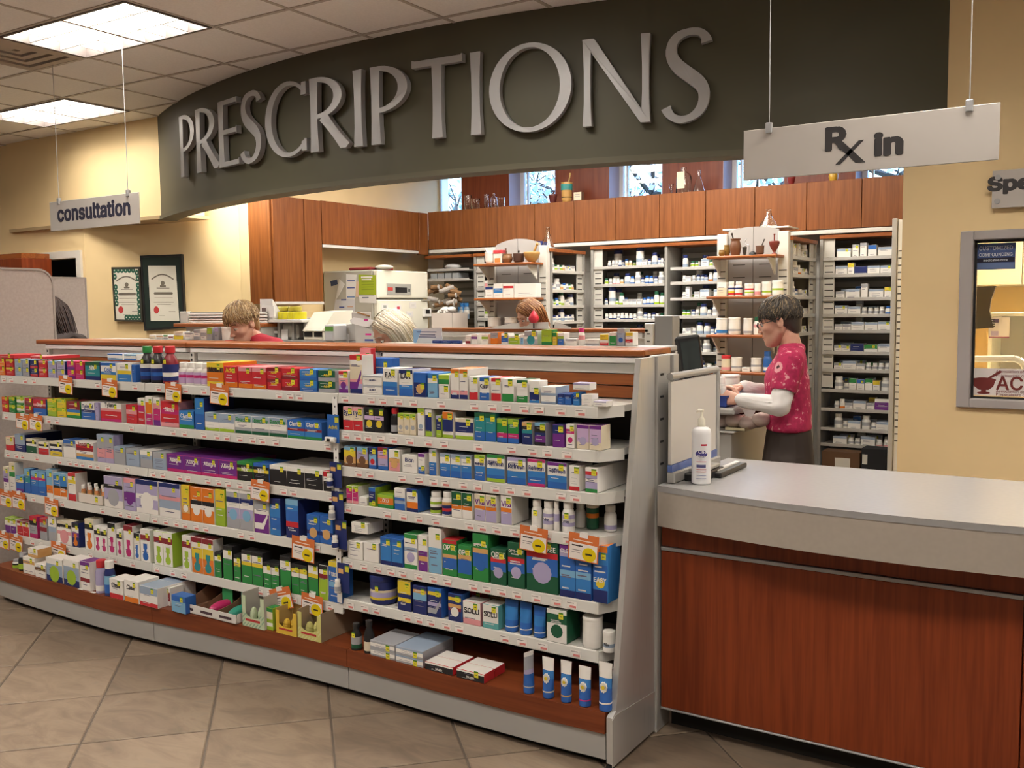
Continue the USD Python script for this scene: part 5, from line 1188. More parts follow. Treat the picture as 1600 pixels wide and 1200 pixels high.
# ---- the two arched end displays
def arched(label, px0, px1, Y, shelf_py, apex_py, base_py, name):
    x0, x1 = X_(px0, Y), X_(px1, Y); w = x1 - x0; t = thing('arched_display', label, 'display unit', (0, 0, 0))
    za, zb = aty((px0 + px1) / 2, apex_py, Y)[2], aty((px0 + px1) / 2, base_py, Y)[2]; xm = (x0 + x1) / 2
    for a, b_ in ((x0 + .085, xm - .002), (xm + .002, x1 - .085)):
        arch = Polygon([(a, .1), (b_, .1), (b_, zb)] + [(x, zb + (za - zb) * (1 - ((x - xm) / (w * .42)) ** 2)) for x in np.linspace(b_, a, 12)])
        obj('back_panel', B().prism(arch, 'y', Y, Y + .02), plain('display_panel_grey', (.36, .345, .335), .5) if not used.get('dp') else '/World/Looks/display_panel_grey', t); used['dp'] = 1
    for k, (a, b_) in enumerate(((x0, x0 + .082), (x1 - .082, x1))):
        obj('upright', B().cbox(a, b_, Y - .03, Y + .03, .1, zb - .01, .004), BAYWHITE, t); slotted(t, a + .01, b_ - .01, Y - .031, 1.0, 1.9)
    for z in (zb - .26, zb - .36):
        for c in (xm - w * .2, xm + w * .17): obj('panel_slot', B().box(c - .05, c + .05, Y - .001, Y + .001, z, z + .006), SLOT, t)
    for ends in ((x0, x0 + .02),): obj('side', B().box(*ends, Y + .032, BY - .012, .1, zb - .02), BAYGREY, t)
    zz = []
    for p in shelf_py:
        z = aty((px0 + px1) / 2, p, Y - .23)[2]; zz.append(z)
        s = obj('shelf', B().cbox(x0 - .01, x1 - .03, Y - .24, Y - .032, z - .022, z, .006), WOOD_H, t, label='cherry display shelf')
        for c in (x0 + .02, x1 - .11): obj('bracket', B().prism([(Y - .20, z - .023), (Y - .032, z - .023), (Y - .032, z - .15)], 'x', c, c + .012), BAYWHITE, s)
    return x0, x1, zz
A2 = 7.45
ax0, ax1, az = arched('right arched display end with cherry shelves of pots, jars and pails', 1122, 1233, A2, [398, 462, 523.5, 582], 354, 362, 1)
A1 = 7.5
cx0, cx1, cz = arched('left arched display end with cherry shelves of mortars and white boxes', 764, 857, A1, [410, 465, 512], 373, 384, 0)
# side bays running back from the displays, open towards +x
def side_bay(label, X, y0, y1, zs, ztop):
    t = thing('shelf_bay', label, 'shelving', (0, 0, 0))
    obj('back', B().box(X - .34, X - .32, y0, y1, .1, ztop), SLAT, t)
    for y in (y0, y1 - .02): obj('upright', B().box(X - .319, X, y, y + .02, .1, ztop), BAYGREY, t)
    slotted(obj('slotted_face', B().box(X - .03, X - .02, y1 - .12, y1 - .021, .9, ztop), BAYWHITE, t), y1 - .11, y1 - .03, X - .02, 1.0, ztop - .15, .0508, 'x')
    obj('top', B().cbox(X - .34, X + .01, y0 - .02, y1 - .002, ztop, ztop + .03, .003), WOOD_H, t, label='cherry top board')
    for z in zs:
        s = obj('shelf', B().box(X - .318, X - .012, y0 + .022, y1 - .022, z - .012, z - .001), BAYWHITE, t); obj('lip', B().cbox(X - .011, X, y0 + .022, y1 - .022, z - .014, z + .014, .002), BAYWHITE, s)
SX1 = cx1 + .012; bz = [atx(880, p, SX1)[2] for p in (425, 455, 479, 504)]
side_bay('side shelf bay of small bottles running back from the left arched display', SX1, A1 + .035, BY - .03, bz, 2.10)
for p, z, n in zip(('Wgwgcxbx', 'bwWcuwgc', 'wgugGxwB', 'bbwbBbwbw'), bz, ('top', 'second', 'third', 'lowest')): stock(p, A1 + .08, BY - .18, 0, z, n + ' shelf of the left side bay', SX1)
SX2 = ax1 + .012; bz = [atx(1265, p, SX2)[2] for p in (405, 432, 465, 493, 521)]
side_bay('side shelf bay running back from the right arched display, behind the standing woman', SX2, A2 + .035, BY - .03, bz, 2.10)
for p, z, n in zip(('II.I.xW', 'wxWox.w', 'wWb.wxw', 'xw.Wbx', 'wW.wxw'), bz, ('top', 'second', 'third', 'fourth', 'lowest')): stock(p, A2 + .08, BY - .18, 0, z, n + ' shelf of the right side bay', SX2)
Yp = 7.3; xa = aty(1390, 540, Yp)[0]
t = thing('end_post', 'grey slotted shelf end post against the yellow right-hand wall', 'shelf post', (0, 0, 0)); zt = aty(1400, 341, Yp)[2]
obj('frame', B().cbox(xa, xa + .034, Yp, Yp + .35, 0, zt, .004), BAYGREY, t); slotted(obj('slotted_face', B().cbox(xa + .036, xa + .30, Yp + .02, Yp + .35, 0, zt - .01, .004), BAYWHITE, t), xa + .042, xa + .25, Yp + .0195, .6, zt - .22)
for px0, px1, py0, py1, c, lb in ((1284, 1343, 704, 735, (.12, .065, .035), 'brown cardboard carton with white label on the floor shelf of right back bay'), (1346, 1384, 700, 735, (.02, .02, .022), 'black carton beside the brown cardboard one at the right back bay')):
    a, b_ = aty(px0, py0, 8.02), aty(px1, py1, 8.02)
    t = thing('storage_box', lb, 'box', (0, 0, 0)); obj('box', B().cbox(a[0], b_[0], 8.02, 8.19, b_[2] - .25, a[2], .004, c), MATTE, t)
    w = b_[0] - a[0]; q = (.35, .75) if c[0] > .05 else (.04, .25); obj('label', B().box(a[0] + w * q[0], a[0] + w * q[1], 8.018, 8.0195, a[2] - .13, a[2] - .05, (.6, .58, .52)), PAPER, t)

# ---- pots, mortars and pails on the displays
def on(px0, px1, py, Y): a, b_ = aty(px0, py, Y), aty(px1, py, Y); return (a[0] + b_[0]) / 2, (b_[0] - a[0]) / 2
def hgt(px, p0, p1, Y): return aty(px, p0, Y)[2] - aty(px, p1, Y)[2]
POT = tinted('glazed_pot', .35)
def mortar(label, px0, px1, py0, Y, z, col, prof='cup', pestle=None, name='mortar', pcol=None):
    x, r = on(px0, px1, py0, Y); h = aty((px0 + px1) / 2, py0, Y)[2] - z; t = thing(name, label, 'mortar' if name == 'mortar' else 'pot', (x, Y, z + .0006))
    P = {'cup': [(0, 0), (.62, 0), (.55, .12), (.72, .3), (.95, .8), (1, 1), (.85, 1), (.75, .5), (0, .3)], 'urn': [(0, 0), (.55, 0), (.5, .06), (.2, .12), (.3, .2), (.85, .55), (1, .75), (.95, .86), (.9, .88), (0, .88)], 'round': [(0, 0), (.6, 0), (.65, .05), (.95, .35), (1, .55), (.85, .8), (.8, .9), (.9, 1), (.75, 1), (.7, .85), (0, .5)], 'vase': [(0, 0), (.7, 0), (.75, .05), (.95, .35), (1, .55), (.8, .8), (.72, .88), (.9, .97), (.9, 1), (.7, 1), (.6, .9), (0, .6)], 'straight': [(0, 0), (.8, 0), (.8, .15), (.95, .2), (1, .9), (1.05, 1), (.9, 1), (.85, .5), (0, .4)], 'bowl': [(0, 0), (.5, 0), (.45, .1), (.8, .35), (1, .8), (1, 1), (.88, 1), (.7, .5), (0, .3)]}[prof]
    obj('bowl', B().lathe([(a * r, b_ * h) for a, b_ in P], n=18, col=col), POT, t, 35)
    if pestle:
        dx, dz = pestle; b = B().cyl((0, 0, h * .5), (dx * r, .0, h * (1 + dz)), r * .16, 8, pcol or col, r * .13); b.mesh(ball(r * .2, dx * r, 0, h * (1 + dz), sub=1), pcol or col); obj('pestle', b, POT, t, 40)
    return t
Y2 = A2 - .15
brown, brass, redc = (.13, .05, .022), (.20, .11, .02), (.16, .03, .022)
mortar('small low brass bowl at the left end of the right display top shelf', 1123, 1133, 391, Y2, az[0], brass, 'round', name='brass_bowl')
mortar('rounded brass mortar next to the tall brown vase', 1131, 1141, 383, Y2 + .05, az[0], brass, 'round')
mortar('tall mottled brown ceramic mortar with dark pestle handle', 1141, 1158, 373, Y2, az[0], brown, 'vase', (-.7, .28), pcol=(.03, .02, .015))
mortar('tiny black mortar beside the metal stand', 1160, 1167, 386, Y2, az[0], (.03, .028, .025), 'cup', (.2, .1))
x, r = on(1169, 1172, 370, Y2); h = hgt(1170, 374, 397, Y2)
t = thing('lamp_stand', 'thin curved metal balance stand between the black and brown mortars', 'stand', (x, Y2, az[0])); obj('arm', B().tube([(0, 0, 0)] + [(.0 - .035 * math.sin(a), 0, h * .7 + .045 * (1 - math.cos(a)) * .6) for a in np.linspace(0, 2.6, 7)], .004, 6), SILVER, t); obj('base', B().lathe([(0, 0), (.03, 0), (.025, .02), (.01, .03), (0, .03)], .03, 0, 0, 12), BLACK, t, 30)
mortar('plain brown stoneware mortar with a tilted dark pestle', 1181, 1194, 384, Y2, az[0], (.11, .055, .035), 'straight', (1.0, .62), pcol=(.06, .05, .045))
t = mortar('red-brown wooden urn with a knobbed stem, right end of display top shelf', 1202, 1218, 374, Y2, az[0], redc, 'urn', (0, .32))
Yf_ = A2 + .12; x, r = on(1190, 1212, 352, Yf_); zt = aty(1200, 354, A2)[2]
def flask(label, x, y, z, r, h, kind, name='flask'):
    t = thing(name, label, 'glassware', (x, y, z))
    P = {'erl': [(0, 0), (r, 0), (r, h * .06), (r * .30, h * .68), (r * .26, h * .95), (r * .34, h), (r * .30, h), (r * .22, h * .95), (r * .25, h * .68), (r * .93, h * .08), (0, h * .03)], 'beaker': [(0, 0), (r, 0), (r, h), (r * .92, h), (r * .92, h * .05), (0, h * .05)], 'jug': [(0, 0), (r, 0), (r, h * .60), (r * .85, h * .72), (r * .38, h * .82), (r * .34, h * .98), (r * .28, h * .98), (r * .3, h * .82), (r * .78, h * .7), (r * .93, h * .58), (r * .93, h * .04), (0, h * .04)], 'cone': [(0, 0), (r * .7, 0), (r * .15, h * .12), (r * .2, h * .2), (r, h), (r * .9, h), (0, h * .3)]}[kind]
    obj('vessel', B().lathe(P, n=20), LABGLASS, t, 40); return t
t = flask('clear conical flask standing on the arch of the right display', x, Yf_, zt + .003, .075, hgt(1200, 327, 355, Yf_), 'erl')
obj('flask_shelf', B().cbox(ax0 + .02, ax1 - .02, A2 + .04, A2 + .30, zt - .012, zt + .002, .003), BAYWHITE, None, label='white top board behind the arch of the right display', cat='shelf board')
def pails(rows, Y, z):
    for px0, px1, py, kind, o, lb in rows:
        x, r = on(px0, px1, py, Y); h = aty((px0 + px1) / 2, py, Y)[2] - z; o = opts(o)
        if kind == 'carton': carton(lb, 'box', x - r, x + r, Y - .03, z + .0006, z + h, .08, o['F_'], {**{k: v for k, v in o.items() if k != 'F_'}, 's': o.get('s', '0')})
        else: lathed(lb, {'tub': 'pail', 'jar': 'jar'}.get(kind, 'bottle'), x, Y - r, z + .0006, r, h, o.get('B', 'w'), o.get('C', 'w'), {**o, 'k': kind, 'name': {'tub': 'pail', 'jar': 'jar'}.get(kind, 'bottle')})
pails([(1123, 1137, 441, 'carton', 'F_=c3w2', 'cream carton at the left end of the right display second shelf'), (1138, 1148, 440, 'bottle', 'L=r1y1w1n1', 'white bottle with navy line, left of the matching pair'), (1149, 1160, 440, 'bottle', 'L=r1w2n1', 'white bottle with navy line, right of the matching pair'), (1164, 1178, 443, 'jar', 'L=w1a1w1r1', 'white jar with green tag on the right display second shelf'), (1179, 1189, 443, 'jar', 'L=p1w1', 'white jar with pink label beside the green-tagged one'), (1191, 1206, 440, 'jar', 'L=w1a1w2', 'wide white tub with green tag, left of the two'), (1207, 1224, 438, 'jar', 'L=w2a1w1', 'wide white tub with green tag, right of the two')], Y2, az[1])
pails([(1120, 1137, 497, 'tub', 'L=u1w2', 'white pail with a turquoise band'), (1139, 1157, 496, 'tub', 'L=w1e1w3', 'broadest plain white pail on the right display third shelf'), (1162, 1176, 497, 'tub', 'L=e1w3', 'white pail with small grey print, third from left'), (1178, 1190, 495, 'bottle', 'C=f L=w2p1', 'white bottle with green pump cap beside the pails')], Y2, az[2])
pails([(1128, 1142, 555, 'jar', 'B=c C=r L=p1c2', 'cream jar with a bright red lid'), (1143, 1159, 558, 'tub', 'L=w1e1w2', 'white pail next to the red-lidded jar'), (1161, 1173, 574, 'carton', 'F_=w', 'low white box between two pails on the lowest display shelf'), (1174, 1190, 559, 'tub', 'L=w2e1w1', 'white pail in front of the blue bottle'), (1193, 1206, 549, 'bottle', 'B=b C=b L=w1b2', 'blue bottle behind the pink top, lowest display shelf')], Y2, az[3])
Y1 = A1 - .15
t = mortar('white porcelain mortar with white pestle on the left display', 759, 773, 394, Y1, cz[0], (.7, .68, .64), 'straight', (-1.0, .25))
t = thing('canister', 'white canister with red lid and orange picture on the left display', 'canister', (*(on(773, 787, 390, Y1)[0], Y1), cz[0] + .0006)); h = hgt(780, 388, 409, Y1); obj('body', B().cbox(-.045, .045, -.03, .05, 0, h * .85, .004, (.66, .6, .55)).box(-.03, .03, -.0312, -.03, h * .08, h * .4, (.6, .2, .05)), PRINT, t); obj('lid', B().cbox(-.048, .048, -.033, .053, h * .72, h, .004, (.5, .04, .05)), PLASTIC, t)
mortar('round turned brown wooden mortar with thin dark pestle', 786, 800, 397, Y1, cz[0], (.20, .09, .035), 'round', (-.4, .55), pcol=(.08, .03, .015))
t = mortar('dark flared wooden pot with a knob on top', 803, 818, 396, Y1, cz[0], (.07, .035, .025), 'straight', (0, .22), name='lidded_pot', pcol=(.03, .025, .02))
mortar('broad yellow-brown wooden mortar with large pestle', 820, 842, 394, Y1, cz[0], (.42, .23, .07), 'bowl', (.75, .75))
pails([(761, 773, 448, 'carton', 'F_=w3n1', 'white carton with navy top on the left display second shelf'), (774, 788, 443, 'carton', 'F_=w1u1w1', 'white carton with a blue square'), (789, 805, 443, 'carton', 'F_=w4r1w1', 'white carton with thin red line'), (806, 841, 443, 'carton', 'F_=w5', 'long plain white carton on the left display second shelf')], Y1, cz[1])
pails([(764, 781, 496, 'tub', 'L=w2', 'white pail left of the brown-haired woman'), (790, 806, 496, 'tub', 'L=w1e1w1', 'white pail partly behind the brown-haired woman')], Y1 + .1, cz[2])
zt = 2.133; x, r = on(850, 864, 378, SX1 and 7.6)
obj('display_top_board', B().cbox(cx0 + .03, cx1 + .0, A1 + .04, A1 + .5, zt - .02, zt, .003), BAYWHITE, None, label='white top board behind the arch of the left display', cat='shelf board')
flask('clear conical flask on top of the left side bay', X_(856.5, 7.65), 7.65, 2.131, .065, hgt(857, 345, 380, 7.65), 'erl')
a = X_(817, 7.75); carton('white box lying on top of the left arched display', 'box', a, X_(836, 7.75), 7.75, zt + .0006, zt + .085, .12, 'w', {'s': '0'}); carton('navy box beside the white one on top of the left display', 'box', X_(837, 7.75), X_(848, 7.75), 7.75, zt + .0006, zt + .085, .12, 'n', {'s': '0'})
# ---- objects on the high ledge in front of the windows
LZ, LY = 2.6186, 8.36
for px0, px1, py, k, lb in ((726, 736, 306, 'beaker', 'cluster glass at the left end of the window ledge'), (737, 749, 311, 'beaker', 'low wide glass dish on the window ledge'), (757, 763, 304, 'beaker', 'slim glass cylinder on the window ledge'), (767, 776, 302, 'jug', 'glass bottle between two beakers on the window ledge'), (777, 788, 309, 'beaker', 'tapered beaker beside the second window'), (1045, 1053, 288, 'cone', 'small stemmed glass measure on the window ledge'), (1057, 1080, 262, 'jug', 'large glass jug with cream label on the window ledge'), (1083, 1102, 266, 'erl', 'tall conical flask beside the labelled jug')):
    x, r = on(px0, px1, py, LY); t = flask(lb, x, LY, LZ + .0006, r, aty(px0, py, LY)[2] - LZ, k)
    if px0 == 1057: obj('label', B().box(-r * .5, r * .5, -r * 1.02, -r * .98, .05, .20, (.62, .58, .45)), PAPER, t)
h = aty(885, 285, LY)[2] - LZ; x, r = on(878, 893, 285, LY)
t = mortar('tall painted mortar banded teal and yellow, with pestle, on the window ledge', 878, 893, 285, LY, LZ, (.5, .28, .08), 'straight', (.75, .38), pcol=(.45, .30, .10)); obj('teal_band', B().lathe([(r * 1.06, h * .62), (r * 1.1, h * .9)], n=18, col=(.03, .25, .24)), POT, t, True); obj('dark_band', B().lathe([(r * .92, h * .22), (r * .98, h * .3)], n=18, col=(.04, .03, .02)), POT, t, True)
mortar('small dark red pot on the window ledge left of the painted mortar', 858, 870, 304, LY, LZ, (.10, .02, .02), 'cup', (.2, .2))
carton('small cream box right of the painted mortar on the window ledge', 'box', X_(897, LY), X_(909, LY), LY, LZ + .0006, LZ + aty(903, 300, LY)[2] - LZ, .06, 'h1c3', {'s': '0'})
mortar('red bowl on the window ledge under the hanging sign', 1230, 1243, 272, LY, LZ, (.2, .02, .02), 'bowl', name='red_bowl')
mortar('yellow and black pot on the window ledge under the hanging sign', 1295, 1310, 266, LY, LZ, (.5, .30, .03), 'round', name='yellow_pot')

# ================================================================== DISPENSARY WORK AREA
# ---- refrigerator
FX, FY0 = -5.95, 6.9
zt = aty(592, 421, FY0)[2]; zs_ = aty(592, 467, FY0)[2]
t = thing('refrigerator', 'cream pharmacy refrigerator with a dark display panel, papers on its side', 'refrigerator', (0, 0, 0))
obj('body', B().cbox(-6.64, FX - .06, FY0, 7.68, .02, zt, .01), plain('fridge_side_grey', (.42, .41, .36), .4), t)
obj('upper_door', B().cbox(FX - .058, FX, FY0 + .004, 7.676, zs_ + .006, zt - .002, .012), CREAMP, t); obj('lower_door', B().cbox(FX - .058, FX, FY0 + .004, 7.676, .05, zs_ - .006, .012), CREAMP, t)
def onx(px, py, X=FX): return atx(px, py, X)
a, b_ = onx(603.5, 443), onx(642.5, 461); p = obj('control_panel', B().cbox(FX + .001, FX + .006, a[1], b_[1], b_[2], a[2], .002), plain('panel_grey', (.34, .34, .31), .4), t)
a2, b2 = onx(617, 449), onx(635, 457.5); obj('display', B().box(FX + .006, FX + .008, a2[1], b2[1], b2[2], a2[2]), BLACK, p); a2, b2 = onx(605, 449), onx(613, 454); obj('maker_mark', B().box(FX + .006, FX + .007, a2[1], b2[1], b2[2], a2[2]), plain('red_mark', (.5, .06, .05), .5), p)
a2, b2 = onx(637.5, 451), onx(639.5, 456); obj('switch', B().box(FX + .006, FX + .009, a2[1], b2[1], b2[2], a2[2]), BLACK, p)
obj('handle', B().cbox(FX + .001, FX + .012, onx(658, 480)[1], onx(671, 480)[1], zs_ - .02, zs_ - .008, .003), plain('fridge_handle', (.5, .49, .43), .4), t)
def sheet(label, pts, Y, base, prints=(), cat='paper', name='paper_sheet', th=.0012):
    """A paper held against the refrigerator's side, or standing at Y: pixel corners on the plane y = Y."""
    P = [aty(*q, Y) for q in pts]; t = thing(name, label, cat, (0, 0, 0)); b = B().prism([(p[0], p[2]) for p in P], 'y', Y - th, Y, base)
    for x0, y0, x1, y1, c in prints: a, q = aty(x0, y0, Y - th), aty(x1, y1, Y - th); b.box(a[0], q[0], Y - th - .0006, Y - th, q[2], a[2], c)
    obj('sheet', b, PAPER, t); return t
WH, GYI, BLU, PNK = (.72, .71, .70), (.25, .26, .30), (.10, .13, .35), (.65, .06, .30)
FS = FY0 - .001
sheet('bright green notice sheet on the side of the refrigerator', [(560, 429), (587, 430), (587.5, 461), (560.5, 460)], FS, (.33, .42, .03), [(564, 432, 582, 434, WH), (565, 436, 580, 437.5, WH)] + [(565, 440 + 4 * k, 584, 440.8 + 4 * k, (.25, .32, .03)) for k in range(4)])
sheet('white form with handwriting below the green notice', [(561, 462), (588, 461.5), (588, 474), (562, 473)], FS, WH, [(566, 464, 576, 466, GYI)])
sheet('narrow white list clipped on the refrigerator side, left of the green notice', [(541, 428), (557, 429), (555, 468), (541, 467)], FS - .002, WH, [(543, 438, 554, 439, BLU), (543, 449, 554, 450.5, BLU), (542, 463, 554, 465, (.2, .28, .5))])
sheet('small dark blue magnet card at the left of the refrigerator side', [(516, 439.5), (526.5, 436.5), (528, 444), (517.5, 447.5)], FS, (.05, .07, .13))
sheet('folded white triangular paper hanging beside the narrow list', [(530, 436), (539, 444), (530, 461), (524, 470), (528, 450)], FS - .0015, (.66, .65, .62))
sheet('pale tan sheet partly behind the narrow list', [(556, 440), (561, 440), (560.5, 464), (556, 464)], FS - .0006, (.62, .45, .33))
sheet('bluish form with dark headings under the narrow list', [(524, 468), (555, 467), (554, 491), (521, 492)], FS - .0004, (.60, .61, .66), [(533, 467.6, 541, 469.4, BLU), (530, 479, 538, 481, BLU), (543, 478.4, 552, 480, (.6, .35, .25))])
sheet('ruled white form at the bottom left of the refrigerator side', [(524, 488), (545, 487), (546, 522), (524, 520)], FS - .003, (.63, .62, .58), [(526, 492 + 5 * k, 541, 492.8 + 5 * k, GYI) for k in range(5)])
sheet('tall white sheet right of the ruled form', [(545, 488), (555, 486), (552, 522), (547, 523)], FS - .0032, WH)
for q, (px, py, c, lb) in enumerate(((622, 481, (.5, .05, .08), 'round red and white sticker on the refrigerator door'), (645, 477, (.62, .60, .58), 'white square note high on the refrigerator door'), (601, 479, (.3, .32, .3), 'grey printed sticker at the left of the refrigerator door'), (640, 491, (.58, .60, .64), 'pale blue note on the refrigerator door'))):
    c0 = onx(px, py); b = B().cbox(FX + .001, FX + .003, c0[1] - .05, c0[1] + .05, c0[2] - .03, c0[2] + .03, .001, (.70, .68, .66)); b.box(FX + .003, FX + .0036, c0[1] - .02, c0[1] + .022, c0[2] - .012, c0[2] + .012, c); obj('door_note', b, PAPER, None, label=lb, cat='note')
t = thing('wall_controller', 'small white controller with dark screen on the refrigerator door edge', 'controller', (0, 0, 0)); c0 = onx(666, 488); obj('case', B().cbox(FX + .001, FX + .03, c0[1] - .07, c0[1] + .05, c0[2] - .045, c0[2] + .04, .005), WHITEP, t); obj('screen', B().box(FX + .03, FX + .031, c0[1] - .045, c0[1] + .02, c0[2] - .015, c0[2] + .028), BLACK, t)
t = thing('folded_cloth', 'red and white folded item lying on top of the refrigerator', 'cloth', (0, 0, 0)); obj('red_fold', B().cbox(-6.35, -6.08, 6.95, 7.3, zt + .001, zt + .03, .012, (.22, .03, .03)), MATTE, t); obj('white_fold', B().mesh(ball(1, -5.99, 7.05, zt + .027, .085, .09, .025), (.6, .58, .52)), MATTE, t, True)
# ---- corner clutter: paper-bag roll rack, blue crate bottles, bag heap
t = thing('paper_bag_rack', 'heap of rolled brown and white prescription bags on the corner shelf', 'bags', (0, 0, 0)); r = random.Random(5)
for k in range(16):
    px, py = 676 + 40 * r.random(), 447 + 30 * r.random(); c = aty(px, py, BY - .15 + .12 * r.random()); a = r.uniform(-.5, .5); L = .05
    obj('rolled_bag', B().cyl((c[0] - L * math.cos(a), c[1] - .03, c[2] - L * math.sin(a)), (c[0] + L * math.cos(a), c[1] + .03, c[2] + L * math.sin(a)), .024, 8, (.30, .17, .085) if k % 3 else (.55, .50, .46)), PAPER, t)
    if k % 2: obj('bag_label', B().cyl((c[0] + L * math.cos(a), c[1] - .035, c[2] + L * math.sin(a)), (c[0] + L * math.cos(a) + .01, c[1] - .032, c[2] + L * math.sin(a)), .025, 8, (.66, .62, .58)), PAPER, t)
for k in range(4): c = aty(716 + 3.5 * k, 478 - 6 * (k % 2), BY - .05); lathed('clear pale blue bottle in the corner bay, %s from the left' % ['first', 'second', 'third', 'fourth'][k], 'bottle', c[0], c[1], c[2] - .18, .03, .17, (.30, .40, .50), 'u', {'k': 'bottle', 'L': 'i1w1'})
t = thing('paper_box', 'white carton of loose prescription bags beside the refrigerator', 'box', (0, 0, 0)); a, b_ = aty(674, 489, 7.3), aty(707, 512, 7.3); obj('low_cabinet', B().cbox(a[0] - .05, b_[0] + .05, 7.28, 7.6, 0, b_[2] - .1005, .004), GREY, None, label='grey low cabinet carrying the carton of bags', cat='cabinet'); box_tray(t, a[0], b_[0], 7.3, 7.55, b_[2] - .1, a[2] - b_[2] + .1, PAPER, tint=(.58, .52, .48))
bb = B()
for k in range(6): bb.mesh(ball(1, a[0] + .03 + .025 * k, 7.42, a[2] + .015 * (k % 3), .035, .06, .03, 1), (.70, .68, .66))
obj('bags', bb, PAPER, t, True)
sheet('dark navy folder standing right of the carton of bags', [(706, 489), (714, 489), (711, 511), (704, 508)], 7.5, (.03, .03, .09), cat='folder', name='folder')

# ---- second fixture: wood-capped low shelving in the middle of the dispensary
Y2F = 5.9; a, b_ = aty(690, 516, Y2F), aty(1016, 516, Y2F); zc = (a[2] + b_[2]) / 2
t = thing('work_divider', 'low white divider with cherry cap standing across the middle of the dispensary', 'divider', (0, 0, 0))
obj('cap', B().cbox(a[0] - .03, b_[0], Y2F - .03, Y2F + .12, zc - .012, zc + .014, .005), WOOD_H, t, label='cherry cap board')
obj('light_rail', B().cbox(a[0], b_[0] - .05, Y2F - .02, Y2F + .02, zc - .05, zc - .014, .003), WHITEP, t)
for z0, z1, m in ((zc - .11, zc - .055, SHELF), (zc - .2, zc - .115, DARKWOOD), (zc - .9, zc - .205, SHELF)): obj('panel', B().box(a[0], b_[0] - .03, Y2F + .02, Y2F + .04, z0, z1), m, t)
p = obj('end_upright', B().cbox(b_[0] - .028, b_[0] + .03, Y2F - .03, Y2F + .02, 0, zc + .05, .004), SHELF, t); slotted(p, b_[0] - .012, b_[0] + .012, Y2F - .0305, .7, zc + .02)
obj('rear_end', B().cbox(b_[0] + .031, b_[0] + .16, Y2F - .0, Y2F + .12, 0, zc + .10, .004), plain('divider_grey', (.26, .26, .26), .4), t)
bx = [aty(p, 508, Y2F + .1) for p in (806, 842)]
sheet('white papers stacked on the middle divider in front of the brown-haired woman', [(757, 514), (800, 505), (857, 503), (857, 513), (862, 514)], Y2F - .0315, (.78, .77, .75), cat='papers')
sheet('white sheet leaning on the middle divider, right of the brown-haired woman', [(866, 513), (867, 503), (876, 505), (893, 512), (893, 514)], Y2F - .0318, (.74, .72, .70))
t = thing('reading_lamp', 'small bright red flame-shaped holder in front of the brown-haired woman', 'ornament', (*aty(834, 496, Y2F - .06)[:2], zc + .0145)); k_ = aty(834, 499, Y2F - .06)[2] - zc
obj('petals', B().lathe([(0, k_ - .045), (.025, k_ - .035), (.040, k_ - .012), (.03, k_ + .015), (.009, k_ + .045), (0, k_ + .05)], n=10, col=(.62, .03, .06)), PLASTIC, t, 40); obj('stem', B().cyl((0, 0, 0), (0, 0, k_ - .04), .006, 6, (.05, .05, .06)), PLASTIC, t); obj('white_clip', B().cbox(-.055, -.03, -.01, .01, k_ - .03, k_ + .0, .004, (.7, .68, .66)), PLASTIC, t)
# ---- slat-backed low shelf by the diploma wall
Y3 = 4.75; a, b_ = aty(274, 507, Y3), aty(352, 509, Y3); zc3 = (a[2] + b_[2]) / 2
t = thing('slatwall_shelf', 'white slatted panel above a cherry-edged counter, left of the blonde woman', 'shelf', (0, 0, 0))
obj('cap', B().cbox(a[0], b_[0] + .34, Y3 - .02, Y3 + .4, zc3 - .014, zc3 + .012, .004), WOOD_H, t); obj('base', B().box(a[0] + .06, b_[0] + .32, Y3 + .05, Y3 + .38, 0, zc3 - .015), SHELF, t)
z9 = aty(320, 487.5, Y3 + .1)[2]; u0 = aty(288, 495, Y3 + .1)[0]
for k in range(4): h4 = (z9 - zc3 - .014) / 4; obj('slat', B().cbox(u0 + .05, b_[0] + .32, Y3 + .1, Y3 + .115, zc3 + .013 + h4 * k, zc3 + .013 + h4 * (k + .62), .003), WHITEP, t)
obj('slat_back', B().box(u0 + .05, b_[0] + .32, Y3 + .116, Y3 + .12, zc3 + .013, z9), BAYGREY, t); obj('slat_end', B().cbox(u0 - .04, u0 + .048, Y3 + .09, Y3 + .13, zc3 + .013, z9 + .005, .004), SHELF, t)

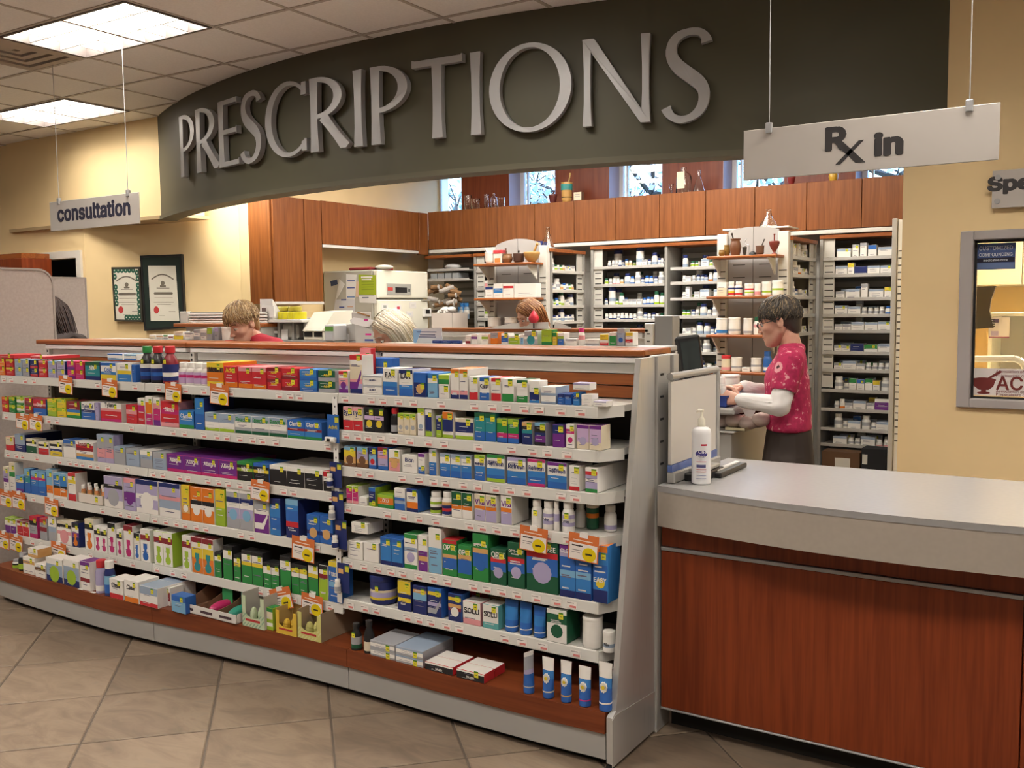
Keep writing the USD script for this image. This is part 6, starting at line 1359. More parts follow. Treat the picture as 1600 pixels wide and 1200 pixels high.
# ---- rear ledge behind the gondola cap with its small boxes
t = thing('rear_ledge', 'grey ledge behind the cherry cap carrying small boxes', 'ledge', (0, 0, 0)); LZ2 = 1.4405
for x0, x1 in ((-5.2, -4.36), (-2.95, -1.53)): obj('ledge_board', B().cbox(x0, x1, 3.442, 3.60, LZ2 - .02, LZ2, .003), GREY, t); obj('ledge_front', B().box(x0, x1, 3.58, 3.60, 0, LZ2 - .021), SHELF, t)
LY2 = 3.475
ledge = [(727, 735, 524, 'd1w2', 'tiny white and dark red carton'), (736, 746, 522, 'w2v1w1', 'pale carton with violet base'), (752, 763, 522, 'w2a1w1', 'white carton with green tag'), (766, 778, 519, 'o2e2', 'orange and grey carton'), (783, 794, 521, 'w1b3w1', 'white-edged blue carton'), (795, 812, 524, 'a3w1', 'light green carton'), (813, 818, 522, 's2w1', 'slim pale blue carton'), (819, 840, 517, 'e2w1e2', 'broad grey carton with teal ring'), (863, 870, 519, 'y2g1', 'yellow and green carton'), (871, 881, 520, 'b2a1w1', 'white carton with blue base'), (883, 901, 529, 'w2e1', 'low white carton left of the pink-capped bottle'), (914, 936, 530, 'e1w2', 'low white carton right of the pink-capped bottle'), (937, 951, 522, 'r1w1y2', 'yellow-topped white carton'), (952, 963, 519, 'g3w1', 'green and white carton'), (964, 976, 513, 'e1i2e1', 'tall grey carton with blue ring'), (977, 989, 519, 'w1r1w1y1', 'pale carton with red and yellow')]
for x0p, x1p, yt, c, lb in ledge:
    a, b_ = aty(x0p, yt, LY2), aty(x1p, yt, LY2); carton(lb + ' on the ledge behind the right cap', 'box', a[0] + .0006, b_[0] - .0006, LY2, LZ2 + .0006, a[2], .05, c, {'s': '1' if x0p % 3 == 0 else '0', **({'c': 't'} if x0p == 819 else {}), **({'c': 'b'} if x0p == 964 else {})})
for k, (p0, p1) in enumerate(((846, 862),)):
    a, b_ = aty(p0, 515, LY2), aty(p1, 515, LY2); carton('bright lime green carton on the ledge behind the right cap', 'box', a[0], b_[0], LY2, LZ2 + .0006, a[2], .05, 'g1a3a1', {'s': '0'})
a, b_ = aty(902, 513, LY2), aty(911, 513, LY2); lathed('white bottle with a magenta cap on the ledge behind the right cap', 'bottle', (a[0] + b_[0]) / 2, LY2, LZ2 + .0006, (b_[0] - a[0]) / 2, a[2] - LZ2, 'w', 'm', {'k': 'bottle', 'L': 'w1p1'})
t = thing('leaflet_stand', 'pale blue and white leaflet card standing behind the cap beside the white-haired woman', 'leaflet', (0, 0, 0)); P = [aty(*q, 3.50) for q in ((645, 513), (690, 512), (691, 541), (647, 541))]
b = B().prism([(p[0], p[2]) for p in P], 'y', 3.50, 3.503, (.62, .66, .70)); a, q = aty(646, 515, 3.5), aty(662, 540, 3.5); b.prism([(a[0], a[2]), (q[0] - .01, a[2]), (q[0] - .05, q[2]), (a[0], q[2])], 'y', 3.4993, 3.50, (.25, .45, .72))
for x0p, x1p, yy in ((651, 682, 518), (656, 680, 522.5), (655, 681, 526)): a, q = aty(x0p, yy, 3.4993), aty(x1p, yy + 1.4, 3.4993); b.box(a[0], q[0], 3.4988, 3.4993, q[2], a[2], (.06, .08, .2))
obj('card', b, PAPER, t); obj('foot', B().box(P[3][0], P[2][0], 3.505, 3.54, LZ2, LZ2 + .003, (.62, .66, .7)), PAPER, t)
for k in range(3): a, b_ = aty(675 + 15 * k, 532, LY2), aty(689 + 15 * k, 532, LY2); carton('small dark blue carton beside the blue leaflet, %s of three' % ['left', 'middle', 'right'][k], 'box', a[0] + .0008, b_[0] - .0008, LY2 - .0, LZ2 + .0006, a[2], .02, 'n1b1n1', {'s': '0'}, 'dark blue cartons beside the leaflet')
for k, (x0p, x1p, yt, c, lb) in enumerate([(233, 243, 523, 'c2w1', 'cream carton at the left end'), (244, 254, 523, 'w2x1w1', 'white carton with tan picture'), (255, 262, 523, 'e1w1g1', 'pale carton with green tag'), (263, 270, 524, 'w1d1w1', 'white carton with red spot'), (271, 286, 518, 'y2w1c1', 'yellow and white packet'), (288, 301, 519, 'w3e1', 'white carton under a crumpled wrap'), (302, 312, 515, 'e1w1e1', 'grey and white carton'), (313, 322, 514, 'w1e1w1', 'white carton with grey lines'), (323, 331, 512, 'e1a1', 'tall grey carton with green top'), (334, 341, 511, 'e2l1', 'slim grey carton')]):
    a, b_ = aty(x0p, yt, LY2), aty(x1p, yt, LY2); carton(lb + ' on the ledge behind the left cap', 'box', a[0] + .0008, b_[0] - .0008, LY2, LZ2 + .0006, a[2], .05, c, {'s': '0'})
a, b_ = aty(342, 511, LY2), aty(355, 511, LY2); lathed('plain white tub on the left ledge in front of the short-haired blonde woman', 'tub', (a[0] + b_[0]) / 2, LY2, LZ2 + .0006, (b_[0] - a[0]) / 2, a[2] - LZ2, 'w', 'w', {'k': 'jar', 'name': 'tub'})

# ---- work counter with printers behind the blonde woman
WYC = 4.9
t = thing('work_counter', 'grey work counter with shelves behind the short-haired blonde woman', 'counter', (0, 0, 0)); wa, wb_ = X_(392, WYC), X_(580, WYC)
wz = aty(440, 531, WYC)[2]
obj('worktop', B().cbox(wa, wb_, WYC, WYC + .6, wz - .03, wz, .004), LAMINATE, t); obj('base', B().box(wa + .02, wb_ - .02, WYC + .04, WYC + .58, 0, wz - .031), GREY, t)
z1_, z2_ = aty(420, 517, WYC)[2], aty(440, 499.5, WYC)[2]
obj('tray_shelf', B().cbox(X_(390, WYC), X_(430, WYC), WYC + .02, WYC + .4, z1_ - .02, z1_, .003), SHELF, t)
for k in range(3): zz = z1_ + .02 + k * .028; obj('stacked_tray', B().box(X_(403, WYC), X_(429, WYC), WYC + .06, WYC + .4, zz, zz + .014), BAYGREY, t)
obj('top_shelf', B().cbox(X_(393, WYC), X_(474, WYC), WYC - .03, WYC + .42, z2_ - .02, z2_, .003), SHELF, t)
for px in (430, 452, 471): obj('post', B().cbox(X_(px, WYC) - .012, X_(px, WYC) + .012, WYC + .02, WYC + .38, wz, z2_ - .021, .002), BAYGREY, t)
t = thing('desk_printer', 'cream printer with sloping lid and black paper slot on the work counter', 'printer', (0, 0, 0)); xa, xb = X_(472, WYC), X_(505, WYC); zt_, zm, zb2 = aty(490, 488, WYC)[2], aty(490, 517, WYC)[2], aty(490, 529, WYC)[2]
obj('lid', B().prism([(WYC - .02, zm), (WYC + .10, zt_), (WYC + .3, zt_ + .01), (WYC + .3, zm)], 'x', xa + .012, xb, None), CREAMP, t); obj('body', B().cbox(xa, xb - .012, WYC + .0, WYC + .32, wz + .0006, zm - .001, .006), CREAMP, t); sl = B()
for q in (0, 1): sl.box(xa + .01 + q * (xb - xa) * .48, xa + (xb - xa) * (.44 + .46 * q), WYC - .003, WYC, zb2 + .012, zm - .008)
obj('paper_slot', sl, BLACK, t)
t = thing('desk_calendar', 'white tented card with a small dark photo on the work counter top shelf', 'card', (0, 0, 0)); P = [aty(*q, WYC - .02) for q in ((410, 476.5), (428, 478), (429, 496), (403, 495))]
b = B().prism([(p[0], p[2]) for p in P], 'y', WYC - .022, WYC - .016, (.74, .73, .72)); a, q = aty(409, 481, WYC - .022), aty(416, 491, WYC - .022); b.box(a[0], q[0], WYC - .0226, WYC - .022, q[2], a[2], (.16, .12, .12)); obj('card', b, PAPER, t); obj('back_leg', B().prism([(WYC - .015, z2_ + .001), (WYC + .1, z2_ + .001), (WYC - .015, z2_ + .15)], 'x', P[3][0] + .02, P[2][0] - .02, (.68, .67, .66)), PAPER, t)
t = thing('tape_basket', 'pile of bright yellow tape rolls on the top shelf beside the tented card', 'tape rolls', (0, 0, 0))
for k in range(5): c = aty(437 + 8.6 * k, 493 - 1.2 * k, WYC + .1); obj('roll', B().lathe([(.018, 0), (.048, 0), (.05, .006), (.05, .05), (.048, .056), (.018, .056)], c[0], WYC + .08, z2_ + .001, 16, (.62, .55, .02)), PLASTIC, t, 35)
for k in range(2): c = aty(445 + 16 * k, 487, WYC + .1); obj('roll', B().lathe([(.018, 0), (.048, 0), (.05, .006), (.05, .03), (.048, .036), (.018, .036)], c[0], WYC + .10, z2_ + .058, 16, (.45, .38, .05)), PLASTIC, t, 35)
t = thing('receipt_printer', 'grey receipt printer with hanging white slip on the work counter', 'printer', (0, 0, 0)); xa, xb = X_(431, WYC), X_(456, WYC); obj('case', B().cbox(xa, xb, WYC + .04, WYC + .3, wz + .0006, aty(440, 505, WYC)[2], .02), plain('printer_grey', (.42, .41, .36), .4), t); a, q = aty(437, 514.5, WYC + .038), aty(450.5, 531, WYC + .038); obj('slip', B().box(a[0], q[0], WYC + .034, WYC + .036, q[2], a[2], (.76, .75, .74)), PAPER, t)
t = thing('label_printer', 'pale printer with green stripe and papers right of the cream printer', 'printer', (0, 0, 0)); a, q = aty(506, 507, 4.75), aty(521, 534, 4.75); obj('shelf_arm', B().box(a[0], q[0], 4.76, 4.899, wz - .03, wz - .001), GREY, t); obj('case', B().cbox(a[0], q[0], 4.75, 4.89, wz, a[2], .01, (.45, .46, .48)).box(a[0] + .008, q[0] + .001, 4.749, 4.7502, a[2] - .045, a[2] - .015, (.12, .28, .06)), PLASTIC, t)
t = thing('desk_organiser', 'grey upright desk organiser behind the loose papers on the work counter', 'organiser', (0, 0, 0)); obj('box', B().cbox(X_(522, WYC), X_(580, WYC), WYC, WYC + .2, wz + .0006, aty(560, 506, WYC)[2], .004), plain('organiser_grey', (.40, .39, .37), .5), t); obj('upright_divider', B().cbox(X_(548, WYC), X_(577, WYC), WYC + .001, WYC + .012, aty(560, 506, WYC)[2], aty(560, 488, WYC)[2], .003), FROST, t)
sheet('loose white paper crumpled in front of the ruled form', [(523, 535), (524, 528), (538, 520), (545, 522), (545, 536)], 4.9 - .002, WH, cat='paper')
sheet('white page with magenta stamps beside the white-haired woman', [(547, 500), (552, 496), (585, 500), (577, 511), (571, 511), (548, 505)], 4.9 - .0035, (.76, .74, .74), [(569, 499, 575, 501.5, PNK)])
sheet('grey wire file rack with a pink-stamped slip near the white-haired woman', [(554, 505), (571, 511), (586, 520), (586, 536), (556, 536)], 4.9 - .001, (.50, .49, .47), [(571, 521, 580, 524, PNK), (570, 530, 583, 533, BLU)], cat='file rack', name='file_rack')
sheet('brown folder edge above the pink-stamped page', [(559, 487), (578, 493), (578, 495), (558, 489)], 4.9 - .001, (.40, .22, .10), cat='folder', name='folder')

# ---- by the service counter: screen, monitor, basket, sanitiser
SXp = -1.40
t = thing('counter_screen', 'pale translucent screen panel standing along the left side of the counter', 'screen', (0, 0, 0)); q = [atx(*p, SXp) for p in ((1044, 590), (1117, 577), (1117, 683), (1044, 706))]
yA, yB = 3.225, q[1][1] + .02; zTA, zTB = 1.35, q[1][2]
obj('panel', B().box(SXp - .006, SXp + .006, yA, yB - .02, 1.02, zTB - .02), mat('screen_white', {'p': ('principled_bsdf', dict(base_color=(.56, .54, .52), roughness=.35))}, []), t)
obj('top_rail', B().cyl((SXp, yA, zTB), (SXp, yB, zTB), .013, 12), GREY, t); obj('end_rail', B().cyl((SXp, yB, zTB), (SXp, yB, .951), .014, 12), GREY, t); obj('blue_strip', B().box(SXp - .008, SXp + .010, yA, yB - .015, .992, 1.018), plain('blue_strip', (.10, .16, .42), .4), t); obj('bottom_rail', B().cbox(SXp - .012, SXp + .02, yA, yB, .951, .991, .004), GREY, t)
t = thing('monitor', 'black flat monitor with grey screen standing behind the counter screen', 'monitor', (0, 0, 0)); T = 4.55
P = [atd(*p, T) for p in ((1052, 527), (1091, 522), (1104, 585), (1066, 590))]; c = sum(P) / 4; ex = (P[1] + P[2] - P[0] - P[3]) / 2; ez = (P[0] + P[1] - P[2] - P[3]) / 2; wv, hv = np.linalg.norm(ex), np.linalg.norm(ez); ex /= wv; ez = ez - ex * (ez @ ex); hv = np.linalg.norm(ez); ez /= hv; ey = np.cross(ez, ex)
M = np.eye(4); M[:3, 0] = ex; M[:3, 1] = ey; M[:3, 2] = ez; M[:3, 3] = c
obj('case', B().cbox(-wv / 2, wv / 2, 0, .045, -hv / 2, hv / 2, .012).move(M), BLACK, t); obj('screen', B().box(-wv * .33, wv * .40, -.002, .001, -hv * .44, hv * .36).move(M), plain('monitor_screen', (.045, .055, .055), .15), t)
obj('stand', B().cyl((c[0], c[1] + .05, .012), c + ey * .03, .03, 10), BLACK, t); obj('stand_base', B().lathe([(0, 0), (.14, 0), (.13, .012), (0, .014)], c[0], c[1] + .05, .001, 20), BLACK, t, 30)
t = thing('side_counter', 'lower side counter beneath the blue basket, with shelf of bags below', 'counter', (0, 0, 0)); a = atd(1152, 636, 4.6); zb_ = a[2]
xs0, xs1 = -1.80, a[0] + .01
obj('worktop', B().cbox(xs0, xs1, 4.36, 5.0, zb_ - .035, zb_, .01), GREY, t); obj('lower_shelf', B().cbox(xs0, xs1 + .0, 4.36, 4.98, .99, 1.0, .004), GREY, t); obj('back', B().box(xs0, xs1 + .0, 4.985, 4.999, .2, zb_ - .036), DARKWOOD, t); obj('end', B().box(xs0, xs0 + .02, 4.37, 4.98, 0, zb_ - .036), GREY, t); obj('base', B().box(xs0 + .03, xs1 - .02, 4.38, 4.97, 0, .985), GREY, t)
t = thing('blue_basket', 'bright blue plastic basket holding a prescription, between the standing woman\'s hands', 'basket', (0, 0, 0)); a, b_ = atd(1116, 619, 4.6), atd(1140, 636, 4.6)
BASK = plain('blue_basket_plastic', (.012, .05, .30), .35); w0, w1, y0 = a[0] - .09, b_[0] - .005, a[1] + .0
q = B().box(w0, w1, y0, y0 + .004, zb_ + .001, a[2]).box(w0, w1, y0 + .20, y0 + .204, zb_ + .001, a[2]).box(w0, w0 + .004, y0 + .004, y0 + .2, zb_ + .001, a[2]).box(w1 - .004, w1, y0 + .004, y0 + .2, zb_ + .001, a[2]).box(w0, w1, y0, y0 + .204, zb_ + .0006, zb_ + .004); obj('tub', q, BASK, t); obj('rim', B().box(w0 - .006, w1 + .006, y0 - .006, y0 + .003, a[2] - .006, a[2] + .003).box(w1 - .003, w1 + .006, y0, y0 + .2, a[2] - .006, a[2] + .003), BASK, t)
lathed('white stock bottle standing in the blue basket', 'bottle', w0 + .085, y0 + .05, zb_ + .005, .034, .135, 'w', 'w', {'k': 'bottle', 'L': 'w2e1'})
lathed('small white vial held over the blue basket', 'bottle', w1 - .03, y0 + .03, zb_ + .06, .014, .05, 'w', 'w', {'k': 'bottle'})
lathed('white pail standing behind the blue basket', 'pail', atd(1127, 605, 4.85)[0], 4.72, zb_ + .0006, .048, .13, 'w', 'w', {'k': 'tub', 'name': 'pail'})
sheet('white slip of paper hanging from the standing woman\'s hand', [(1160, 640), (1181, 641), (1171, 661)], atd(1170, 640, 4.62)[1], (.74, .72, .71))
t = thing('bag_box', 'cream open box of paper bags on the shelf under the blue basket', 'box', (0, 0, 0)); a, b_ = atd(1124, 670, 4.55), atd(1162, 704, 4.55); box_tray(t, a[0], b_[0], 4.40, 4.66, 1.0006, a[2] - 1.0, PAPER, tint=(.56, .50, .33))
bb = B(); r = random.Random(4)
for k in range(7): bb.mesh(ball(1, a[0] - .05 + .034 * k, 4.49 + .04 * (k % 2), a[2] + .015 + .025 * r.random(), .05, .06, .035, 1), (.52, .40, .33) if k % 2 else (.62, .50, .46))
obj('paper_bags', bb, PAPER, t, True)
t = thing('sanitiser_bottle', 'white pump bottle of hand sanitiser with a navy oval label on the counter', 'bottle', (0, 0, 0)); a, b_ = atz(1075, 757, CT), atz(1110, 757, CT); xc, yc = (a[0] + b_[0]) / 2, a[1] + .04; rb = (b_[0] - a[0]) / 2
hz = lambda p: aty(1092, p, yc)[2] - CT
obj('body', B().lathe([(0, 0), (rb * .95, 0), (rb, .006), (rb, hz(677)), (rb * .93, hz(671)), (rb * .7, hz(667.5)), (rb * .36, hz(666)), (rb * .36, hz(664))], xc, yc, CT + .0006, 24, (.76, .76, .78)), PLASTIC, t, 35)
obj('pump_collar', B().lathe([(rb * .38, hz(667)), (rb * .40, hz(666)), (rb * .38, hz(655)), (rb * .2, hz(652)), (rb * .12, hz(648)), (rb * .12, hz(643)), (0, hz(643))], xc, yc, CT, 16, (.75, .72, .60)), PLASTIC, t, 35)
obj('pump_nozzle', B().cbox(xc - rb * .42, xc + rb * .22, yc - .007, yc + .007, CT + hz(643), CT + hz(639), .003, (.75, .72, .62)).cyl((xc - rb * .40, yc, CT + hz(642)), (xc - rb * .55, yc, CT + hz(644)), .004, 8, (.75, .72, .62)), PLASTIC, t)
lb_ = B()
def wrap(poly, col, off=.0006):
    m = trimesh.creation.extrude_polygon(poly, .0004); m = m.subdivide_to_size(.006, max_iter=12)
    v = np.array(m.vertices); a_ = v[:, 0] / rb; R_ = rb + off + v[:, 2]; th = math.atan2(-yc, -xc); c_, s_ = -math.cos(th), -math.sin(th)
    d0 = np.array([-xc, -yc]) / math.hypot(xc, yc); e0 = np.array([-d0[1], d0[0]])
    P_ = np.outer(R_ * np.cos(a_), d0) + np.outer(R_ * np.sin(a_), e0); lb_.add(np.column_stack([P_[:, 0] + xc, P_[:, 1] + yc, CT + v[:, 1]]), m.faces, col)
wrap(affinity.scale(Point(0, hz(707)).buffer(rb * .62), 1.0, .58), (.035, .03, .16)); wrap(affinity.scale(Point(0, hz(707)).buffer(rb * .52), 1.0, .50), (.07, .06, .26), .001)
wrap(sbox(-rb * .05, hz(694.5), rb * .6, hz(691.8)), (.5, .05, .08)); wrap(sbox(-rb * .5, hz(728), rb * .45, hz(723.5)), (.10, .10, .24))
for y_, c_ in ((719, (.6, .3, .35)), (731, (.6, .25, .25)), (734.5, (.6, .25, .25)), (740, (.3, .35, .55)), (745, (.4, .42, .55))): wrap(sbox(-rb * .5, hz(y_ + .6), rb * .5, hz(y_ - .6)), c_)
for s_, y_, h_, dx in (('One', 706, .011, .004), ('Step', 713, .010, -.003)):
    v, f = text(s_, h_, .0004); v = v - [v[:, 0].mean() - dx, 0, 0]; d0 = np.array([-xc, -yc]) / math.hypot(xc, yc); e0 = np.array([-d0[1], d0[0]]); a_ = v[:, 0] / rb; R_ = rb + .0018 + v[:, 2]; P_ = np.outer(R_ * np.cos(a_), d0) + np.outer(R_ * np.sin(a_), e0); lb_.add(np.column_stack([P_[:, 0] + xc, P_[:, 1] + yc, CT + hz(y_) + v[:, 1]]), f, (.75, .75, .78))
obj('label', lb_, PRINT, t)
t = thing('note_tray', 'small black tray with white notepaper beside the sanitiser bottle', 'tray', (0, 0, 0)); a, b_ = atz(1108, 746, CT), atz(1131, 746, CT); yb2 = atz(1115, 726, CT)[1]
obj('tray', B().cbox(a[0], b_[0], a[1], yb2, CT + .0006, CT + .02, .004), BLACK, t); obj('notes', B().box(a[0] + .004, b_[0] - .025, a[1] + .03, yb2 - .01, CT + .0205, CT + .026), WHITEP, t)
t = thing('card_terminal', 'low black and grey terminal at the foot of the counter screen', 'terminal', (0, 0, 0)); a, b_ = atz(1048, 744, CT), atz(1074, 732, CT); obj('case', B().cbox(-1.375, -1.30, 3.30, 3.52, CT + .0006, CT + .03, .005), BLACK, t); obj('keypad', B().cbox(-1.365, -1.31, 3.32, 3.50, CT + .0305, CT + .045, .003), GREY, t)

# ================================================================== PEOPLE
M3 = m3.Manifold
def ballm(p, r):
    return M3.sphere(1.0, 20).scale((r, r, r) if np.isscalar(r) else tuple(r)).translate(tuple(map(float, p)))
def hullm(*ps): return M3.batch_hull([ballm(p, r) for p, r in ps])
def finish(man, length, it=12):
    mm = man.refine_to_length(length).to_mesh(); t = trimesh.Trimesh(mm.vert_properties[:, :3], mm.tri_verts, process=True)
    trimesh.smoothing.filter_taubin(t, lamb=.5, nu=.53, iterations=it); return t
def rot_yp(yaw=0, pitch=0, roll=0):
    cy, sy, cp, sp, cr, sr = math.cos(yaw), math.sin(yaw), math.cos(pitch), math.sin(pitch), math.cos(roll), math.sin(roll)
    return np.array([[cy, -sy, 0], [sy, cy, 0], [0, 0, 1]]) @ np.array([[cp, 0, sp], [0, 1, 0], [-sp, 0, cp]]) @ np.array([[1, 0, 0], [0, cr, -sr], [0, sr, cr]])
def head_mesh():
    """A face modelled as one blended surface: x forward, y to the left, z up, eyes at z = 0."""
    def E(p, c, r): q = (p - c) / r; return (np.linalg.norm(q, axis=1) - 1) * min(r)
    def cap(p, a, b, ra, rb):
        a, b = np.array(a), np.array(b); t = np.clip(((p - a) @ (b - a)) / ((b - a) @ (b - a)), 0, 1); return np.linalg.norm(p - a - t[:, None] * (b - a), axis=1) - (ra + (rb - ra) * t)
    def sm(a, b, k): h = np.clip(.5 + .5 * (b - a) / k, 0, 1); return b * (1 - h) + a * h - k * h * (1 - h)
    def ss(a, b, k): return -sm(-a, b, k)
    A = np.array
    def f(p):
        p = p.copy(); p[:, 1] = np.abs(p[:, 1])
        d = E(p, A((-.016, 0, .036)), A((.088, .072, .080)))
        d = sm(d, E(p, A((.022, 0, -.020)), A((.058, .058, .082))), .03)
        d = sm(d, E(p, A((.040, 0, -.075)), A((.036, .036, .034))), .03)
        d = sm(d, cap(p, (-.002, .052, -.045), (.055, .016, -.094), .014, .013), .025)
        d = sm(d, E(p, A((.060, 0, -.096)), A((.017, .018, .014))), .014)
        d = sm(d, E(p, A((.052, .036, -.022)), A((.022, .020, .018))), .022)
        d = sm(d, cap(p, (.072, .0, .024), (.062, .042, .022), .010, .009), .012)
        d = ss(d, E(p, A((.094, .031, .001)), A((.022, .016, .0105))), .010)
        d = sm(d, cap(p, (.076, 0, .012), (.095, 0, -.030), .0065, .009), .010)
        d = sm(d, E(p, A((.084, .011, -.034)), A((.010, .008, .007))), .006)
        d = sm(d, E(p, A((.078, 0, -.0585)), A((.010, .021, .0055))), .005); d = sm(d, E(p, A((.077, 0, -.0685)), A((.009, .018, .006))), .005)
        d = ss(d, E(p, A((.088, 0, -.0635)), A((.008, .018, .0012))), .002)
        d = sm(d, E(p, A((-.010, .074, -.002)), A((.017, .008, .028))), .006); d = ss(d, E(p, A((-.006, .083, .002)), A((.009, .006, .014))), .004)
        return d
    e = .0042; xs, ys, zs = np.arange(-.12, .125, e), np.arange(-.10, .101, e), np.arange(-.135, .135, e)
    g = np.stack(np.meshgrid(xs, ys, zs, indexing='ij'), -1).reshape(-1, 3); val = f(g).reshape(len(xs), len(ys), len(zs))
    from scipy.interpolate import RegularGridInterpolator
    it = RegularGridInterpolator((xs, ys, zs), val, bounds_error=False, fill_value=.1)
    cl = lambda x, y, z: float(-it(np.array([[x, y, z]]))[0])
    vals = {}
    def lookup(x, y, z):
        fx, fy, fz = (x - xs[0]) / e, (y - ys[0]) / e, (z - zs[0]) / e; i, j, k = int(fx), int(fy), int(fz)
        if not (0 <= i < len(xs) - 1 and 0 <= j < len(ys) - 1 and 0 <= k < len(zs) - 1): return -.1
        a, b, c = fx - i, fy - j, fz - k; v = val[i:i + 2, j:j + 2, k:k + 2]
        v = v[0] * (1 - a) + v[1] * a; v = v[0] * (1 - b) + v[1] * b; return -float(v[0] * (1 - c) + v[1] * c)
    m = M3.level_set(lookup, [-.118, -.096, -.13, .12, .096, .13], e)
    mm = m.to_mesh(); t = trimesh.Trimesh(mm.vert_properties[:, :3], mm.tri_verts, process=True); trimesh.smoothing.filter_taubin(t, lamb=.5, nu=.53, iterations=3); return t
HEAD = head_mesh()
def hand_mesh(side, curl):
    """A hand from the wrist at the origin: fingers along +x, palm down (-z), thumb towards +y * side."""
    p = [hullm(((0, 0, 0), (.022, .026, .018)), ((.045, .022, 0), (.018, .014, .013)), ((.085, .030 * side, .002), .0115), ((.085, -.030 * side, 0), .0105), ((.045, -.022, 0), (.018, .014, .012)))]
    for k, (y, L) in enumerate(((.030, .068), (.010, .078), (-.011, .072), (-.030, .056))):
        a, q = 0.0, np.array([.085, y * side, .002]); r = .0098 - .0006 * k
        for s, f in enumerate((.45, .30, .25)):
            a += curl * (.55, .8, .55)[s]; n = q + np.array([math.cos(a), 0, -math.sin(a)]) * L * f; p.append(hullm((q, r), (n, r * .92))); q, r = n, r * .92
    q = np.array([.018, .024 * side, -.004])
    for d, L, r in (((.55, .72 * side, -.25), .042, .0125), ((.80, .35 * side, -.45), .034, .0105), ((.92, .05 * side, -.4), .026, .0095)):
        n = q + np.array(d) / np.linalg.norm(d) * L; p.append(hullm((q, r), (n, r * .93))); q = n
    return finish(M3.batch_boolean(p, m3.OpType.Add), .005, 4)
HAIRM = mat('hair', {'a': ('attribute', {'attribute': 'tint'}), 'p': ('principled_bsdf', dict(roughness=.42, specular_ior_level=.4))}, [('a.color', 'p.base_color')])
def skin(name, c): return mat(name, {'g': ('geometry', {}), 'n': ('noise_texture', dict(scale=35.0, detail=3.0)), 'r': ('rgb_ramp', {'ramp': [(.3, tuple(np.array(c) * (.93, .86, .84))), (.7, c)]}), 'p': ('principled_bsdf', dict(roughness=.5, subsurface_weight=.08, subsurface_radius=(.01, .004, .002)))}, [('g.position', 'n.vector'), ('n.fac', 'r.fac'), ('r.color', 'p.base_color')])
def hair_locks(cols, n, length, seed, style):
    """Locks laid over the skull, in head space; every lock a tapering strand."""
    r = random.Random(seed); b = B(); C = np.array([-.016, 0, .036]); R_ = np.array([.096, .080, .089])
    for k in range(n):
        u, v = r.random(), r.random(); az = 2 * math.pi * u; el = math.asin(v ** .55 * (1 - math.sin(-.2)) + math.sin(-.2)) if v > .0 else 0
        d = np.array([math.cos(el) * math.cos(az), math.cos(el) * math.sin(az), math.sin(el)])
        if style == 'short' and d[0] > .55 and d[2] < .38: continue
        if style != 'short' and d[0] > .42 and d[2] < .55: continue
        P = [C + R_ * d * .97]; L = length * r.uniform(.8, 1.15); st = L / 7
        if style == 'short': t = np.array([.45 * (1 if d[0] > -.2 else -.4) + r.uniform(-.3, .3), d[1] * .9 + .2 + r.uniform(-.35, .35), -.55 + r.uniform(-.2, .3)])
        else: t = np.array([-.10 - .30 * max(d[0], 0) + r.uniform(-.10, .10), (1 if d[1] >= -.05 else -1) * (.75 if d[2] > .5 else .15) + r.uniform(-.10, .10), -.70])
        for s in range(7):
            q = P[-1] + t / np.linalg.norm(t) * st; e = (q - C) / R_; m = np.linalg.norm(e)
            if q[2] > -.02 or style == 'short':
                lift = 1.0 + .012 * s + (.05 if style == 'short' and s > 4 else 0) * r.random()
                if m < lift or style == 'short': q = C + R_ * e / m * lift
            else: q[1] = q[1] * (.985 if style == 'long' else .97); t = np.array([t[0] * .8, t[1] * .5, -1.0])
            P.append(q)
            if style != 'short' and q[2] < .06: t = np.array([t[0] * .6, t[1] * .25, -1.0])
        P = np.array(P); c = np.array(cols[r.randrange(len(cols))]) * r.uniform(.85, 1.15); w0 = (.0040 if style == 'short' else .0046) * r.uniform(.7, 1.4)
        b.strand(P, [w0 * (1 - (q / 7.0) ** 2.2 * .92) for q in range(8)], 5, tuple(np.clip(c, 0, 1)))
    return b
def skull_cap(cols, style, drop):
    man = ballm((-.016, 0, .036), (.096, .079, .088))
    if style != 'short': man = man + hullm(((-.05, 0, .02), (.066, .074, .06)), ((-.055, .0, -drop), (.045, .066, .03)))
    else: man = man + hullm(((-.06, 0, .0), (.05, .062, .05)), ((-.068, 0, -.055), (.03, .045, .02)))
    man = man - hullm(((.120, 0, .056), (.055, .066, .03)), ((.125, 0, -.12), (.075, .075, .03)), ((.05, 0, -.16), (.075, .066, .03)))
    t = finish(man, .012, 3); return B().mesh(t, cols[0])
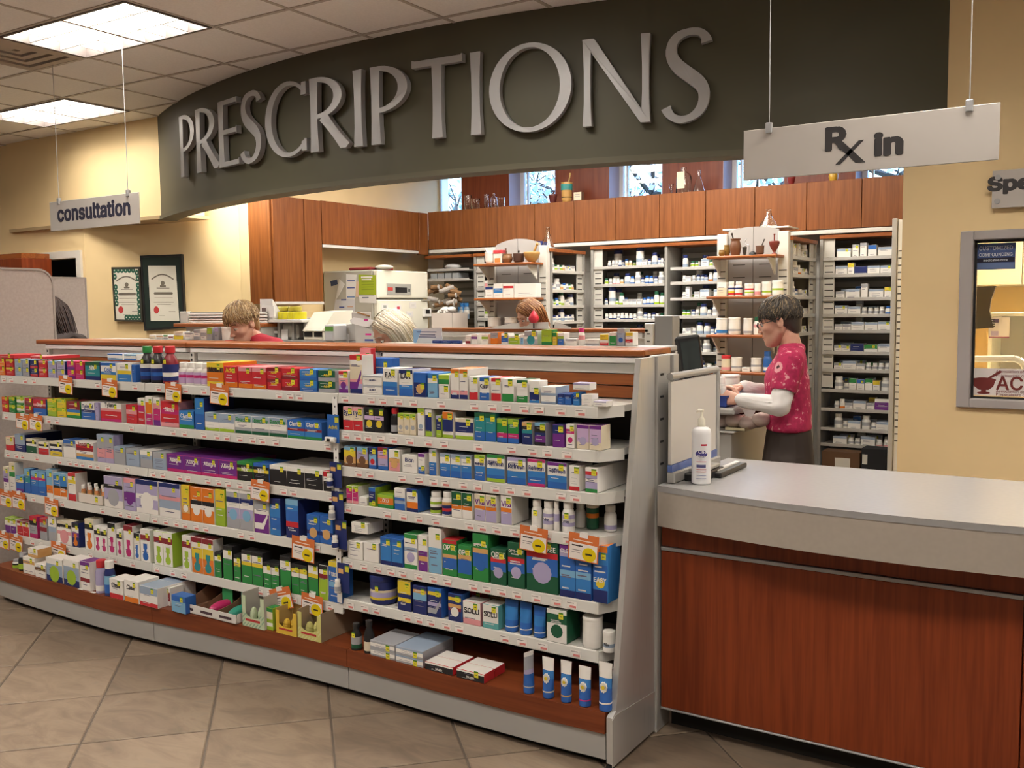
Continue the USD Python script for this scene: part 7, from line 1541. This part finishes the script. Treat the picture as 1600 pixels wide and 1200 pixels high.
def person(label, name, head_px, T, heading, pitch, roll, skin_c, hair_cols, hair_style, hair_len, drop, top_mat, trouser_c, sleeve=None, elb=None, wri=None, hands=True, glasses=False, seed=1, face_yaw=0, curl=.75, hand_dir=None, lean=.06, up=0.0):
    Hc = atd(*head_px, T); F = np.array([*heading, 0.0]); F /= np.linalg.norm(F); Lf = np.array([-F[1], F[0], 0])
    s = (Hc[2] + .115) / 1.645; base = np.array([Hc[0], Hc[1], 0]) - F * lean
    G = np.eye(4); G[:3, 0] = F; G[:3, 1] = Lf; G[:3, 3] = base
    t = thing(name, label, 'person', tuple(base), math.atan2(F[1], F[0]))
    hz = Hc[2]
    J = dict(pel=(0, 0, .93 * s), wai=(.0, 0, 1.09 * s), che=(.012, 0, 1.25 * s), nek=(.012, 0, 1.40 * s + up))
    elb = elb or [(.04, .235, 1.10), (.04, -.235, 1.10)]; wri = wri or [(.26, .13, 1.10), (.26, -.13, 1.10)]
    sho = [(-.005, .158, 1.345 * s + up), (-.005, -.158, 1.345 * s + up)]
    RH = rot_yp(face_yaw, pitch, roll); hc = np.array([lean, 0, hz])
    sk = skin('skin_%s' % hair_style + str(seed), skin_c)
    # body: neck, arms and legs in one surface with the trunk
    nk = hc + RH @ np.array([-.035, 0, -.07]); chin = hc + RH @ np.array([-.005, 0, -.075])
    parts = [hullm((nk, (.046, .045, .05)), ((J['nek'][0] - .02, 0, J['nek'][2]), (.052, .056, .045))), hullm(((J['nek'][0] - .015, 0, J['nek'][2]), (.055, .06, .045)), (J['che'], (.085, .13, .10))), hullm((J['che'], (.085, .13, .1)), (J['wai'], (.085, .115, .08))), hullm((J['wai'], (.085, .115, .08)), (J['pel'], (.082, .125, .08)))]
    for k, sg in enumerate((1, -1)):
        parts += [hullm((J['che'], (.07, .1, .07)), (sho[k], .052)), hullm((sho[k], .050), (elb[k], .038)), hullm((elb[k], .037), (wri[k], .024))]
        hip, kn, an = (0, .088 * sg, .88 * s), (.015, .092 * sg, .48 * s), (-.01, .095 * sg, .085)
        parts += [hullm((hip, .074), (kn, .052)), hullm((kn, .052), (an, .034)), hullm((an, .034), ((.14, .10 * sg, .035), .03))]
    body = finish(M3.batch_boolean(parts, m3.OpType.Add), .025, 8)
    head = HEAD.copy(); head.vertices = head.vertices @ RH.T + hc
    bm = B().mesh(body).mesh(head)
    if hands:
        for k, sg in enumerate((1, -1)):
            h = hand_mesh(-sg, curl); w, e = np.array(wri[k]), np.array(elb[k]); d = (w - e) / np.linalg.norm(w - e) if hand_dir is None else np.array(hand_dir[k]) / np.linalg.norm(hand_dir[k]); z = np.array([0, 0, 1.]) - d * d[2]; z /= np.linalg.norm(z); y = np.cross(z, d)
            if hand_dir is not None and sg == 1: z, y = (z * .5 + y * .85), (y * .5 - z * .85)
            h.vertices = h.vertices @ np.stack([d, y, z]) + w; bm.mesh(h)
    obj('body', bm, sk, t, True)
    # eyes, brows, lips
    for sg in (1, -1):
        c = hc + RH @ np.array([.0685, .031 * sg, .001]); g = RH @ np.array([1, 0, 0])
        e = B().mesh(ball(.0118, *c, sub=2), (.70, .68, .65)).mesh(ball(.0066, *(c + g * .0068 + RH @ np.array([0, 0, -.002])), sub=1), (.05, .035, .03))
        obj('eye', e, PLASTIC, t, True)
        lid = B().mesh(finish(hullm((hc + RH @ np.array([.0755, .020 * sg, .0075]), .0038), (hc + RH @ np.array([.0775, .031 * sg, .0095]), .0042), (hc + RH @ np.array([.070, .042 * sg, .0065]), .0036)), .008, 2), tuple(np.array(skin_c) * (.75, .65, .62))); obj('eyelid', lid, MATTE, t, True)
        br = B().tube([hc + RH @ np.array(q) for q in ((.0835, .014 * sg, .023), (.081, .028 * sg, .0265), (.071, .046 * sg, .022))], .0026, 6, tuple(np.array(hair_cols[-1]) * .6)); obj('eyebrow', br, MATTE, t, True)
    lp = B().mesh(finish(hullm((hc + RH @ np.array([.0835, .009, -.0605]), .0046), (hc + RH @ np.array([.0835, -.009, -.0605]), .0046), (hc + RH @ np.array([.076, .019, -.063]), .003), (hc + RH @ np.array([.076, -.019, -.063]), .003)), .006, 2), (.38, .13, .12)).mesh(finish(hullm((hc + RH @ np.array([.082, .008, -.0685]), .0048), (hc + RH @ np.array([.082, -.008, -.0685]), .0048)), .006, 2), (.40, .14, .13)); obj('lips', lp, MATTE, t, True)
    cap = skull_cap(hair_cols, hair_style, drop); lk = hair_locks(hair_cols, {'short': 1100, 'long': 900, 'bob': 800}[hair_style], hair_len, seed, hair_style)
    Mh = np.eye(4); Mh[:3, :3] = RH; Mh[:3, 3] = hc
    hp = obj('hair', cap.move(Mh), HAIRM, t, True); obj('hair_locks', lk.move(Mh), HAIRM, hp, True)
    # scrub top with short sleeves, V neck and hem
    tp = [hullm(((J['nek'][0] - .02, 0, J['nek'][2] - .022), (.064, .082, .035)), (J['che'], (.106, .152, .11))), hullm((J['che'], (.106, .152, .11)), (J['wai'], (.106, .138, .08))), hullm((J['wai'], (.106, .138, .08)), ((.0, 0, 1.02 * s), (.108, .168, .03)))]
    for k in (0, 1): tp.append(hullm(((J['nek'][0] - .022, 0, J['nek'][2] + .004), (.062, .078, .03)), (sho[k], .062)))
    for k in (0, 1):
        m_ = np.array(sho[k]) * .42 + np.array(elb[k]) * .58; tp += [hullm((J['che'], (.08, .11, .07)), (sho[k], .066)), hullm((sho[k], .066), (tuple(m_), .062))]
    top = M3.batch_boolean(tp, m3.OpType.Add)
    for k in (0, 1):                                       # open, clean cuffs
        e, q = np.array(elb[k]), np.array(sho[k]); m_ = q * .46 + e * .54; d = (e - q) / np.linalg.norm(e - q); top = top.trim_by_plane(tuple(-d), float(-d @ m_)) if False else top - hullm((tuple(m_ + d * .075), .072), (tuple(m_ + d * .14), .075))
    top = top.trim_by_plane((0, 0, 1), 1.0 * s)
    tm_ = finish(top, .022, 6); wn = np.array([meshkit.fbm(np.array(tm_.vertices) * 14)]).ravel() if hasattr(meshkit, 'fbm') else 0
    try: tm_.vertices += tm_.vertex_normals * (.006 * (wn - np.mean(wn)))[:, None]
    except Exception: pass
    obj('scrub_top', tm_, top_mat, t, True)
    col = B().tube([(J['nek'][0] + .055 * math.cos(a) - .015, .075 * math.sin(a), J['nek'][2] + .004 - .05 * max(0, math.cos(a)) ** 2) for a in np.linspace(0, 2 * math.pi, 19)], .012, 8); obj('collar', col, NAVYC, t, True)
    tr = [hullm(((.0, 0, 1.01 * s), (.104, .15, .04)), ((.0, .07, .84 * s), .122), ((.0, -.07, .84 * s), .122))]
    for sg in (1, -1): tr += [hullm(((0, .088 * sg, .84 * s), .115), ((.012, .095 * sg, .46 * s), .075)), hullm(((.012, .095 * sg, .46 * s), .075), ((-.005, .098 * sg, .06), .07))]
    obj('trousers', finish(M3.batch_boolean(tr, m3.OpType.Add).trim_by_plane((0, 0, 1), .02), .03, 5), plain('trousers_%d' % seed, trouser_c, .8), t, True)
    for sg in (1, -1): obj('shoe', finish(hullm(((-.05, .098 * sg, .038), .036), ((.11, .105 * sg, .03), .03), ((.17, .108 * sg, .024), .022)).trim_by_plane((0, 0, 1), .002), .02, 2), BLACK, t, True)
    if sleeve:
        for k in (0, 1):
            q, e, w = np.array(sho[k]), np.array(elb[k]), np.array(wri[k]); sm = finish(hullm((tuple(q * .45 + e * .55), .050), (tuple(e), .049)) + hullm((tuple(e), .049), (tuple(e * .06 + w * .94), .034)), .012, 4)
            ww = np.sin(np.array(sm.vertices) @ (np.array([40, 30, 120.0]))) * .0016; sm.vertices += sm.vertex_normals * ww[:, None]
            obj('undersleeve', sm, sleeve, t, True)
    if glasses:
        g = B(); P = lambda *q: hc + RH @ np.array(q)
        for sg in (1, -1):
            g.tube([P(.099 - .006 * abs(math.sin(a)), sg * (.032 + .022 * math.cos(a)), .0 + .015 * math.sin(a)) for a in np.linspace(0, 2 * math.pi, 15)], .0014, 6); g.tube([P(.094, sg * .054, .004), P(.07, sg * .072, .008), P(-.005, sg * .083, .012)], .0018, 6)
        g.tube([P(.099, .010, .002), P(.103, 0, .004), P(.099, -.010, .002)], .0014, 6); obj('glasses', g, plain('spectacle_frame', (.03, .022, .02), .3), t, True)
    return t
NAVYC = plain('navy_trim', (.012, .012, .03), .7)
def flowered(name, base, hi):
    return mat(name, {'tc': ('texture_coordinate', {}), 'v': ('voronoi_texture', dict(scale=10.0, randomness=1.0)), 'n': ('noise_texture', dict(scale=55.0, detail=3.0)), 'dm': ('math', dict(math_type='multiply_add', value2=.16)), 'r': ('rgb_ramp', {'ramp': [(.0, (.05, .01, .02)), (.16, (.06, .01, .02)), (.20, hi), (.33, hi), (.37, base), (1, base)]}),
        'n2': ('noise_texture', dict(scale=38.0, detail=4.0)), 'r2': ('rgb_ramp', {'ramp': [(.40, tuple(np.array(base) * (.75, .7, .75))), (.55, base), (.60, base), (.66, hi)]}), 'sel': ('math', dict(math_type='greater_than', value2=.30)), 'mx': ('mix', {}), 'p': ('principled_bsdf', dict(roughness=.8))},
        [('tc.object', 'v.vector'), ('tc.object', 'n.vector'), ('n.fac', 'dm.value1'), ('v.distance', 'dm.value3'), ('dm.value', 'r.fac'), ('tc.object', 'n2.vector'), ('n2.fac', 'r2.fac'), ('r.color', 'mx.color1'), ('r2.color', 'mx.color2'), ('v.color', 'sel.value1'), ('sel.value', 'mx.fac'), ('mx.color', 'p.base_color')])
PINK = flowered('pink_flowered_scrub', (.42, .012, .08), (.66, .30, .33)); REDTOP = plain('red_top', (.40, .02, .04), .8); CREAMTOP = plain('cream_top', (.55, .45, .34), .8)
WSL = paint('white_sleeve', (.70, .68, .67), .02, 8, .8)
person('person in pink flowered scrub top and white undersleeves, standing over the blue basket', 'person', (1216, 503), 4.6, (-.965, -.262), .20, 0, (.60, .34, .25), [(.045, .035, .028), (.06, .045, .035), (.10, .075, .05), (.03, .025, .02), (.26, .19, .11), (.05, .04, .03)], 'short', .085, .05, PINK, (.028, .018, .014), WSL,
       elb=[(.035, .225, 1.135), (.06, -.21, 1.14)], wri=[(.225, .115, 1.15), (.225, -.09, 1.195)], glasses=True, seed=11, hand_dir=[(1, -.25, .12), (1, .15, -.1)], lean=.055, curl=.7)
person('person with short streaked blonde hair and red top, looking down behind the gondola', 'person', (377, 507), 5.2, (.0, -1.0), .36, .06, (.60, .34, .25), [(.33, .21, .09), (.42, .29, .14), (.22, .13, .055), (.52, .40, .24), (.16, .09, .04)], 'short', .075, .05, REDTOP, (.03, .03, .04), elb=[(-.01, .235, 1.09), (-.01, -.235, 1.09)], wri=[(.09, .21, .87), (.09, -.21, .87)], seed=12, lean=.08, up=.05)
person('person with long straight white-blonde hair, head bent down behind the gondola', 'person', (611, 522), 4.85, (-.42, -.91), .48, .0, (.60, .34, .25), [(.60, .55, .44), (.66, .62, .53), (.55, .47, .33), (.70, .66, .58)], 'long', .30, .22, CREAMTOP, (.03, .03, .04), elb=[(-.01, .235, 1.09), (-.01, -.235, 1.09)], wri=[(.09, .21, .87), (.09, -.21, .87)], seed=13, lean=.10, up=.03)
person('person with a chestnut brown bob, looking down at papers by the left display', 'person', (827, 494), 6.95, (-.50, -.87), .46, 0, (.60, .34, .25), [(.22, .085, .028), (.33, .15, .055), (.16, .055, .018), (.44, .24, .10)], 'bob', .17, .10, CREAMTOP, (.03, .03, .04), elb=[(-.01, .235, 1.09), (-.01, -.235, 1.09)], wri=[(.09, .21, .87), (.09, -.21, .87)], seed=14, lean=.12)
person('person with long dark hair, almost wholly hidden behind the grey fabric partition', 'person', (76, 492), 6.35, (-.9, -.44), .25, 0, (.60, .34, .25), [(.022, .010, .008), (.03, .014, .01), (.04, .02, .014)], 'long', .32, .22, plain('dark_top', (.04, .03, .03), .8), (.03, .03, .04), elb=[(-.01, .235, 1.09), (-.01, -.235, 1.09)], wri=[(.09, .21, .87), (.09, -.21, .87)], seed=15, lean=.1)

# ================================================================== TREES OUTSIDE THE HIGH WINDOWS
BARK = plain('bark', (.06, .045, .035), .9); LEAF = mat('leaves', {'a': ('attribute', {'attribute': 'tint'}), 'd': ('diffuse_bsdf', {}), 't': ('translucent_bsdf', {}), 'm': ('mix_closure', dict(fac=.4))}, [('a.color', 'd.color'), ('a.color', 't.color'), ('d.BSDF', 'm.closure1'), ('t.BSDF', 'm.closure2')], surface='m.closure')
def tree(label, x, y, seed, cols):
    r = np.random.default_rng(seed); t = thing('tree', label, 'tree', (x, y, 0)); b = B().cyl((0, 0, 0), (.05, 0, 2.6), .12, 9, None, .09); tips = []
    def grow(p, d, L, rad, lv):
        q = p + d * L; b.cyl(p, q, rad, 6, None, rad * .65)
        if lv == 0: tips.append((p, q)); return
        for _ in range(3):
            n = d + r.normal(0, .55, 3); n[2] = abs(n[2]) * .7 + .1; grow(q, n / np.linalg.norm(n), L * .72, rad * .62, lv - 1)
    for k in range(4): a = k * 1.57 + r.uniform(-.4, .4); d = np.array([math.cos(a) * .7, math.sin(a) * .7, .6]); grow(np.array([.04, 0, 2.0 + .15 * k]), d / np.linalg.norm(d), .95, .06, 3)
    obj('trunk', b, BARK, t)
    n = 1300; idx = r.integers(0, len(tips), n); A = np.array([tips[i][0] for i in idx]); Bq = np.array([tips[i][1] for i in idx]); c = A + (Bq - A) * r.random((n, 1)) + r.normal(0, .16, (n, 3))
    u = r.normal(0, 1, (n, 3)); u /= np.linalg.norm(u, axis=1)[:, None]; w = np.cross(u, r.normal(0, 1, (n, 3))); w /= np.linalg.norm(w, axis=1)[:, None]; s_ = r.uniform(.05, .085, (n, 1))
    v = np.stack([c - u * s_, c + w * s_ * .5, c + u * s_, c - w * s_ * .5], 1).reshape(-1, 3); f = np.arange(4 * n).reshape(-1, 4)
    col = np.array(cols)[r.integers(0, len(cols), n)] * r.uniform(.7, 1.2, (n, 1))
    obj('foliage', (v, np.vstack([f[:, [0, 1, 2]], f[:, [0, 2, 3]]])), LEAF, t, tint=np.repeat(np.clip(col, 0, 1), 4, 0), kind='stuff')
for k, (x, y, lb, cols) in enumerate([(-9.4, 12.6, 'leafy tree outside the leftmost high window', [(0.22, 0.31, 0.26), (0.36, 0.49, 0.43), (0.64, 0.61, 0.58)]), (-9.2, 16.4, 'tree with reddish leaves outside the second high window', [(0.26, 0.37, 0.32), (0.62, 0.45, 0.43), (0.48, 0.57, 0.54)]), (-5.6, 12.6, 'autumn tree with pale leaves outside the third high window', [(0.70, 0.63, 0.63), (0.69, 0.53, 0.50), (0.41, 0.51, 0.48)]), (-5.0, 16.6, 'green tree outside the fourth high window', [(0.30, 0.42, 0.36), (0.42, 0.55, 0.49), (0.66, 0.66, 0.63)]), (-2.3, 12.8, 'tree outside the rightmost high window', [(0.46, 0.52, 0.49), (0.63, 0.57, 0.57), (0.35, 0.45, 0.41)])]): tree(lb, x, y, 20 + k, cols)
struct('ground_outside', B().box(-30, 20, 9.25, 40, -.1, -.02), plain('grass_outside', (.08, .12, .05), .9))
